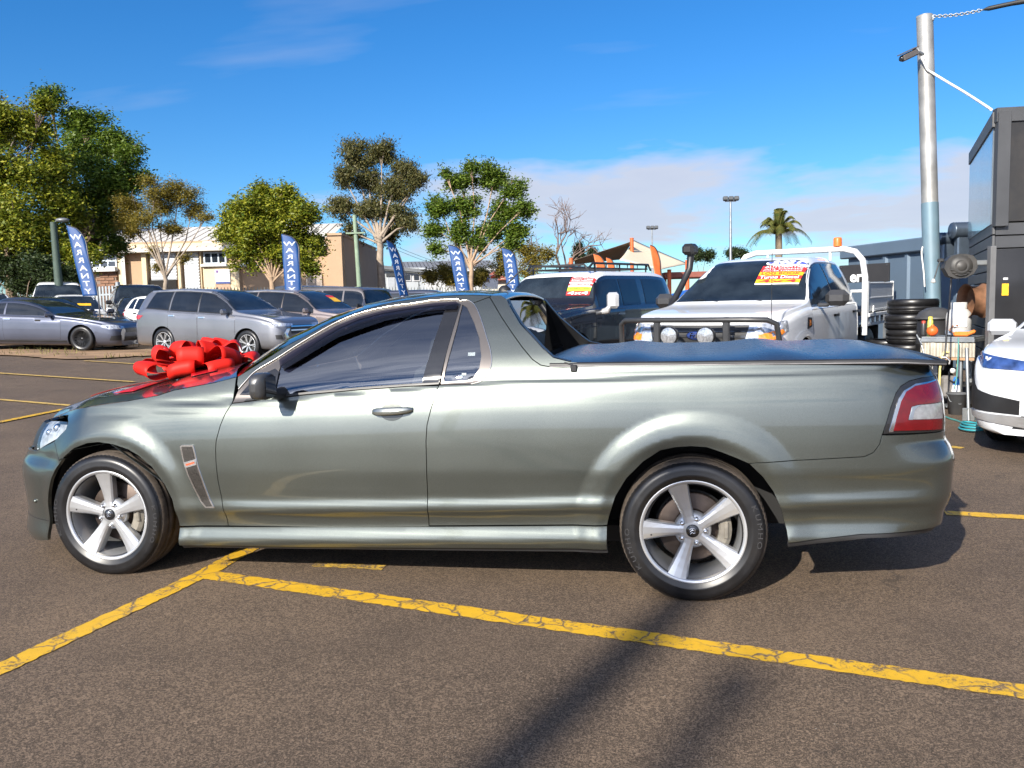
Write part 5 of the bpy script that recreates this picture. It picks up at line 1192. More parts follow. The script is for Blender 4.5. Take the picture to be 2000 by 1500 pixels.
# ------------------------------------------------------------------ other vehicles
def view_proj(bvh, vn, tris, O, d):
    """hit point and smooth normal"""
    h, n, i, dist = bvh.ray_cast(Vector(O), Vector(d))
    if h is None:
        h, n, i, dist = bvh.find_nearest(Vector(O)+Vector(d)*2.5)
    a, b, c = (tris[i][k] for k in range(3)); A, B, C = (np.array(vn[0][q]) for q in (a, b, c)); p = np.array(h)
    v0, v1, v2 = B-A, C-A, p-A; d00 = v0@v0; d01 = v0@v1; d11 = v1@v1; d20 = v2@v0; d21 = v2@v1; den = d00*d11-d01*d01
    if abs(den) < 1e-14: return p, np.array(n)
    v = (d11*d20-d01*d21)/den; w = (d00*d21-d01*d20)/den
    nn = vn[1][a]*(1-v-w)+vn[1][b]*v+vn[1][c]*w; l = np.linalg.norm(nn)
    return p, (nn/l if l > 1e-6 else np.array(n))
class Car:
    def __init__(s, name, label, loc, rz, L, W, top, belt, plan, zb=.20, tum=.42, wheels=((.85, .33), (3.5, .33)), paint=None, du=.05, archpad=.045, cat='car', group=None, rl=.94, wtyre=.21):
        s.root = empty(name, loc, rz, label, cat, group); lay(s.root, loc, rz); s.L, s.W = L, W; s.top, s.belt, s.plan, s.zb, s.tum, s.wh, s.rl = top, belt, plan, zb, tum, wheels, rl
        s.paint = paint; s.wtyre = wtyre
        U = [0, .012, .03, .06]; u = .1
        while u < L-.1: U.append(u); u += du
        U += [L-.06, L-.03, L-.012, L]; U = np.array(U); s.U = U
        zt = pchip(*zip(*top), U); zbt = np.minimum(pchip(*zip(*belt), U), zt-.002); w = pchip(*zip(*plan), U)
        rows = []
        for i, u in enumerate(U):
            rows.append(s.section(zt[i], zbt[i], w[i], L/2-u))
        nv = len(rows[0]); V = np.array(rows).reshape(-1, 3); nu = len(U)
        F = [(i*nv+j, i*nv+j+1, (i+1)*nv+j+1, (i+1)*nv+j) for i in range(nu-1) for j in range(nv-1)]
        # wheel arches: drop the faces inside, pull the rim onto the circle
        cen = np.array([V[list(f)].mean(0) for f in F]); keep = np.ones(len(F), bool); snap = {}
        for (uw, R) in wheels:
            xw = L/2-uw; Ra = R+archpad; r = np.hypot(cen[:, 0]-xw, cen[:, 2]-R); inn = (r < Ra) & (np.abs(cen[:, 1]) > .62*W)
            keep &= ~inn
            ib = set(q for k in np.nonzero(inn)[0] for q in F[k])
            for k in np.nonzero(~inn)[0]:
                for q in F[k]:
                    if q in ib and abs(V[q, 1]) > .6*W: snap[q] = (xw, R, Ra)
        for q, (xw, R, Ra) in snap.items():
            dx, dz = V[q, 0]-xw, V[q, 2]-R; l = math.hypot(dx, dz)
            if V[q, 2] > s.zb+.005 and l > 1e-3: V[q, 0] = xw+dx/l*Ra; V[q, 2] = R+dz/l*Ra
        F = [f for f, k in zip(F, keep) if k]
        caps = [tuple(range(nv))[::-1], tuple((nu-1)*nv+j for j in range(nv))]
        me = bpy.data.meshes.new('body'); me.from_pydata(V.tolist(), [], F+caps); me.polygons.foreach_set('use_smooth', [True]*len(F)+[False, False]); me.update()
        bm = bmesh.new(); bm.from_mesh(me); bmesh.ops.remove_doubles(bm, verts=bm.verts, dist=1e-5); bmesh.ops.recalc_face_normals(bm, faces=bm.faces); bm.to_mesh(me); bm.free()
        s.body = link('body', me, paint, s.root)
        me.calc_loop_triangles(); tris = [tuple(t.vertices) for t in me.loop_triangles]; vs = [tuple(v.co) for v in me.vertices]
        s.vn = (vs, np.array([v.normal[:] for v in me.vertices])); s.tris = tris; s.bvh = BVHTree.FromPolygons(vs, tris)
        for (uw, R) in wheels:
            for sg in (-1, 1):
                rows = [[(L/2-uw+math.cos(RAD(a))*(R+archpad-.002), sg*y, R+math.sin(RAD(a))*(R+archpad-.002)) for y in (W*.97, W*.60)] for a in range(-25, 206, 15)]
                m = MB().grid(rows); m.add([r[1] for r in rows], [tuple(range(len(rows)))]); m.build('wheel_well', DARKIN, s.root)
    def section(s, zt, zbt, w, x):
        zb = s.zb; g = max(zt-zbt, 0); rl = s.rl
        def yh(h): return rl*w-s.tum*h*(.75+.5*h/max(g, .3))
        H = [(0, zb), (.5*w, zb), (.84*w, zb), (.95*w, zb+.035), (.985*w, zb+.12)]
        for t in (.2, .35, .5, .65, .8, .92): H.append((w*(1-.012*(2*t-.8)**2), zb+.12+(zbt-.02-zb-.12)*t))
        H += [(w*(rl+.035), zbt-.012), (w*(rl+.008), zbt)]
        for t in (.12, .3, .5, .7, .86): H.append((yh(g*t), zbt+g*t))
        yr = yh(g*.93); H += [(yr*.965, zbt+g*.945), (yr*.90, zbt+g*.975), (yr*.72, zbt+g*.993), (yr*.4, zt), (0, zt+.004)]
        return [(x, y, z) for y, z in H[::-1]][::-1][0:0]+[(x, -y, z) for y, z in H]+[(x, y, z) for y, z in H[::-1][1:]]
    def q(s, u):
        zt = float(pchip(*zip(*s.top), u)); zb = min(float(pchip(*zip(*s.belt), u)), zt-.002); w = float(pchip(*zip(*s.plan), u)); g = zt-zb
        return zt, zb, w, g, s.rl*w-s.tum*g*.86*(.75+.5*g*.86/max(g, .3))
    def decal(s, name, poly, view, m, off=.004, h=.09, parent=None, side=1, skirt=.012, a=45):
        """curved piece lying on the body. views: S side (x from u, z), F front (y, z), B back, T top (u, y), C corner (t, z)"""
        vv, F, nb = tri_fill(poly, h); L = s.L; co = []; no = []
        for p0, p1 in vv:
            if view == 'S': O, d = (L/2-p0, side*3.0, p1), (0, -side, 0)
            elif view == 'F': O, d = (L/2+2, p0, p1), (-1, 0, 0)
            elif view == 'B': O, d = (-L/2-2, p0, p1), (1, 0, 0)
            elif view == 'T': O, d = (L/2-p0, p1, 4.0), (0, 0, -1)
            else:
                ca, sa = math.cos(RAD(a)), math.sin(RAD(a)); d = (-ca, -side*sa, 0); C0 = (L/2-.12, side*s.W*.80)
                O = (C0[0]-d[0]*2.5+side*d[1]*p0, C0[1]-d[1]*2.5-side*d[0]*p0, p1)
            c, n = view_proj(s.bvh, s.vn, s.tris, O, d)
            if n @ np.array(d) > 0: n = -n
            co.append(c+n*off); no.append(n)
        co = np.array(co); no = np.array(no); V = [co]; NN = [no]; FF = [tuple(f) for f in F]; o = len(co)
        for lp in edge_loops(F):
            k = len(lp); c = co[lp]; n = no[lp]; V += [c-n*skirt]; NN += [n]
            for i in range(k): FF.append((lp[i], o+i, o+(i+1) % k, lp[(i+1) % k]))
            o += k
        V = np.concatenate(V); NN = np.concatenate(NN)
        me = bpy.data.meshes.new(name); me.from_pydata(V.tolist(), [], FF); me.polygons.foreach_set('use_smooth', [True]*len(FF)); me.update()
        ok = True
        gn = (np.cross(co[F[:, 1]]-co[F[:, 0]], co[F[:, 2]]-co[F[:, 0]])*no[F[:, 0]]).sum()
        if gn < 0: me.flip_normals()
        at_ = me.attributes.new('custom_normal', 'FLOAT_VECTOR', 'POINT'); at_.data.foreach_set('vector', np.nan_to_num(NN).astype(np.float32).ravel())
        return link(name, me, m, parent or s.root)
    def band(s, u1, u2, lo, hi, n=10, slant1=0.0, slant2=0.0):
        """window outline between belt and roof, following both"""
        us = np.linspace(u1, u2, n); bot = [(u, s.q(u)[1]+lo) for u in us]; topp = []
        for u in us[::-1]:
            zt, zb, w, g, y = s.q(u); k = (u-u1)/(u2-u1); du = slant1*(1-k)+slant2*k
            zt2, zb2, _, g2, _ = s.q(min(max(u+du, 0), s.L)); topp.append((u+du, max(zb+lo+.012, zb2+g2*hi)))
        return bot+topp
    def windows(s, spans, glass, lo=.035, hi=.80, sides=(1, -1), parent=None, trim=None):
        for sd in sides:
            for (u1, u2, *sl) in spans:
                pl = s.band(u1, u2, lo, hi, 10, *(sl or ()))
                if trim: s.decal('window_frame', np.array(inset(resample(pl, .06), -.022)).tolist(), 'S', trim, .003, .12, parent, sd)
                s.decal('side_window', pl, 'S', glass, .006, .1, parent, sd)
    def windscreen(s, u1, u2, glass, k=.93, name='windscreen', off=.006):
        us = np.linspace(u1, u2, 8); r = []
        for u in us: r.append((u, s.q(u)[4]*k))
        return s.decal(name, r+[(a, -b) for a, b in r[::-1]], 'T', glass, off, .1)
    def doors(s, spans, z0, sides=(1, -1), seam=None, hz=None):
        seam = seam or DARKIN
        for sd in sides:
            for (u1, u2) in spans:
                P = [(u1+.02, z0), (u2-.03, z0), (u2, z0+.25), (u2, s.q(u2)[1]-.025), ((u1+u2)/2, s.q((u1+u2)/2)[1]-.025), (u1, s.q(u1)[1]-.025), (u1, z0+.2)]
                s.decal('door_gap', np.array(inset(resample(P, .1), -.007)).tolist(), 'S', seam, .0012, .15, None, sd)
                d = s.decal('door', P, 'S', s.paint, .0035, .12, None, sd, skirt=.004)
                if hz is not None:
                    uu = u2-.14; zz = s.q(uu)[1]-hz
                    s.decal('door_handle', [(uu-.09, zz), (uu+.09, zz), (uu+.09, zz+.03), (uu-.09, zz+.03)], 'S', CHROME if s.paint.name != 'white_paint' else BLACK, .03, .05, d, sd, skirt=.03)
    def mirrors(s, u, m, sides=(1, -1), size=(.09, .2, .14)):
        zt, zb, w, g, y = s.q(u)
        for sd in sides:
            mb = MB(); mb.box((s.L/2-u, sd*(w+.09), zb+.07), size, bev=.04); mb.box((s.L/2-u, sd*(w-.0), zb+.03), (.05, .12, .04), bev=.01); mb.build('door_mirror', m, s.root)
    def put_wheels(s, kind, rim_m=None, sides=(1, -1), rim=.215, rub=None):
        for i, (uw, R) in enumerate(s.wh):
            for sd in sides:
                wheel(s.root, (s.L/2-uw, sd*(s.W-.012-s.wtyre/2), R), R, min(rim, R*.72), s.wtyre, rot=.3*i, side=-sd if False else (1 if sd < 0 else -1), kind=kind, mats=(rub or RUBBER, rim_m or ALLOY))
def wheel_anchor(px, dist, deg, xl, yl):
    """car location so that local ground point (xl, yl) sits below photo column px at that distance"""
    g = gnd(px, dist); rz = heading(deg); c, sn = math.cos(rz), math.sin(rz)
    return (g[0]-(c*xl-sn*yl), g[1]-(sn*xl+c*yl), 0.0), rz
CG = mat('tinted_car_glass', (.010, .013, .018), .05, coat=0.0, var=.25, scale=2.5, spec=.55)
CGB = mat('clear_car_glass', (.016, .022, .028), .05, coat=0.0, var=.5, scale=3.0, spec=.7)
GREYP = mat('steel_grey_paint', (.21, .215, .235), .36, .7, 1.0, .04, 2.0)
BRONZEP = mat('bronze_grey_paint', (.27, .225, .21), .38, .65, 1.0, .04, 2.0)
NAVYP = mat('slate_blue_paint', (.085, .094, .13), .32, .65, 1.0, .04, 2.0)
WHITEP = mat('white_paint', (.74, .75, .75), .35, 0, .9, .02, 2.0)
BLACKP = mat('black_paint', (.012, .012, .014), .25, .2, 1.0, .05, 2.0)
DGREYP = mat('dark_grey_paint', (.045, .047, .052), .3, .5, 1.0, .05, 2.0)
PEARLP = mat('pearl_white_paint', (.66, .68, .70), .3, .1, 1.0, .03, 2.0)
LAMP = mat('headlamp_glass', (.55, .57, .60), .12, .55, 1.0, .5, 22)
REDC = mat('red_car_lens', (.36, .015, .02), .15, coat=1.0, var=.2)
AMBER = mat('amber_lens', (.75, .22, .02), .2, coat=1.0, var=.3, scale=30)
def rectc(a, b, c, d): return [(a, c), (b, c), (b, d), (a, d)]
def suv(name, label, loc, rz, paint, detail=True):
    s = Car(name, label, loc, rz, 4.69, .905, [(0, .78), (.06, .90), (.2, .965), (.6, 1.04), (1.15, 1.105), (1.30, 1.14), (1.75, 1.42), (2.15, 1.60), (2.5, 1.655), (3.1, 1.67), (3.8, 1.655), (4.3, 1.61), (4.46, 1.50), (4.60, 1.18), (4.66, 1.05), (4.69, .92)],
            [(0, .70), (.3, .90), (1.2, 1.03), (2, 1.07), (3.2, 1.11), (4.2, 1.16), (4.69, 1.0)], [(0, .66), (.03, .72), (.1, .79), (.3, .865), (.8, .895), (2, .905), (3.6, .90), (4.3, .87), (4.55, .82), (4.66, .74), (4.69, .68)], .25, .46, ((.93, .352), (3.60, .352)), paint, .045)
    s.windscreen(1.36, 2.17, CGB, .95)
    s.windows([(1.42, 2.42, 0, .10), (2.50, 3.36, .06, .04), (3.44, 4.18, .04, -.14)], CG, .03, .83, trim=mat('window_black', (.02, .02, .02), .3))
    s.doors([(1.28, 2.44), (2.46, 3.42)], .38, hz=.12)
    for sd in (1, -1):
        s.decal('roof_rail', [(u, z) for u, z in [(2.25, s.q(2.25)[0]-.055), (3.2, 1.615), (4.2, s.q(4.2)[0]-.055), (4.2, s.q(4.2)[0]-.03), (3.2, 1.645), (2.25, s.q(2.25)[0]-.03)]], 'S', mat('roof_rail_silver', (.6, .6, .6), .3, .9), .025, .1, None, sd, skirt=.02)
        s.decal('sill_moulding', [(1.35, .335), (3.2, .335), (3.2, .375), (1.35, .385)], 'S', CHROME, .018, .1, None, sd)
        s.decal('sill_cladding', [(1.32, .25), (3.22, .25), (3.22, .33), (1.32, .33)], 'S', mat('cladding', (.05, .05, .055), .5), .006, .1, None, sd)
        s.decal('headlamp', [(-.34, .80), (.05, .79), (.34, .845), (.36, .88), (0, .88), (-.34, .85)], 'C', LAMP, .006, .06, None, sd)
        s.decal('bumper_chrome', [(-.30, .42), (-.16, .42), (-.10, .60), (-.18, .74), (-.26, .74), (-.20, .60)], 'C', CHROME, .012, .05, None, sd)
        s.decal('fog_lamp', [(-.10, .50), (.06, .50), (.08, .60), (-.06, .60)], 'C', BLACK, .006, .05, None, sd)
        s.decal('tail_lamp', [(4.28, 1.00), (4.62, 1.02), (4.66, .93), (4.45, .90)], 'S', REDC, .008, .06, None, sd)
    s.decal('grille', [(-.42, .62), (.42, .62), (.46, .82), (-.46, .82)], 'F', BLACK, .006, .06)
    for z in (.70, .79): s.decal('grille_bar', rectc(-.44, .44, z-.014, z+.014), 'F', CHROME, .018, .08)
    s.decal('lower_grille', [(-.55, .34), (.55, .34), (.50, .50), (-.50, .50)], 'F', BLACK, .006, .08)
    s.decal('number_plate', rectc(-.19, .19, .53, .60), 'F', mat('plate_white', (.7, .7, .68), .5), .02, .08)
    s.mirrors(1.52, paint); s.put_wheels('twin', ALLOY, rim=.235)
    return s
loc, rz = wheel_anchor(489, 19.6, -25, 4.69/2-.93, -.79)
suv('suv', 'steel grey suv with silver alloy wheels parked beyond the red bow', loc, rz, GREYP)
g = gnd(600, 22.6)
s2 = suv('suv', 'bronze-grey suv with yellow and red windscreen sticker beside the steel grey suv', (g[0], g[1], 0), heading(-27), BRONZEP)
# stickers on its windscreen
s2.decal('windscreen_sticker', [(1.62, .30), (1.62, .58), (1.80, .56), (1.80, .28)], 'T', mat('sticker_yellow', (.75, .42, .02), .5), .012, .1)
s2.decal('windscreen_sticker', [(1.80, .28), (1.80, .56), (1.90, .55), (1.90, .27)], 'T', mat('sticker_red', (.65, .03, .03), .5), .012, .1)
def sedan(name, label, loc, rz, paint, L=4.6, h=1.44, W=.89, wk='ten', rimm=None, low=.0, coupe=False, wh=None, simple=False):
    k = L/4.6
    if coupe: top = [(0, .60), (.05, .70), (.25, .78), (.8, .87), (1.45, .945), (1.6, .97), (2.1, 1.20), (2.55, h-.04), (2.95, h), (3.4, h-.04), (3.9, h-.20), (4.3, 1.02), (4.5, .98), (4.6, .88)]; bl = [(0, .55), (.4, .74), (1.5, .90), (3.0, .95), (4.2, .98), (4.6, .9)]
    else: top = [(0, .64), (.05, .74), (.25, .82), (.8, .92), (1.25, .98), (1.4, 1.02), (1.9, 1.28), (2.25, h-.03), (2.7, h), (3.2, h-.01), (3.6, h-.10), (4.0, 1.15), (4.2, 1.06), (4.5, 1.03), (4.6, .9)]; bl = [(0, .58), (.4, .78), (1.3, .93), (2.6, .97), (4.0, 1.01), (4.6, .88)]
    s = Car(name, label, loc, rz, L, W, [(a*k, b) for a, b in top], [(a*k, b) for a, b in bl], [(0, .60), (.04, .68), (.15, .78), (.45, .855), (.9, W-.01), (2, W), (L-1, W-.01), (L-.3, .82), (L-.05, .70), (L, .62)], .19-low, .46, wh or ((.88, .325), (L-1.02, .325)), paint, .05)
    a, b = (1.5*k, 2.5*k) if coupe else (1.45*k, 2.2*k)
    s.windscreen(a, b-.03, CGB, .94)
    if coupe: s.windows([(1.68*k, 3.0*k, 0, .04), (3.06*k, 3.75*k, .02, -.12)], CG, .03, .80); s.doors([(1.45*k, 3.05*k)], .32, hz=.10)
    else: s.windows([(1.5*k, 2.5*k, 0, .08), (2.56*k, 3.45*k, .05, -.05)], CG, .03, .80); s.doors([(1.4*k, 2.52*k), (2.54*k, 3.4*k)], .32, hz=.10)
    for sd in (1, -1):
        s.decal('headlamp', [(-.30, .60), (.10, .60), (.28, .66), (.24, .72), (-.1, .71), (-.30, .66)], 'C', LAMP, .006, .06, None, sd)
        s.decal('tail_lamp', [(L-.35, .82), (L-.06, .82), (L-.08, .95), (L-.32, .95)], 'S', REDC, .006, .06, None, sd)
        s.decal('sill_moulding', [(1.2*k, .26), (L-1.45, .26), (L-1.45, .30), (1.2*k, .30)], 'S', BLACK if coupe else paint, .014, .1, None, sd)
        s.decal('bumper_intake', [(-.20, .30), (.10, .30), (.06, .42), (-.20, .44)], 'C', BLACK, .006, .05, None, sd)
    s.decal('grille', [(-.36, .50), (.36, .50), (.40, .62), (-.40, .62)], 'F', BLACK, .006, .06)
    s.decal('lower_grille', [(-.48, .28), (.48, .28), (.42, .40), (-.42, .40)], 'F', BLACK, .006, .08)
    s.mirrors(1.72*k if coupe else 1.55*k, paint); s.put_wheels('plain' if simple else wk, rimm, rim=.225)
    return s
DARKRIM = mat('dark_alloy', (.035, .035, .037), .3, .8)
loc, rz = wheel_anchor(165, 22.3, -8, 4.85/2-.95, -.80)
sedan('coupe', 'slate blue-grey two-door coupe with black mesh wheels beside the parking row', loc, rz, NAVYP, 4.85, 1.37, .93, 'mesh', DARKRIM, .03, True, ((.95, .34), (3.8, .34)))
g = gnd(96, 25.6); sedan('sedan', 'dark sedan half hidden behind the slate blue-grey coupe', (g[0], g[1], 0), heading(-24), DGREYP, 4.5, 1.45, simple=True)
g = gnd(150, 28.0)
ws = sedan('sedan', 'white sedan with yellow sticker on its windscreen, facing the viewer', (g[0], g[1], 0), heading(-60), WHITEP, 4.5, 1.52, simple=True)
ws.decal('windscreen_sticker', [(1.65, .05), (1.65, .45), (1.76, .45), (1.76, .05)], 'T', mat('sticker_yellow', (.75, .42, .02), .5), .012, .1)
def boxy(name, label, loc, rz, paint, L=4.5, h=1.85, W=.93, roofm=None, simple=True, hood=1.12, pickup=False, wk='six', rimm=None, zb=.34, R=.37, wh=None, flat=False):
    wsl = .45 if not flat else .26
    top = [(0, hood-.22), (.05, hood-.10), (.2, hood-.03), (.7, hood+.01), (1.2, hood+.03), (1.28, hood+.06), (1.28+wsl, h-.12), (1.28+wsl+.22, h-.03), (2.4, h), (L-.8, h-.01), (L-.25, h-.06), (L-.08, h-.35), (L-.03, hood), (L, hood-.12)]
    s = Car(name, label, loc, rz, L, W, top, [(0, hood-.25), (.3, hood-.06), (1.3, hood-.01), (2.5, hood+.0), (L-.2, hood+.02), (L, hood-.14)], [(0, .78), (.03, .82), (.1, .87), (.4, W-.02), (1, W), (L-.6, W), (L-.15, W-.03), (L-.03, W-.08), (L, W-.12)], zb, .26, wh or ((.80, R), (L-.98, R)), paint, .05, rl=.955)
    s.windscreen(1.33, 1.28+wsl+.0, CGB, .95, off=.018)
    n = [(1.45, 2.18, 0, .04), (2.26, 3.05, .02, .02), (3.13, L-.32, .02, -.03)]
    s.windows(n, CG, .03, .80); s.doors([(1.32, 2.22), (2.24, 3.10)], zb+.12, hz=.12)
    for sd in (1, -1):
        s.decal('headlamp', [(-.24, hood-.34), (.06, hood-.34), (.18, hood-.26), (.16, hood-.18), (-.24, hood-.18)], 'C', LAMP, .006, .06, None, sd)
        s.decal('arch_flare', [(.30, R+.02), (.42, R+.30), (.8, R+.46), (1.18, R+.30), (1.30, R+.02), (1.24, R+.02), (1.12, R+.25), (.8, R+.40), (.48, R+.25), (.36, R+.02)], 'S', BLACK, .025, .06, None, sd)
        s.decal('tail_lamp', rectc(L-.22, L-.06, hood-.30, hood-.05), 'S', REDC, .01, .06, None, sd)
    s.decal('grille', rectc(-.46, .46, hood-.36, hood-.16), 'F', BLACK, .01, .08); s.decal('front_bumper', rectc(-.84, .84, zb+.02, zb+.24), 'F', BLACK, .05, .1, skirt=.05)
    s.mirrors(1.48, BLACK); s.put_wheels('plain' if simple else wk, rimm, rim=.22)
    return s
g = gnd(698, 27.6)
boxy('four_wheel_drive', 'boxy bronze-grey four wheel drive with pale window frames behind the bronze-grey suv', (g[0], g[1], 0), heading(-26), mat('taupe_paint', (.17, .155, .15), .36, .6, 1.0, .04, 2.0), 4.6, 1.80, flat=True)
g = gnd(120, 31.5); boxy('van', 'white van facing the viewer behind the white sedan', (g[0], g[1], 0), heading(-63), WHITEP, 4.7, 2.0, .95, hood=1.22)
g = gnd(274, 29.6); boxy('four_wheel_drive', 'black four wheel drive facing the viewer by the steel fence gate', (g[0], g[1], 0), heading(-60), BLACKP, 4.6, 1.88, hood=1.2)
g = gnd(578, 35.5); boxy('pickup_truck', 'white pickup truck showing only its roof behind the bronze-grey suv', (g[0], g[1], 0), heading(178), WHITEP, 5.0, 1.93, hood=1.15)
g = gnd(728, 33.0); boxy('suv', 'dark suv with red windscreen sticker at the back near the palisade fence', (g[0], g[1], 0), heading(-64), DGREYP, 4.6, 1.80)
g = gnd(838, 31.0); boxy('suv', 'dark suv showing only its roof above the ute cab between two warranty flags', (g[0], g[1], 0), heading(-4), NAVYP, 4.6, 1.72)
def hatch(name, label, loc, rz, paint, h=1.50, simple=True, wk='six'):
    L = 4.1
    s = Car(name, label, loc, rz, L, .86, [(0, .62), (.05, .74), (.25, .84), (.7, .95), (1.0, 1.0), (1.15, 1.06), (1.6, 1.32), (1.95, h-.03), (2.4, h), (3.1, h-.02), (3.6, h-.09), (3.85, 1.22), (4.03, 1.0), (4.1, .85)],
            [(0, .56), (.4, .80), (1.1, .94), (2.2, .99), (3.4, 1.06), (4.1, .9)], [(0, .60), (.04, .66), (.15, .76), (.45, .83), (.9, .86), (3.2, .855), (3.8, .80), (4.05, .68), (4.1, .6)], .19, .46, ((.80, .31), (3.38, .31)), paint, .05)
    s.windscreen(1.2, 1.97, CGB, .94); s.windows([(1.3, 2.25, 0, .06), (2.32, 3.1, .04, .0), (3.16, 3.5, .02, -.12)], CG, .03, .80); s.doors([(1.15, 2.28), (2.30, 3.12)], .32, hz=.10)
    for sd in (1, -1):
        s.decal('headlamp', [(-.26, .62), (.10, .62), (.30, .72), (.24, .78), (-.26, .72)], 'C', LAMP, .006, .06, None, sd)
        s.decal('tail_lamp', [(3.68, .85), (3.98, .85), (3.92, 1.04), (3.72, 1.06)], 'S', REDC, .006, .06, None, sd)
    s.decal('grille', [(-.4, .42), (.4, .42), (.44, .54), (-.44, .54)], 'F', BLACK, .006, .08); s.mirrors(1.38, paint); s.put_wheels(wk, rim=.2)
    return s
loc, rz = wheel_anchor(259, 25.6, -38, 4.1/2-3.38, -.75)
hatch('hatchback', 'small white hatchback behind the tail of the steel grey suv', loc, rz, WHITEP)
g = gnd(-18, 27.0); hatch('hatchback', 'white hatchback cut off by the left edge behind the coupe', (g[0], g[1], 0), heading(-50), WHITEP, 1.58)
g = gnd(292, 27.4); sedan('sedan', 'dark sedan tucked between the black four wheel drive and the small white hatchback', (g[0]-.2, g[1], 0), heading(-62), mat('deep_blue_paint', (.03, .035, .05), .3, .4, 1.0), 4.3, 1.46, simple=True)
# ------------------------------------------------------------------ the two tall vehicles behind the tray, and the white car at the right
STICK_R = mat('sticker_red', (.65, .03, .03), .5); STICK_Y = mat('sticker_yellow', (.75, .42, .02), .5); STICK_G = mat('sticker_lime', (.45, .62, .03), .5); INKW = mat('sticker_white', (.82, .82, .82), .5)
def sticker_on(car, u0, y0, u1, y1, rows, backing=.018):
    """printed card on the windscreen: rows of (fraction, sheet material, text, text material, text size)"""
    t0 = 0.0
    o = None
    for fr, shm, body, tm, sz in rows:
        t1 = t0+fr; ua, ub = u1+(u0-u1)*t0, u1+(u0-u1)*t1      # from the top of the card down
        sh = car.decal('windscreen_sticker', rectc(min(ua, ub), max(ua, ub), min(y0, y1), max(y0, y1)), 'T', shm, backing, .06, o, skirt=.003)
        if body:
            me = text_mesh(body, 1.0, 0.0, bold=.012); xs = [v.co.x for v in me.vertices]; ys = [v.co.y for v in me.vertices]
            wdt, hgt_ = max(xs)-min(xs), max(ys)-min(ys); um = (ua+ub)/2; du = abs(ub-ua)*sz; wy = abs(y1-y0)*.88
            cx, cy = (max(xs)+min(xs))/2, (max(ys)+min(ys))/2
            V = []; NN = []
            for v in me.vertices:
                a = (v.co.x-cx)/wdt*wy; b = (v.co.y-cy)/hgt_*du
                # reading direction runs to the viewer's right: seen from the front, right is the car's left (+y)
                p, n = view_proj(car.bvh, car.vn, car.tris, (car.L/2-(um+b), (y0+y1)/2+a, 4.0), (0, 0, -1))
                V.append(tuple(p+n*(backing+.004)))
            m2 = bpy.data.meshes.new('lettering'); m2.from_pydata(V, [], [tuple(p.vertices) for p in me.polygons]); m2.update(); bpy.data.meshes.remove(me)
            link('lettering', m2, tm, sh)
        t0 = t1
# --- black off-roader with white roof and roof rack
FJ_PX, FJ_D, FJ_H = 1125, 14.7, -126
g = gnd(FJ_PX, FJ_D)
fj = Car('off_road_wagon', 'black off-road wagon with white roof and black roof rack behind the ute cab', (g[0], g[1], 0), heading(FJ_H), 4.60, .945,
         [(0, .98), (.04, 1.06), (.15, 1.13), (.8, 1.20), (1.38, 1.24), (1.44, 1.28), (1.66, 1.62), (1.80, 1.74), (2.1, 1.80), (3.6, 1.80), (4.2, 1.76), (4.42, 1.62), (4.52, 1.2), (4.56, 1.1), (4.60, .95)],
         [(0, .95), (.2, 1.05), (1.4, 1.17), (3.0, 1.18), (4.3, 1.18), (4.6, .98)], [(0, .74), (.04, .80), (.12, .86), (.4, .93), (1, .945), (4.0, .945), (4.4, .92), (4.55, .86), (4.6, .78)], .38, .25, ((.86, .39), (3.55, .39)), BLACKP, .05, rl=.955, cat='off-roader')
fj.windscreen(1.50, 1.745, CGB, .97)
fj.windows([(1.60, 2.35, 0, .03), (2.42, 3.05, .02, .02), (3.25, 4.20, .05, -.08)], CG, .03, .76)
fj.doors([(1.42, 2.40)], .52, hz=.12)
# white roof skin: the upper rows of the body, behind the screen
fj.body.data.materials.append(WHITEP)
for p in fj.body.data.polygons:
    uu = fj.L/2-p.center.x
    if 1.70 < uu < 4.45 and p.center.z > fj.q(uu)[1]+fj.q(uu)[3]*.80: p.material_index = 1
for sd in (1, -1):
    fj.decal('headlamp', [(u, z) for u, z in [(-.40+.105*math.cos(a), .90+.105*math.sin(a)) for a in np.linspace(0, 2*math.pi, 16, endpoint=False)]], 'C', LAMP, .01, .05, None, sd)
    fj.decal('corner_lamp', [(.14, .82), (.30, .82), (.30, 1.0), (.14, 1.0)], 'C', AMBER, .02, .05, None, sd)
fj.decal('grille', rectc(-.55, .55, .80, 1.0), 'F', mat('grille_grey', (.12, .12, .12), .4), .012, .08)
fj.decal('front_bumper', rectc(-.86, .86, .46, .68), 'F', BLACK, .10, .1, skirt=.1)
rk = MB(); zr = 1.86
for y in (-.62, .62): rk.tube([(.55, y*.98, 1.83), (.42, y, zr+.06), (-1.6, y, zr+.06), (-1.72, y*.98, 1.82)], .020, 8)
for y in (-.60, .60): rk.tube([(.50, y, zr-.02), (-1.6, y, zr-.02)], .014, 6)
for x in np.linspace(.35, -1.55, 6): rk.tube([(x, -.62, zr+.06), (x, -.62, zr-.02), (x, .62, zr-.02), (x, .62, zr+.06)], .012, 6)
for x in (.35, -.5, -1.5):
    for y in (-.62, .62): rk.cyl((x, y, 1.74), (x, y, zr+.06), .016, 6)
rk.tube([(.52, -.60, 1.80), (.50, -.5, 1.90), (.50, .5, 1.90), (.52, .60, 1.80)], .018, 8)
rk.build('roof_rack', BLACK, fj.root)
for sd in (1, -1):
    mb = MB(); mb.box((.62, sd*1.10, 1.30), (.09, .22, .26), bev=.05); mb.tube([(.66, sd*.93, 1.12), (.66, sd*1.02, 1.14), (.64, sd*1.06, 1.22)], [.05, .06, .03], 8); mb.build('door_mirror', mat('mirror_silver', (.62, .62, .62), .25, .5, .6), fj.root)
bb = MB(); 
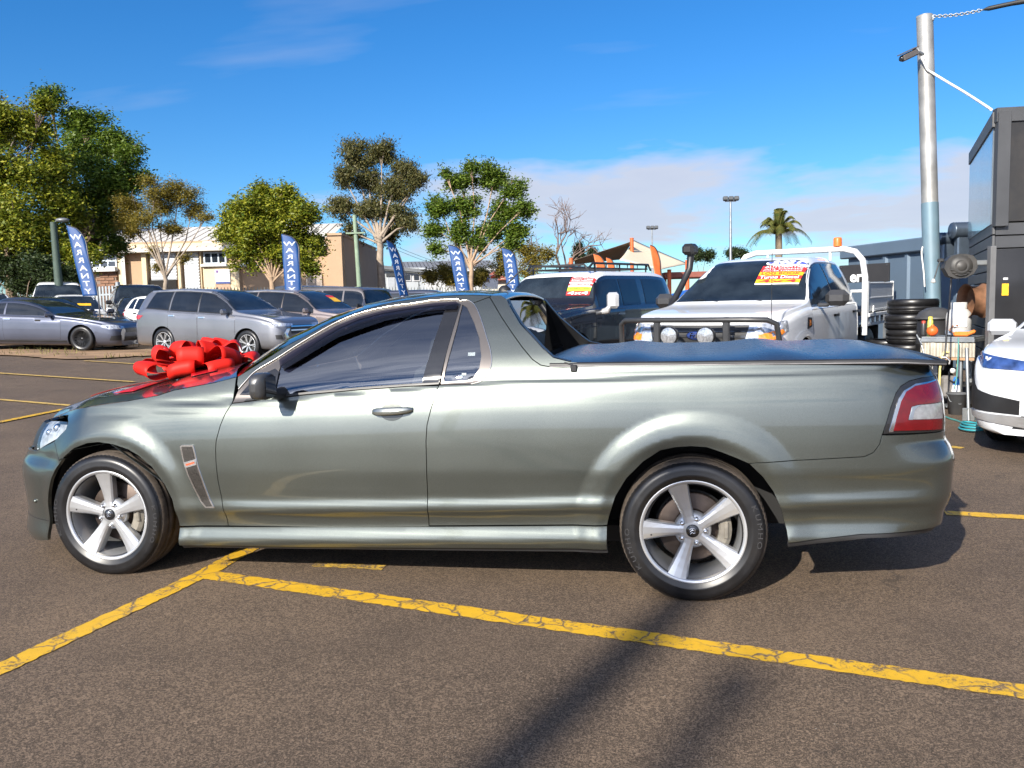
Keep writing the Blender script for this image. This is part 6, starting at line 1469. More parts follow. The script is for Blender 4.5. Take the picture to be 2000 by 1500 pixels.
for y in (-.62, .62): bb.tube([(2.36, y, .55), (2.42, y, .72), (2.38, y*.98, .98)], .03, 8)
bb.tube([(2.40, -.66, .96), (2.40, .66, .96)], .028, 8); bb.build('bull_bar', BLACK, fj.root)
fj.put_wheels('six', rim=.22)
sticker_on(fj, 1.52, .32, 1.735, .76, [(.17, STICK_R, 'AUTOMATIC', INKW, .62), (.11, STICK_R, 'LOW KMS', INKW, .6), (.13, STICK_R, 'POWER STEERING', INKW, .6), (.06, INKW, '', None, 0), (.12, STICK_R, 'CRUISE CONTROL', INKW, .5), (.05, INKW, '', None, 0), (.18, STICK_G, 'Workshop Tested', mat('ink_dark', (.05, .08, .02), .6), .5), (.18, STICK_R, '4x4', INKW, .75)])
# --- white dual-cab with tray
RG_PX, RG_D, RG_H = 1472, 11.3, -125
g = gnd(RG_PX, RG_D)
rg = Car('tray_truck', 'white dual-cab tray truck with black bull bar and windscreen stickers behind the tonneau', (g[0], g[1], 0), heading(RG_H), 3.75, .925,
         [(0, .86), (.03, .98), (.12, 1.07), (.5, 1.13), (1.1, 1.185), (1.22, 1.21), (1.75, 1.56), (2.05, 1.72), (2.35, 1.775), (2.9, 1.785), (3.3, 1.755), (3.55, 1.68), (3.68, 1.5), (3.72, 1.15), (3.75, .95)],
         [(0, .82), (.3, 1.02), (1.2, 1.13), (2.3, 1.14), (3.6, 1.16), (3.75, 1.0)], [(0, .70), (.03, .77), (.1, .83), (.35, .90), (.9, .925), (3.4, .92), (3.65, .88), (3.75, .82)], .34, .36, ((.86, .385),), WHITEP, .04, cat='truck')
for o in [q for q in rg.root.children if q.name.startswith('body')]: pass
rg.windscreen(1.27, 2.06, CGB, .96)
rg.windows([(1.36, 2.36, 0, .09), (2.44, 3.32, .05, -.02)], CG, .03, .83, trim=MATS['window_black']); rg.doors([(1.24, 2.40), (2.42, 3.40)], .48, hz=.14)
for sd in (1, -1):
    hl_ = rg.decal('headlamp', [(-.42, .80), (.0, .80), (.26, .92), (.26, 1.02), (-.1, 1.0), (-.42, .98)], 'C', LAMP, .008, .05, None, sd)
    rg.decal('indicator', [(-.12, .815), (.02, .815), (.20, .90), (.16, .93), (-.02, .90), (-.12, .88)], 'C', AMBER, .014, .05, hl_, sd)
    rg.decal('arch_flare', [(.86+.50*math.cos(a), .385+.50*math.sin(a)) for a in np.linspace(RAD(5), RAD(175), 16)]+[(.86+.44*math.cos(a), .385+.44*math.sin(a)) for a in np.linspace(RAD(175), RAD(5), 16)], 'S', WHITEP, .03, .06, None, sd, skirt=.03)
    rg.decal('side_vent', [(.98, .90), (1.14, .92), (1.16, 1.02), (1.02, 1.03)], 'S', BLACK, .012, .05, None, sd)
    rg.decal('vent_badge', [(1.04, .93), (1.09, .94), (1.09, 1.0), (1.05, 1.0)], 'S', AMBER, .018, .05, None, sd)
    mb = MB(); mb.box((.30, sd*1.10, 1.24), (.13, .27, .19), bev=.06); mb.box((.33, sd*.95, 1.16), (.07, .14, .05), bev=.02); mb.build('door_mirror', mat('mirror_black', (.04, .04, .042), .35, coat=.3), rg.root)
rg.decal('grille', [(-.52, .74), (.52, .74), (.58, .98), (-.58, .98)], 'F', BLACK, .010, .06)
for z in (.80, .86, .92): rg.decal('grille_bar', rectc(-.54, .54, z-.012, z+.012), 'F', DGREYP, .024, .08)
em = MB(); em.lathe([(.0001, .03), (.8, .026), (1.0, .012), (1.0, 0)], axis='X', n=28); o = em.build('emblem', mat('emblem_blue', (.02, .04, .16), .2, coat=1.0), rg.root); o.location = (1.885, 0, .87); o.scale = (1, .125, .052)
me = text_mesh('Ford', .085, .001, shear=.25); o2 = link('lettering', me, CHROME, rg.root); o2.location = (1.922, 0, .872); o2.rotation_euler = (RAD(90), 0, RAD(90))
bar = MB(); BX0 = 1.97
bar.tube([(BX0-.12, -.90, .52), (BX0-.06, -.92, .80), (BX0-.02, -.90, 1.0), (BX0+.04, -.82, 1.045), (BX0+.10, -.55, 1.05), (BX0+.12, 0, 1.05), (BX0+.10, .55, 1.05), (BX0+.04, .82, 1.045), (BX0-.02, .90, 1.0), (BX0-.06, .92, .80), (BX0-.12, .90, .52)], .030, 10)
bar.tube([(BX0+.02, -.86, .74), (BX0+.10, -.5, .76), (BX0+.10, .5, .76), (BX0+.02, .86, .74)], .024, 8)
for y in (-.40, .40): bar.box((BX0+.09, y, .80), (.05, .075, .56), bev=.012)
bar.box((BX0+.02, 0, .56), (.16, 1.7, .16), bev=.03); bar.build('bull_bar', mat('satin_black', (.030, .031, .033), .38), rg.root)
for y in (-.21, .21):
    sp = MB(); sp.lathe([(.085, -.05), (.10, .0), (.10, .05), (.094, .055)], axis='X', n=28); q = sp.build('spot_lamp', BLACK, rg.root); q.location = (2.13, y, .88)
    d = MB(); d.lathe([(.0001, .058), (.05, .056), (.092, .05)], axis='X', n=28); d.build('lens', mat('spot_lens', (.40, .41, .43), .15, .6, 1.0, .45, 60), q)
ant = MB(); ant.cyl((2.0, .86, .98), (2.02, .87, 1.75), .004, 6); ant.build('bar_aerial', BLACK, rg.root)
sn = MB(); sn.tube([(.62, -.90, 1.02), (.48, -.945, 1.16), (.10, -.93, 1.48), (-.04, -.90, 1.66), (-.06, -.89, 1.84)], [.05, .045, .042, .045, .05], 10); sn.box((-.04, -.89, 1.92), (.22, .17, .15), bev=.04); sn.build('snorkel', BLACK, rg.root)
wp = MB(); wp.tube([(.62, .30, 1.225), (.50, -.10, 1.265)], .008, 6); wp.tube([(.62, -.25, 1.225), (.50, -.62, 1.262)], .008, 6); wp.build('wiper', BLACK, rg.root)
# tray
TX0, TX1, TW, TZ = -1.98, -3.75, .95, .98
WT = mat('white_powdercoat', (.72, .73, .73), .4, var=.04); AL = mat('tray_alloy', (.40, .41, .43), .4, .7, var=.12)
tr = MB(); tr.box(((TX0+TX1)/2, 0, TZ), (TX0-TX1, TW*2, .06)); tr.box(((TX0+TX1)/2, 0, TZ-.14), (TX0-TX1, .7, .2)); tray = tr.build('tray', DARKIN, rg.root)
for sd in (1, -1):
    a = MB(); a.box(((TX0+TX1)/2, sd*TW, TZ+.235), (TX0-TX1-.02, .03, .42), bev=.004)
    for z in (TZ+.05, TZ+.22, TZ+.43): a.box(((TX0+TX1)/2, sd*(TW+.016), z), (TX0-TX1-.02, .012, .022), bev=.004)
    sb = a.build('drop_side', WT, tray)
    c = MB(); c.box(((TX0+TX1)/2, sd*(TW+.02), TZ-.02), (TX0-TX1, .05, .05), bev=.006); c.box(((TX0+TX1)/2, sd*(TW-.0), TZ-.16), (TX0-TX1-.1, .035, .035), bev=.004)
    for x in np.linspace(TX0-.1, TX1+.1, 6): c.box((x, sd*(TW), TZ-.09), (.035, .035, .14))
    for x in (TX0, TX1): c.box((x, sd*TW, TZ+.20), (.05, .05, .52), bev=.006)
    c.build('coaming_rail', WT, tray)
    for x in (TX0-.25, TX1+.30):
        l = MB(); l.box((x, sd*(TW+.04), TZ+.06), (.05, .02, .10), bev=.006); l.cyl((x-.06, sd*(TW+.045), TZ+.03), (x+.06, sd*(TW+.045), TZ+.03), .010, 6); l.build('latch', WT, tray)
hb = MB(); HX = TX0+.04
hb.tube([(HX, -TW+.02, TZ-.30), (HX, -TW+.02, 1.50), (HX, -TW+.06, 1.74), (HX, -TW+.16, 1.86), (HX, -TW+.32, 1.905), (HX, TW-.32, 1.905), (HX, TW-.16, 1.86), (HX, TW-.06, 1.74), (HX, TW-.02, 1.50), (HX, TW-.02, TZ-.30)], .042, 10)
hb.tube([(HX, -TW+.05, 1.30), (HX, TW-.05, 1.30)], .022, 8)
for y in (-.45, .45): hb.cyl((HX, y, 1.02), (HX, y, 1.90), .020, 8)
hb.build('headboard_hoop', WT, rg.root)
bc = MB(); bc.lathe([(.0001, .13), (.05, .125), (.058, .10), (.058, .0)], (HX, .55, 1.945), 'Z', 16); bc.build('beacon', mat('beacon_orange', (.75, .16, .03), .35), rg.root)
for sd in (1, -1):
    wheel(rg.root, (-2.30-.05, sd*.80, .385), .385, .21, .25, side=1 if sd < 0 else -1, kind='six', mats=(RUBBER, STEEL))
    mg = MB(); mg.box((-2.85, sd*.80, .56), (.02, .27, .46)); mg.build('mud_flap', BLACK, rg.root)
rg.put_wheels('six', ALLOY, rim=.21)
ch = MB(); ch.box((-1.6, 0, .56), (4.2, .75, .16)); ch.build('chassis', DARKIN, rg.root)
sticker_on(rg, 1.54, .12, 1.875, .66, [(.15, STICK_R, 'AUTOMATIC', INKW, .7), (.12, STICK_R, 'AIR COND', INKW, .5), (.10, STICK_R, 'POWER STEERING', INKW, .55), (.20, STICK_Y, 'LOG BOOK', STICK_R, .66), (.20, STICK_R, 'Turbo Diesel', INKW, .75), (.18, STICK_Y, '4x4', STICK_R, .75), (.05, INKW, '', None, 0)])
ov = [(1.935+.048*math.sin(a), .40+.26*math.cos(a)) for a in np.linspace(0, 2*math.pi, 22, endpoint=False)]
st = rg.decal('year_sticker', ov, 'T', INKW, .022, .05)
rg.decal('year_sticker_field', [(1.935+.038*math.sin(a), .40+.235*math.cos(a)) for a in np.linspace(0, 2*math.pi, 22, endpoint=False)], 'T', mat('sticker_blue', (.03, .06, .40), .5), .026, .05, st)
me = text_mesh('2021', .15, 0, bold=.006, shear=.2, squash=1.25); V = []
for v in me.vertices:
    p, n = view_proj(rg.bvh, rg.vn, rg.tris, (rg.L/2-1.935-v.co.y*.62, .40+v.co.x, 4), (0, 0, -1)); V.append(tuple(p+n*.031))
m2 = bpy.data.meshes.new('lettering'); m2.from_pydata(V, [], [tuple(p.vertices) for p in me.polygons]); m2.update(); link('lettering', m2, INKW, st)
# --- white electric car nosing in at the right
EV_H = -137
loc, rz = wheel_anchor(1891, 7.05, EV_H, 2.08, -.82)
def _low(P): return [(a, b*.92) for a, b in P]
ev = Car('hatchback', 'pearl white car with slim headlamp and dark lower bumper at the right edge', loc, rz, 4.40, .90,
         _low([(0, .70), (.03, .80), (.10, .88), (.35, .97), (.9, 1.03), (1.15, 1.07), (1.6, 1.32), (2.0, 1.54), (2.5, 1.64), (3.3, 1.60), (3.9, 1.48), (4.2, 1.15), (4.4, .9)]), _low([(0, .66), (.3, .88), (1.1, 1.0), (2.5, 1.04), (4.0, 1.08), (4.4, .88)]),
         [(0, .62), (.03, .70), (.10, .78), (.3, .85), (.8, .89), (3.6, .89), (4.2, .80), (4.4, .66)], .20, .44, ((.90, .33), (3.6, .33)), PEARLP, .035)
ev.windscreen(1.2, 2.0, CGB, .94); ev.windows([(1.35, 2.3, 0, .06), (2.38, 3.2, .04, 0)], CG, .03, .80); ev.doors([(1.22, 2.34), (2.36, 3.25)], .36, hz=.1)
for sd in (1, -1):
    ev.decal('headlamp', [(-.34, .715), (-.02, .73), (.26, .825), (.30, .865), (.06, .835), (-.34, .775)], 'C', mat('blue_lens', (.05, .10, .28), .08, .4, 1.0, .5, 14), .008, .04, None, sd)
    ev.decal('bumper_intake', [(-.30, .37), (.14, .39), (.20, .60), (.10, .655), (-.02, .55), (-.30, .48)], 'C', BLACK, .008, .05, None, sd)
    ev.decal('bumper_strip', [(-.34, .27), (.10, .33), (.16, .37), (-.34, .355)], 'C', mat('silver_trim', (.62, .63, .64), .3, .7), .014, .05, None, sd)
ev.decal('light_bar', rectc(-.46, .46, .72, .762), 'F', MATS['blue_lens'], .010, .06)
ev.decal('lower_grille', [(-.46, .26), (.46, .26), (.40, .36), (-.40, .36)], 'F', BLACK, .010, .06)
for z in (.285, .315, .345): ev.decal('grille_slat', rectc(-.42, .42, z-.006, z+.006), 'F', MATS['silver_trim'], .016, .1)
ev.decal('number_plate', rectc(-.19, .19, .45, .54), 'F', MATS['plate_white'], .02, .1)
ev.mirrors(1.42, PEARLP, size=(.13, .24, .15)); ev.put_wheels('ten', rim=.22)

rg.root.scale = (1.04, 1.04, 1.04)

# ------------------------------------------------------------------ trees
def leaf_mat(name, c1, c2, trans=.35):
    m = bpy.data.materials.new(name); MATS[name] = m; nt, N, L, b = nodes_of(m)
    g = N.new('ShaderNodeNewGeometry'); r = N.new('ShaderNodeValToRGB'); L.new(g.outputs['Random Per Island'], r.inputs[0]); e = r.color_ramp.elements
    e[0].color = (*c1, 1); e[1].color = (*c2, 1)
    L.new(r.outputs[0], b.inputs['Base Color']); b.inputs['Roughness'].default_value = .5; b.inputs['Specular IOR Level'].default_value = .35
    t = N.new('ShaderNodeBsdfTranslucent'); L.new(r.outputs[0], t.inputs[0]); mx = N.new('ShaderNodeMixShader'); mx.inputs[0].default_value = trans
    out = [n for n in N if n.type == 'OUTPUT_MATERIAL'][0]; L.new(b.outputs[0], mx.inputs[1]); L.new(t.outputs[0], mx.inputs[2]); L.new(mx.outputs[0], out.inputs[0]); return m
BARK = mat('bark_brown', (.16, .115, .08), .9, var=.35, scale=8, bump=.5, bscale=25); BARKP = mat('bark_pale', (.27, .22, .17), .85, var=.3, scale=4, bump=.3, bscale=14)
L_GREEN = leaf_mat('leaves_green', (.045, .095, .010), (.16, .22, .022)); L_YEL = leaf_mat('leaves_yellow_green', (.075, .13, .010), (.32, .31, .024)); L_OLV = leaf_mat('leaves_olive', (.10, .095, .015), (.28, .21, .03)); L_GUM = leaf_mat('leaves_gum', (.055, .068, .022), (.16, .14, .045)); L_DK = leaf_mat('leaves_dark', (.018, .036, .012), (.055, .08, .022))
def leaves(clumps, n, size, rng, droop=0.0, aspect=.45):
    """leaf blades scattered through ellipsoid clumps: (centre, radii, weight)"""
    W = np.array([c[2] for c in clumps]); W = W/W.sum(); idx = rng.choice(len(clumps), n, p=W); C = np.array([c[0] for c in clumps])[idx]; R = np.array([c[1] for c in clumps])[idx]
    d = rng.normal(size=(n, 3)); d /= np.linalg.norm(d, axis=1, keepdims=True); rad = rng.random(n)**(1/2.2)*(1+.28*rng.normal(size=n))
    # small sprays inside each clump
    P = C+d*R*rad[:, None]
    k = max(1, n//12); seeds = P[rng.choice(n, k)]; near = seeds[rng.integers(0, k, n)]; mixw = (rng.random(n) < .5)[:, None]
    P = np.where(mixw, near+rng.normal(size=(n, 3))*size*1.15, P)
    ax = rng.normal(size=(n, 3)); ax[:, 2] = ax[:, 2]*.5-droop; ax /= np.linalg.norm(ax, axis=1, keepdims=True)
    nn = rng.normal(size=(n, 3))*.55+(P-C)/np.maximum(np.linalg.norm(P-C, axis=1, keepdims=True), 1e-3)*.9+np.array([0, 0, .55]); sd = np.cross(ax, nn); sd /= np.maximum(np.linalg.norm(sd, axis=1, keepdims=True), 1e-6)
    s = size*(.6+.8*rng.random(n))[:, None]; a = ax*s; b = sd*s*aspect
    V = np.stack([P-a*.5, P+b*.5, P+a*.5, P-b*.5], 1).reshape(-1, 3); F = np.arange(4*n).reshape(-1, 4)
    return V, F
def tree(name, label, px, D, clumps_px, leafm, nleaf, lsize, trunk_r=.18, bark=None, fork=.45, seed=1, droop=0.0, aspect=.45, lean=0.0, group=None, depthk=.8, sub=7, limbs=True, spread=.5, base_h=None):
    """clumps_px: (px, py, radius in px[, vertical squash]) as the crown shows; depth is given to it by jittering along the view"""
    rng = np.random.default_rng(seed); g = gnd(px, D); root = empty(name, g, 0, label, 'tree', group); sc = D/(CAM_F*2000); cl = []; tops = []
    for c in clumps_px:
        cx, cy, cr = c[:3]; sq = c[3] if len(c) > 3 else .85; r = cr*sc
        p = at(cx, cy, D+rng.uniform(-1, 1)*r*depthk)-g; tops.append((p, r))
        for k in range(sub+4):
            d = rng.normal(size=3); d /= np.linalg.norm(d); q = p+d*r*np.array([1, 1, sq])*rng.uniform(.25, .85); rr = r*rng.uniform(.36, .66); cl.append((q, np.array([rr, rr, rr*sq*.8]), rr**2))
    V, F = leaves(cl, int(nleaf*4.0), lsize*.74, rng, droop, aspect)
    link('crown', fast_mesh('crown', V, F, 4), leafm, root)
    H = max(t[0][2] for t in tops); fz = H*fork if base_h is None else base_h
    tb = MB(); rr = random.Random(seed); top = np.array([lean*fz, 0, fz]); n = 7
    tb.tube([(lean*fz*k/n+rr.uniform(-.04, .04)*(k > 0), rr.uniform(-.04, .04)*(k > 0), -.25 if k == 0 else fz*k/n) for k in range(n+1)], [trunk_r*(1.35 if k == 0 else 1.05-.45*k/n) for k in range(n+1)], 10)
    tb.build('trunk', bark or BARK, root)
    if limbs:
        lb = MB()
        for (p, r) in tops:
            st = np.array([lean*fz, 0, fz])*(rr.uniform(.88, 1.0)); mid = st*.45+p*.55+np.array([rr.uniform(-.2, .2), rr.uniform(-.2, .2), rr.uniform(-.1, .35)*r])
            lb.tube([tuple(st), tuple(st*.75+mid*.25), tuple(mid), tuple(p)], [trunk_r*.42, trunk_r*.30, trunk_r*.18, trunk_r*.07], 6)
            for _ in range(4):
                e = p+np.array([rr.uniform(-1, 1), rr.uniform(-1, 1), rr.uniform(-.4, 1)])*r*.75; lb.tube([tuple(mid*.4+p*.6), tuple((p+e)/2+np.array([0, 0, .05])), tuple(e)], [trunk_r*.14, trunk_r*.09, trunk_r*.03], 5)
        lb.build('limbs', bark or BARK, root)
    return root
TG = 'street trees beyond the palisade fence'
tree('broadleaf_tree', 'tall bright green broadleaf tree cut off by the left edge', 30, 33, [(10, 330, 70), (60, 260, 52), (90, 340, 62), (30, 430, 80), (110, 420, 60), (-40, 400, 80), (80, 500, 60), (150, 500, 45), (-20, 250, 60), (0, 520, 60), (85, 205, 26)], L_YEL, 15000, .20, .24, seed=3, fork=.35, sub=8)
tree('broadleaf_tree', 'tall darker green tree with dense rounded crown behind the first warranty flag', 172, 37, [(165, 240, 48), (220, 290, 52), (140, 300, 50), (240, 350, 45), (180, 360, 60), (130, 400, 55), (215, 420, 50), (255, 300, 28), (170, 460, 50), (225, 480, 32), (95, 190, 30)], L_GREEN, 15000, .19, .25, seed=4, fork=.38, sub=8)
tree('gum_tree', 'dark gum tree top rising at the upper left corner', -10, 44, [(10, 215, 40), (-40, 230, 50), (45, 230, 28), (0, 270, 45), (-60, 330, 60)], L_GUM, 5000, .20, .25, BARKP, seed=5, fork=.6, droop=.4)
tree('shrub_tree', 'leafy shrub in dark leaf colour standing in for the deep shade below the tall trees at the left', 50, 32.0, [(20, 522, 40), (70, 520, 42), (118, 535, 30), (-30, 525, 45), (148, 545, 22), (45, 548, 36), (100, 552, 30)], L_DK, 8000, .16, .10, seed=6, fork=.3)  # dark leaf colour fills in the deep shade under the tall trees
tree('wattle_tree', 'airy olive tree with flat spreading crown before the tan warehouse', 330, 35, [(255, 395, 36, .75), (300, 372, 36, .7), (350, 375, 40, .7), (245, 432, 32, .7), (290, 428, 36, .7), (375, 408, 34, .8), (402, 425, 20, .7), (335, 445, 26, .6), (315, 395, 36, .7), (265, 455, 22, .6), (310, 520, 15), (360, 505, 12), (300, 490, 12)], L_OLV, 8500, .13, .14, BARKP, seed=7, fork=.42, aspect=.3, sub=6)
tree('round_tree', 'dense round yellow-green tree with short trunk beside the second warranty flag', 537, 33, [(535, 400, 44), (485, 410, 40), (590, 420, 40), (465, 455, 36), (520, 455, 50), (580, 470, 46), (620, 480, 26), (480, 500, 36), (540, 505, 40), (600, 510, 32), (510, 375, 22), (560, 378, 22), (455, 430, 24)], L_YEL, 16000, .17, .15, mat('bark_orange', (.33, .23, .15), .85, var=.2, scale=6), seed=8, fork=.40, sub=8)
tree('gum_tree', 'tall sparse eucalyptus with pale trunk in the middle distance', 748, 50, [(690, 310, 36), (745, 300, 34), (790, 335, 30), (670, 345, 26), (720, 350, 38), (770, 370, 36), (670, 410, 30), (725, 410, 34), (780, 420, 34), (815, 360, 22), (690, 455, 24), (760, 455, 30), (800, 440, 22), (820, 350, 14)], L_GUM, 13000, .24, .28, BARKP, seed=9, fork=.5, droop=.9, aspect=.32, sub=7)
tree('broadleaf_tree', 'open-crowned green tree with slim trunk beside the fourth warranty flag', 923, 33, [(905, 360, 30), (965, 345, 36), (1000, 365, 26), (860, 400, 30), (915, 405, 30), (985, 410, 30), (1020, 410, 22), (850, 450, 24), (895, 455, 26), (960, 455, 28), (1010, 450, 24), (850, 485, 18), (870, 340, 16), (920, 325, 16), (935, 475, 20), (1000, 475, 20)], L_GREEN, 10500, .17, .13, mat('bark_orange', (.33, .23, .15), .85), seed=10, fork=.42, sub=6, aspect=.4)
for i, (px, D, cl, lm, lab) in enumerate(((1030, 58, [(985, 495, 26), (1030, 490, 30), (1065, 495, 22), (980, 525, 24), (1040, 525, 30)], L_OLV, 'wide olive bush behind the fifth warranty flag'), (855, 55, [(840, 540, 18), (870, 535, 20), (885, 550, 14), (900, 545, 14)], L_OLV, 'low olive bush between the white warehouse and the fourth flag'), (935, 57, [(930, 545, 14), (940, 535, 12)], L_OLV, 'small olive bush behind the slim-trunked tree'),
                                       (1130, 75, [(1130, 488, 9), (1130, 500, 11), (1131, 478, 5)], L_DK, 'small dark conifer behind the bare tree'), (1157, 78, [(1157, 492, 7), (1158, 500, 9)], L_DK, 'smaller dark conifer before the brown shade sail'), (1368, 70, [(1358, 500, 16), (1380, 497, 14)], L_DK, 'dark round treetop behind the snorkel of the white truck'), (1440, 70, [(1432, 497, 12), (1448, 495, 10)], L_DK, 'dark round treetop beside the tall floodlight mast'))):
    tree('bush', lab, px, D, cl, lm, 2600, .20, .12, seed=20+i, fork=.45, sub=6)
def bare_tree():
    g = gnd(1098, 72); root = empty('bare_tree', g, 0, 'leafless brown tree behind the olive bush', 'tree'); H = hgt(1098, 432, 72)-g[2]; rr = random.Random(4); tb = MB(); tw = MB()
    def grow(p, d, L, r, lev, mb):
        q = p+d*L; m = (p+q)/2+Vector((rr.uniform(-1, 1), rr.uniform(-1, 1), rr.uniform(-.3, .3)))*L*.07
        mb.tube([p, m, q], [r, r*.85, r*.66], 6 if lev < 2 else 4, caps=False)
        if lev >= 5: return
        for _ in range(3 if lev < 4 else 4):
            v = Vector((rr.gauss(0, 1), rr.gauss(0, 1), rr.gauss(.25, .6))).normalized(); grow(q if rr.random() < .7 else m, (d*.72+v*.74).normalized(), L*rr.uniform(.64, .82), r*.60, lev+1, tw)
    grow(Vector((0, 0, -.2)), Vector((0, 0, 1)), H*.40, .22, 0, tb); tb.build('trunk', mat('bark_winter', (.16, .11, .09), .9), root); tw.build('branches', MATS['bark_winter'], root)
bare_tree()
def palm():
    g = gnd(1520, 44); root = empty('palm_tree', g, 0, 'palm tree with arching fronds above the roof of the white truck', 'palm tree'); top = at(1520, 455, 44)-g; h = float(top[2])
    MB().tube([(0, 0, -.2), (.03, 0, h*.5), (0, 0, h)], [.24, .19, .17], 12).build('trunk', mat('palm_trunk', (.20, .16, .11), .9, var=.3, scale=10), root); rr = random.Random(6)
    fm = leaf_mat('palm_leaf', (.05, .085, .02), (.19, .17, .04))
    for k in range(26):
        az = 2*math.pi*k/26+rr.uniform(-.15, .15); el = RAD(rr.choice([82, 68, 52, 38, 22])+rr.uniform(-6, 6)); Ln = rr.uniform(1.5, 1.95); pts = []; d = np.array([math.cos(az)*math.cos(el), math.sin(az)*math.cos(el), math.sin(el)])
        for j in range(11): t = j/10; pts.append(np.array([0, 0, h])+d*Ln*t-np.array([0, 0, .75*t*t*t*Ln*(.40+.55*math.cos(el))]))
        V = []; Fc = []; sd = np.array([-math.sin(az), math.cos(az), 0])
        for j in range(1, 11):
            ax = pts[j]-pts[j-1]; ax /= np.linalg.norm(ax)
            for q in range(3):
                p = pts[j-1]+(pts[j]-pts[j-1])*q/3; ll = .42*(1-.55*abs(j/10-.4))
                for s_ in (-1, 1):
                    tip = p+sd*s_*ll*.8+ax*ll*.45-np.array([0, 0, ll*.45]); o = len(V); V += [tuple(p-ax*.02), tuple(p+ax*.03), tuple((p+tip)/2+ax*.03), tuple(tip)]; Fc.append((o, o+1, o+2, o+3))
        mb = MB(); mb.add(V, Fc); mb.tube([tuple(p) for p in pts], [.025*(1-.08*j) for j in range(11)], 4); mb.build('frond', fm, root)
palm()

# ------------------------------------------------------------------ flags
FBLUE = mat('flag_blue', (.004, .050, .185), .55, var=.08, scale=3); FTXT = mat('flag_letter', (.46, .50, .58), .6)
def feather_flag(px_b, py_b, px_t, py_t, D, wpx, label, m=FBLUE, word='WARRANTY', yaw=0.0, pole_low=1.0, rows_txt=1.0, visible=1.0):
    b = at(px_b, py_b, D); t = at(px_t, py_t, D); ax = t-b; H = float(np.linalg.norm(ax)); up = ax/H; sc = D/(CAM_F*2000); w = wpx*sc
    R3 = np.array([R_H[0], R_H[1], 0])*math.cos(yaw)+np.array([F_H[0], F_H[1], 0])*math.sin(yaw); g = gnd(px_b, D)
    root = empty('feather_flag', g, 0, label, 'flag'); B = b-g
    N3 = np.cross(up, R3); N3 /= np.linalg.norm(N3)     # faces the viewer when yaw is small
    if N3 @ C_FW > 0: N3 = -N3
    def pt(a, h, off=0.0):
        wv = .035*math.sin(h*9+a*3)*(a-.2)*w*3; return tuple(B+up*(h*H)+R3*((a-.5)*w)+N3*(off+wv))
    rows = []
    for i in range(34):
        h = i/33; 
        left = 0.02+.06*(1-h)*0; right = 1.0
        if h > .72: k = (h-.72)/.28; right = 1.0-.92*(1-math.sqrt(max(0, 1-k*k)))
        if h > .93: left = .02
        rows.append([pt(left+(right-left)*q/6, h) for q in range(7)])
    o = MB().grid(rows).build('banner', m, root); md = o.modifiers.new('thickness', 'SOLIDIFY'); md.thickness = .004
    pp = []
    for i in range(24):
        h = -pole_low*.35+1.35*i/23 if False else -.05+1.05*i/23; right = 1.0
        if h > .72: k = (h-.72)/.28; right = 1.0-.92*(1-math.sqrt(max(0, 1-min(1, k)**2)))
        pp.append(pt(right+.03, min(h, 1.0)))
    foot = np.array(pt(1.03, -.05)); pp = [(foot[0], foot[1], 0.0)]+pp; MB().tube(pp, .018, 6).build('pole', mat('flag_pole', (.03, .03, .035), .4), root)
    MB().box((foot[0], foot[1], .03), (.5, .5, .06), bev=.01).build('base_plate', BLACK, root)
    if word:
        n = len(word); h0, h1 = .83, .06
        for i, ch in enumerate(word):
            me = text_mesh(ch, 1.0, 0.0, bold=.02); hc = h0-(h0-h1)*i/(n-1); sz = (h0-h1)/(n-1)*.98; V = []
            for v in me.vertices: V.append(pt(.47-v.co.x*.72*.95/1.0, hc+v.co.y*sz*.95, .012))
            m2 = bpy.data.meshes.new('letter'); m2.from_pydata(V, [], [tuple(p.vertices) for p in me.polygons]); m2.update(); bpy.data.meshes.remove(me); link('letter', m2, FTXT, o)
    return root
feather_flag(176, 578, 144, 440, 23.0, 30, 'blue warranty feather flag beside the tall trees at the left, first of five')
feather_flag(572, 573, 565, 457, 23.4, 32, 'blue warranty feather flag before the dense round tree, second of five')
feather_flag(790, 578, 764, 470, 25.6, 24, 'narrow folded blue warranty feather flag by the gum trunk, third of five', yaw=RAD(48))
feather_flag(905, 573, 888, 478, 27.0, 27, 'blue warranty feather flag beside the slim-trunked tree, fourth of five')
feather_flag(1004, 575, 992, 484, 28.0, 25, 'blue warranty feather flag behind the roof antenna of the ute, fifth of five')
FOR = mat('flag_orange', (.55, .13, .03), .55, var=.08)
feather_flag(1287, 545, 1276, 479, 27.5, 17, 'orange feather flag in front of the cream shade sail', FOR, '', RAD(25))
feather_flag(1178, 545, 1167, 496, 30, 18, 'orange feather flag tip showing above the roof rack', FOR, '', RAD(15)); feather_flag(1198, 550, 1190, 503, 31, 14, 'smaller orange feather flag tip next to the first one above the roof rack', FOR, '', RAD(15))
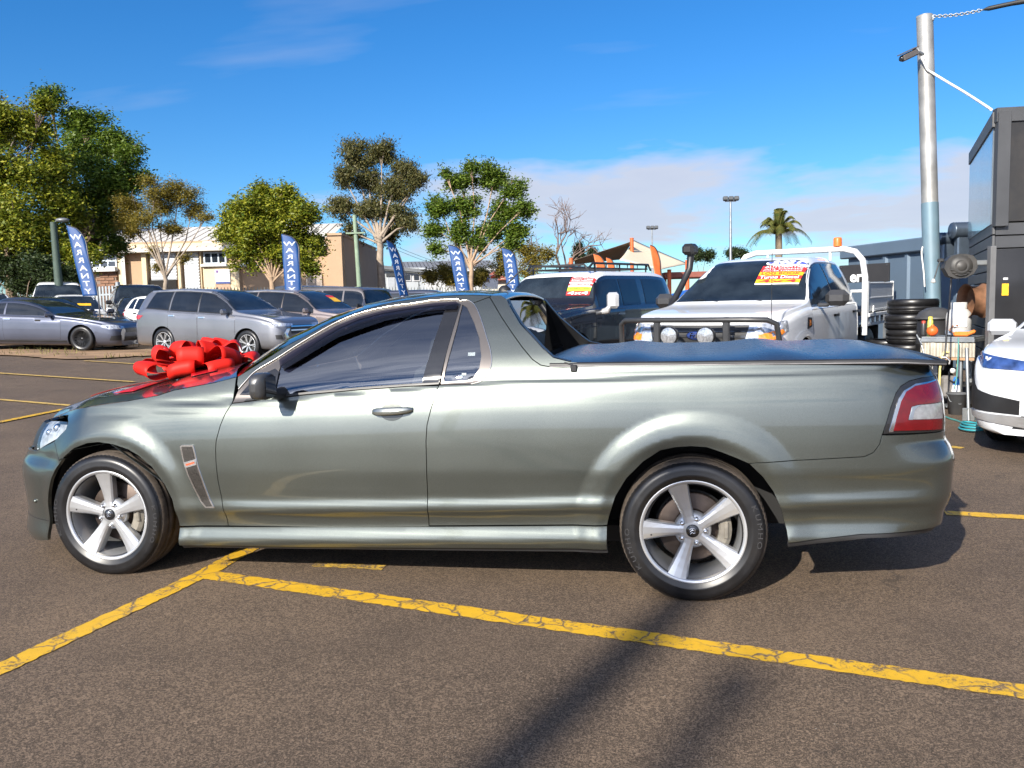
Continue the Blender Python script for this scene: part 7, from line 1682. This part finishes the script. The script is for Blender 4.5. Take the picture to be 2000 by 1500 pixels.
# ------------------------------------------------------------------ poles and lamps
def steel_pole():
    D = 11.4; g = gnd(1826, D); t = at(1806, 32, D)-g; root = empty('steel_pole', g, 0, 'tall galvanised steel pole painted blue on its lower half, leaning slightly', 'pole'); r = .105
    k = (at(1815, 397, D)-g); fr = float(k[2]/t[2]); J = t*fr
    MB().cyl((0, 0, -.1), tuple(J), r*1.04, 28).build('lower_shaft', mat('pale_blue_paint', (.125, .20, .25), .5, .1, var=.12, scale=3, dirt=.25), root)
    galv = mat('galvanised_pole', (.30, .30, .29), .55, .5, var=.28, scale=3.5, dirt=.15)
    MB().tube([tuple(J), tuple(t)], r, 28).build('upper_shaft', galv, root); MB().lathe([(r*.93, -.05), (r*.93, .004), (r*1.01, .004), (r*1.01, -.02)], tuple(t), 'Z', 28).build('open_end', galv, root)
    lug = t+np.array([r*.7, -r*.6, -.05]); MB().box(tuple(lug), (.06, .03, .08), bev=.008).build('chain_lug', STEELP, root)
    # chain to the black tie
    a = at(1822, 32, D-.15); b = at(1920, 19, D-.4); ch = empty('chain', a, 0, 'steel chain running from the top of the pole to a black strap', 'chain'); n = 18
    for i in range(n):
        p = (a+(b-a)*(i+.5)/n)-a+np.array([0, 0, -.02*math.sin(math.pi*(i+.5)/n)]); d = Vector(b-a).normalized(); s1 = d.cross(Vector((0, 0, 1))).normalized() if i % 2 else Vector((0, 0, 1)); ln = float(np.linalg.norm(b-a))/n*.72
        MB().tube([tuple(Vector(p)+d*(ln*math.cos(q))+s1*(.020*math.sin(q))) for q in np.linspace(0, 2*math.pi, 10, endpoint=False)], .006, 5, closed=True).build('link', STEELP, ch)
    c = at(2100, -14, D-.9); sp = spline([b, b*.6+c*.4+np.array([0, 0, .012]), c], 6); o = MB().tube([tuple(q) for q in sp], [.010]+[.03]*5+[.034]*(len(sp)-6), 8).build('strap', mat('strap_black', (.012, .012, .013), .6)); tag(o, 'black strap stretching from the chain out of the upper right corner', 'strap')
    # camera on the pole
    cp = at(1776, 108, D-.25); cam_o = empty('security_camera', cp, heading(198), 'small dark security camera bracketed to the steel pole', 'camera'); MB().box((0, 0, 0), (.26, .09, .085), bev=.015, ry=RAD(24)).build('housing', mat('camera_grey', (.10, .09, .085), .4), cam_o); MB().box((.02, 0, .055), (.30, .11, .012), bev=.004, ry=RAD(24)).build('sun_shield', mat('camera_grey', (.10, .09, .085), .4), cam_o); MB().lathe([(.0001, .02), (.03, .018), (.036, 0)], (.13, 0, -.055), 'X', 14).build('lens', GLOSSB, cam_o); MB().tube([(-.10, 0, .04), (-.17, 0, .05), (-.24, 0, .03)], .018, 8).build('bracket', STEELP, cam_o)
    pts = [at(1783, 100, D-.25), at(1789, 95, D-.2), at(1796, 104, D-.16), at(1806, 125, D-.14), at(1812, 137, D-.13), at(1822, 143, D-.13), at(1850, 160, D-.3), at(1890, 184, D-.9), at(1936, 214, D-1.8)]
    o = MB().tube([tuple(q) for q in spline(pts, 5)], .016, 8).build('cable', mat('cable_white', (.72, .72, .70), .5)); tag(o, 'white cable running from the security camera down to the workshop roof', 'cable')
    pts = [at(1802, 482, D-.15), at(1800, 495, D-.16), at(1804, 530, D-.15), at(1806, 560, D-.15)]; o = MB().tube([tuple(q) for q in spline(pts, 5)], .010, 6).build('cable', MATS['cable_white']); tag(o, 'short white cable hanging on the blue part of the steel pole', 'cable')
steel_pole()
def mast(px, py, D, label, r=.07, heads=3):
    g = gnd(px, D); h = hgt(px, py, D)-g[2]; o = empty('floodlight_mast', g, heading(0), label, 'floodlight'); MB().tube([(0, 0, -.2), (0, 0, h)], [r*1.5, r*.7], 10).build('shaft', STEELP, o); MB().box((0, 0, h), (.6, .1, .08)).build('cross_arm', STEELP, o)
    for k in range(heads): MB().box((-.3+.6*k/max(1, heads-1), -.1, h+.12), (.26, .2, .22), bev=.03, rx=RAD(-20)).build('lamp_head', mat('lamp_grey', (.07, .075, .08), .5), o)
mast(1427, 395, 46, 'taller floodlight mast above the white truck'); mast(1275, 449, 62, 'shorter floodlight mast behind the shade sails')
def utility_pole():
    D = 46; g = gnd(707, D); t = at(702, 422, D)-g; o = empty('utility_pole', g, heading(0), 'pale green utility pole with crossarm before the eucalyptus', 'pole'); h = float(t[2]); M = mat('pole_green', (.20, .27, .19), .8, var=.15, scale=4)
    MB().tube([(0, 0, -.2), (-.16, 0, h)], [.15, .11], 12).build('shaft', M, o); MB().box((-.12, -.12, h-.98), (1.05, .08, .08)).build('crossarm', M, o)
    for x in (-.55, -.3, .1, .35): MB().lathe([(.0001, .16), (.035, .14), (.03, .08), (.045, .05), (.03, 0)], (x, -.12, h-.94), 'Z', 8).build('insulator', GLOSSB, o)
utility_pole()
def street_lamp():
    D = 31; g = gnd(124, D); h = hgt(120, 436, D)-g[2]; o = empty('street_lamp', g, heading(0), 'dark green lamp pole with flat lamp head in front of the tall trees', 'street lamp'); M = mat('pole_dark_green', (.045, .07, .055), .7, var=.15)
    MB().tube([(0, 0, -.2), (-.06, 0, h)], [.17, .11], 12).build('shaft', M, o); MB().tube([(-.06, 0, h-.05), (.1, 0, h+.06), (.3, 0, h+.08)], .03, 8).build('arm', M, o); MB().sphere((.28, 0, h+.07), .2, 14, 8, (1.25, .8, .42)).build('lamp_head', mat('lamp_head_grey', (.16, .17, .18), .4, .3), o)
street_lamp()
# power lines far off
for k, (y0, y1) in enumerate(((487, 520), (494, 524))):
    a, b = at(700, y0-38, 46), at(1010, y1, 90); sp = [tuple(a+(b-a)*t-np.array([0, 0, 1.2*math.sin(math.pi*t)])) for t in np.linspace(0, 1, 16)]; o = MB().tube(sp, .012, 4).build('power_line', mat('wire_black', (.03, .03, .03), .6)); tag(o, ('upper' if k == 0 else 'lower')+' thin power line running from the utility pole to the far shed', 'wire')
# ------------------------------------------------------------------ workshop clutter
a0, wA, wB, wr, wu = WS
def at_g(px, D): g = gnd(px, D); return (float(g[0]), float(g[1]), float(g[2]))
def workbench():
    p = at_g(1797, 9.9); q = at_g(1902, 9.5); v = np.array(q)-np.array(p); L = float(np.linalg.norm(v[:2])); z = hgt(1850, 664, 9.7)-p[2]; o = empty('workbench', p, math.atan2(v[1], v[0]), 'narrow steel workbench with corrugated apron beside the workshop', 'bench')
    MB().box((L/2, .22, z), (L, .5, .045), bev=.006).box((L/2, .22, z+.03), (L-.02, .48, .02)).build('bench_top', STEELP, o)
    ap = MB(); rows = [[], []]; n = 60
    for k in range(n): x = L*(k+.0)/(n-1); d = .012*math.sin(k*2*math.pi/7); rows[0].append((x, -.02+d, z-.03)); rows[1].append((x, -.02+d, z-.19))
    ap.grid(rows).build('apron', mat('apron_sheet', (.50, .46, .38), .5, .3, var=.25, scale=7, dirt=.3), o)
    MB().box((L/2, -.03, z-.21), (L, .02, .03)).build('apron_rail', mat('timber_rail', (.36, .22, .12), .8), o)
    for x in (.04, L-.16): 
        for y in (.02, .42): MB().box((x, y, z/2), (.055, .055, z), bev=.004).build('leg', STEELP, o)
    MB().box((L/2, .25, .25), (L-.1, .4, .02)).build('lower_shelf', DARKIN, o)
    br = MB(); br.tube([(-.02, .0, z+.02), (.06, -.05, z-.2), (.12, -.02, z-.34)], .012, 6); br.tube([(-.06, .02, z+.06), (.02, -.04, z-.05)], .010, 6); br.build('side_bracket', STEELP, o)
    return o, p, v/np.linalg.norm(v[:2]), z, L
wb, wp, wd, wz, wL = workbench()
def on_bench(x, y=.2): nrm = np.array([-wd[1], wd[0]]); return (wp[0]+wd[0]*x+nrm[0]*y, wp[1]+wd[1]*x+nrm[1]*y, wp[2]+wz+.042)
o = empty('gas_bottle', on_bench(.34), 0, 'white and grey gas bottle standing on the workbench', 'gas bottle'); WB = mat('bottle_grey', (.50, .50, .48), .5, var=.15, scale=6, dirt=.2)
MB().lathe([(.0001, 0), (.11, 0), (.135, .03), (.135, .22), (.125, .27), (.09, .31), (.04, .325), (.0001, .325)], axis='Z', n=28).build('tank', WB, o); MB().lathe([(.085, .31), (.085, .39), (.078, .39), (.078, .31)], axis='Z', n=20).build('collar', WB, o); MB().lathe([(.03, .32), (.03, .37), (.0001, .375)], axis='Z', n=12).build('valve', mat('brass', (.45, .32, .10), .35, .9), o); MB().box((-.02, -.136, .17), (.14, .012, .12), bev=.003).build('paper_label', mat('label_paper', (.62, .66, .70), .6, var=.2, scale=30), o); MB().lathe([(.138, .02), (.138, .07)], axis='Z', n=28).build('tank_band', mat('label_blue_grey', (.30, .36, .44), .6), o)
o = empty('orange_ball', on_bench(.10, .06), 0, 'round orange float on the end of the workbench', 'ball'); MB().sphere((0, 0, .062), .062, 20, 12).build('shell', mat('float_orange', (.75, .12, .02), .45, var=.1), o); MB().lathe([(.02, .118), (.018, .135), (.0001, .137)], axis='Z', n=12).build('plug', mat('float_orange', (.75, .12, .02), .45), o)
o = empty('spray_can', on_bench(.02, .24), 0, 'yellow-green spray can behind the orange float', 'spray can'); MB().lathe([(.0001, 0), (.032, 0), (.033, .02), (.033, .17), (.026, .19)], axis='Z', n=18).build('can', mat('can_print', (.50, .55, .12), .4, .2, var=.4, scale=30), o); MB().lathe([(.024, .19), (.024, .225), (.0001, .228)], axis='Z', n=14).build('cap', mat('cap_yellow', (.7, .6, .1), .5), o)
o = empty('spray_can', on_bench(-.03, .16), 0, 'black spray can at the end of the workbench', 'spray can'); MB().lathe([(.0001, 0), (.03, 0), (.031, .02), (.031, .13), (.024, .15)], axis='Z', n=18).build('can', mat('can_black', (.03, .03, .03), .4), o); MB().lathe([(.022, .15), (.022, .18), (.0001, .182)], axis='Z', n=14).build('cap', mat('cap_red', (.4, .05, .03), .5), o)
o = empty('hand_tool', on_bench(.42, .03), math.atan2(wd[1], wd[0]), 'orange power tool lying on the workbench before the gas bottle', 'tool'); TO = mat('tool_orange', (.72, .20, .03), .5, var=.15); MB().box((0, 0, .03), (.16, .06, .055), bev=.015).build('body', TO, o); MB().box((.10, .0, .045), (.10, .05, .04), bev=.012, ry=RAD(-25)).build('handle', TO, o); MB().tube([(-.08, 0, .04), (-.13, .01, .07), (-.10, .02, .12), (-.04, .02, .13)], .010, 6).build('guard', mat('copper_brown', (.28, .14, .08), .6), o)
def hose_reel():
    D = 9.35; p = at(1872, 518, D); o = empty('hose_reel', p, heading(-8), 'round black hose reel fixed to the workshop wall beside the steel pole', 'hose reel'); M = mat('reel_black', (.035, .034, .032), .5, var=.25, scale=8, dirt=.2)
    prof = [(-.17, -.03), (-.15, .05), (-.10, .10), (-.02, .125), (.06, .12), (.13, .10), (.17, .05), (.18, -.03), (.14, -.10), (.06, -.145), (-.04, -.15), (-.12, -.12)]
    MB().prism(prof, -.06, .06, 'Y').build('case', M, o); MB().lathe([(.0001, -.085), (.05, -.083), (.055, -.075), (.06, -.078), (.09, -.074), (.095, -.066), (.12, -.064), (.122, -.05)], (.01, 0, -.015), 'Y', 28).build('side_cover', M, o)
    for k in range(7): a = RAD(200+22*k); MB().box((.01+.10*math.cos(a), -.066, -.015+.10*math.sin(a)), (.05, .012, .016), bev=.003).build('cover_rib', M, o)
    MB().box((.24, .02, .02), (.16, .05, .06), bev=.01).build('wall_bracket', STEELP, o); MB().box((-.19, 0, .06), (.06, .06, .04), bev=.01).build('hose_guide', M, o)
    pts = [at(1838, 506, D), at(1832, 520, D), at(1826, 540, D), at(1823, 548, D)]; q = MB().tube([tuple(c-p) for c in spline(pts, 4)], .007, 6); 
    hz = MB().tube([tuple(c) for c in spline(pts, 4)], .007, 6).build('hose_end', BLACK); tag(hz, 'short black hose end dropping from the reel against the blue pole', 'hose'); MB().lathe([(.0001, 0), (.03, .01), (.012, .05)], tuple(pts[-1]-np.array([0, 0, .03])), 'Z', 12).build('nozzle', mat('nozzle_pale', (.5, .5, .48), .5), hz)
    pts = [at(1858, 540, D), at(1856, 570, D), at(1850, 640, D-.3), at(1845, 700, D-.4), at(1842, 722, D-.4)]; hz = MB().tube([tuple(c) for c in spline(pts, 5)], .010, 6).build('hose', BLACK); tag(hz, 'long black hose hanging straight down from the hose reel', 'hose')
hose_reel()
def tyre_thing(loc, label, tilt=(0, 0), R=.33, w=.22, group=None):
    o = empty('spare_tyre', loc, 0, label, 'tyre', group); t = tyre_mesh(R, R*.62, w, 48, True).build('tread', RUBBER, o); t.rotation_euler = (RAD(90)+tilt[0], tilt[1], random.Random(label).random()); t.location = (0, 0, w/2); return o
p = at_g(1778, 11.6)
for k, (lab, dx) in enumerate((('bottom tyre of the black stack beside the steel pole', 0), ('second tyre from the bottom of the black stack', .02), ('third tyre from the bottom of the black stack', -.03), ('fourth tyre from the bottom of the black stack', .01), ('fifth tyre of the black stack, just under the top one', -.02), ('top tyre of the black stack beside the steel pole', .015))): tyre_thing((p[0]+dx, p[1]+dx*.5, p[2]+.205*k), lab, group='stacked tyres')
q = at_g(1752, 12.2)
for k, lab in enumerate(('lower tyre of the short stack behind the tray corner', 'middle tyre of the short stack behind the tray corner', 'upper tyre of the short stack behind the tray corner')): tyre_thing((q[0]-.1, q[1]+.15, q[2]+.215*k), lab, group='stacked tyres')
p = at_g(1823, 10.9); o = empty('barrel_lid', (p[0], p[1], p[2]+.98), 0, 'dark plastic dome lid on top of a drum before the steel pole', 'lid'); MB().lathe([(.0001, .15), (.10, .14), (.19, .09), (.22, .03), (.24, .02), (.24, 0)], axis='Z', n=28).build('dome', mat('plastic_grey', (.05, .05, .052), .5, var=.2), o)
o = empty('drum', p, 0, 'black plastic drum below the dome lid', 'drum'); MB().lathe([(.0001, 0), (.21, 0), (.23, .04), (.22, .3), (.235, .32), (.22, .34), (.22, .64), (.235, .66), (.22, .68), (.21, .97), (.0001, .97)], axis='Z', n=28).build('shell', BLACK, o); MB().lathe([(.03, .97), (.03, .98), (.0001, .98)], (.1, 0, 0), 'Z', 12).build('bung', BLACK, o)
# rusty wheel leaning on the wall
p = at_g(1897, 9.75); o = empty('scrap_wheel', (p[0], p[1], p[2]+1.0), heading(0), 'rusty bare steel wheel hung at the workshop corner', 'scrap wheel'); RI = mat('rusty_rim', (.22, .11, .06), .7, .4, var=.5, scale=7); MB().lathe([(.20, -.10), (.185, -.09), (.17, -.07), (.165, .0), (.17, .07), (.185, .09), (.20, .10)], (0, 0, .22), 'X', 32).build('barrel', RI, o); MB().lathe([(.165, .0), (.09, .03), (.0001, .035)], (0, 0, .22), 'X', 28).build('centre_disc', RI, o)
# trolley, bucket, bottle
p = at_g(1850, 9.7); o = empty('hand_trolley', p, heading(0), 'hand trolley with pale yellow tube frame under the workbench', 'trolley'); YT = mat('frame_yellow', (.62, .54, .22), .5, var=.1)
MB().tube([(-.10, 0, .04), (-.105, -.02, .45), (-.085, -.02, .60), (-.06, -.02, .64), (.06, -.02, .64), (.09, -.02, .60), (.10, -.02, .45), (.095, 0, .04)], .013, 8).build('frame', YT, o); MB().box((0, -.1, .03), (.24, .22, .02), bev=.004).build('toe_plate', STEELP, o); MB().box((0, -.03, .24), (.17, .14, .26), bev=.03).build('pump', mat('pump_grey', (.16, .15, .14), .6, var=.3, scale=9), o); MB().lathe([(.0001, -.03), (.028, -.028), (.03, 0)], (.0, -.09, .43), 'Y', 14).build('gauge', mat('gauge_white', (.7, .7, .66), .4), o); MB().tube([(-.03, -.08, .42), (-.05, -.12, .34), (0, -.14, .30), (.05, -.12, .36)], .010, 6).build('loop_hose', BLACK, o)
for s_ in (-1, 1): MB().lathe([(.0001, -.02), (.06, -.02), (.075, -.012), (.075, .012), (.06, .02), (.0001, .02)], (s_*.14, 0, .075), 'X', 20).build('wheel', RUBBER, o)
p = at_g(1869, 9.15); o = empty('bucket', p, 0, 'grey plastic bucket on the ground by the white car', 'bucket'); BK = mat('bucket_grey', (.085, .09, .095), .6, var=.2, scale=6, dirt=.3); MB().lathe([(.0001, .0), (.085, .0), (.105, .22), (.112, .222), (.112, .235), (.100, .23), (.082, .012), (.0001, .012)], axis='Z', n=28).build('pail', BK, o); MB().tube([(-.105, 0, .22), (-.09, -.05, .15), (0, -.10, .12), (.09, -.05, .15), (.105, 0, .22)], .004, 6).build('handle', STEELP, o)
p = at_g(1866, 9.6); o = empty('squeeze_bottle', (p[0], p[1], p[2]), 0, 'white bottle with blue cap standing behind the grey bucket', 'bottle'); MB().lathe([(.0001, 0), (.05, 0), (.052, .2), (.04, .26), (.02, .29)], axis='Z', n=18).build('body', WHITEP, o); MB().lathe([(.036, .27), (.034, .33), (.02, .36), (.0001, .362)], axis='Z', n=16).build('cap', mat('cap_blue', (.02, .16, .5), .45), o)
p = at_g(1892, 8.7); o = empty('shovel', p, 0, 'steel post of a tool leaning by the workbench', 'tool'); MB().tube([(0, 0, 0), (.0, .12, .75)], .018, 8).build('shaft', STEELP, o); MB().box((0, .01, .06), (.12, .015, .14), bev=.004).build('blade', STEELP, o)
HG = mat('hose_green', (.06, .22, .20), .5)
pts = [ground_at(a, b)+np.array([0, 0, .012]) for a, b in ((1846, 816), (1856, 820), (1870, 824), (1884, 831), (1896, 838))]
o = MB().tube([tuple(c) for c in spline(pts, 6)], .010, 6).build('garden_hose', HG); tag(o, 'thin green garden hose lying on the ground towards the white car', 'hose')
c = ground_at(1898, 842); o = MB().tube([(c[0]+.11*math.cos(t)*(1-.02*t), c[1]+.16*math.sin(t), c[2]+.012+.004*t) for t in np.linspace(0, 6*math.pi, 70)], .010, 6).build('hose_coil', mat('hose_teal', (.03, .26, .30), .5)); tag(o, 'small coil of teal hose on the ground beside the bumper of the white car', 'hose')
pts = [at(1872, 660, 9.4), at(1871, 700, 9.35), at(1868, 740, 9.35), at(1864, 760, 9.35)]; o = MB().tube([tuple(c) for c in spline(pts, 5)], .008, 6).build('garden_hose', HG); tag(o, 'green hose hanging down over the front of the workbench', 'hose')
# pole behind the viewer: its shadow crosses the lot and climbs the ute's side
def sign_pole():
    s0 = np.array([2.43, -2.38]); d = np.array([math.sin(SUN_AZ), math.cos(SUN_AZ)]); b = s0-d*17.0; o = empty('sign_pole', (b[0], b[1], 0), 0, 'tall pole behind the viewer throwing the long shadow beside the rear wheel', 'pole')
    MB().tube([(0, 0, -.1), (0, 0, 10.9)], [.125, .105], 16).build('shaft', STEELP, o); MB().box((0, .0, 10.9), (.3, .06, .06), bev=.01).build('arm', STEELP, o); MB().box((0, .0, 10.98), (.3, .16, .1), bev=.02).build('lamp', BLACK, o)
sign_pole()

def second_pole():
    t = ground_at(1445, 1330); d = np.array([math.sin(SUN_AZ), math.cos(SUN_AZ)]); b = np.array(t[:2])-d*21.0; h = 21.0*math.tan(SUN_EL)
    o = empty('sign_pole', (b[0], b[1], 0), 0, 'second pole behind the viewer whose fainter shadow ends before the yellow line', 'pole'); MB().tube([(0, 0, -.1), (0, 0, h)], [.10, .07], 16).build('shaft', STEELP, o); MB().box((0, 0, h), (.2, .2, .06), bev=.01).build('end_cap', STEELP, o)
second_pole()
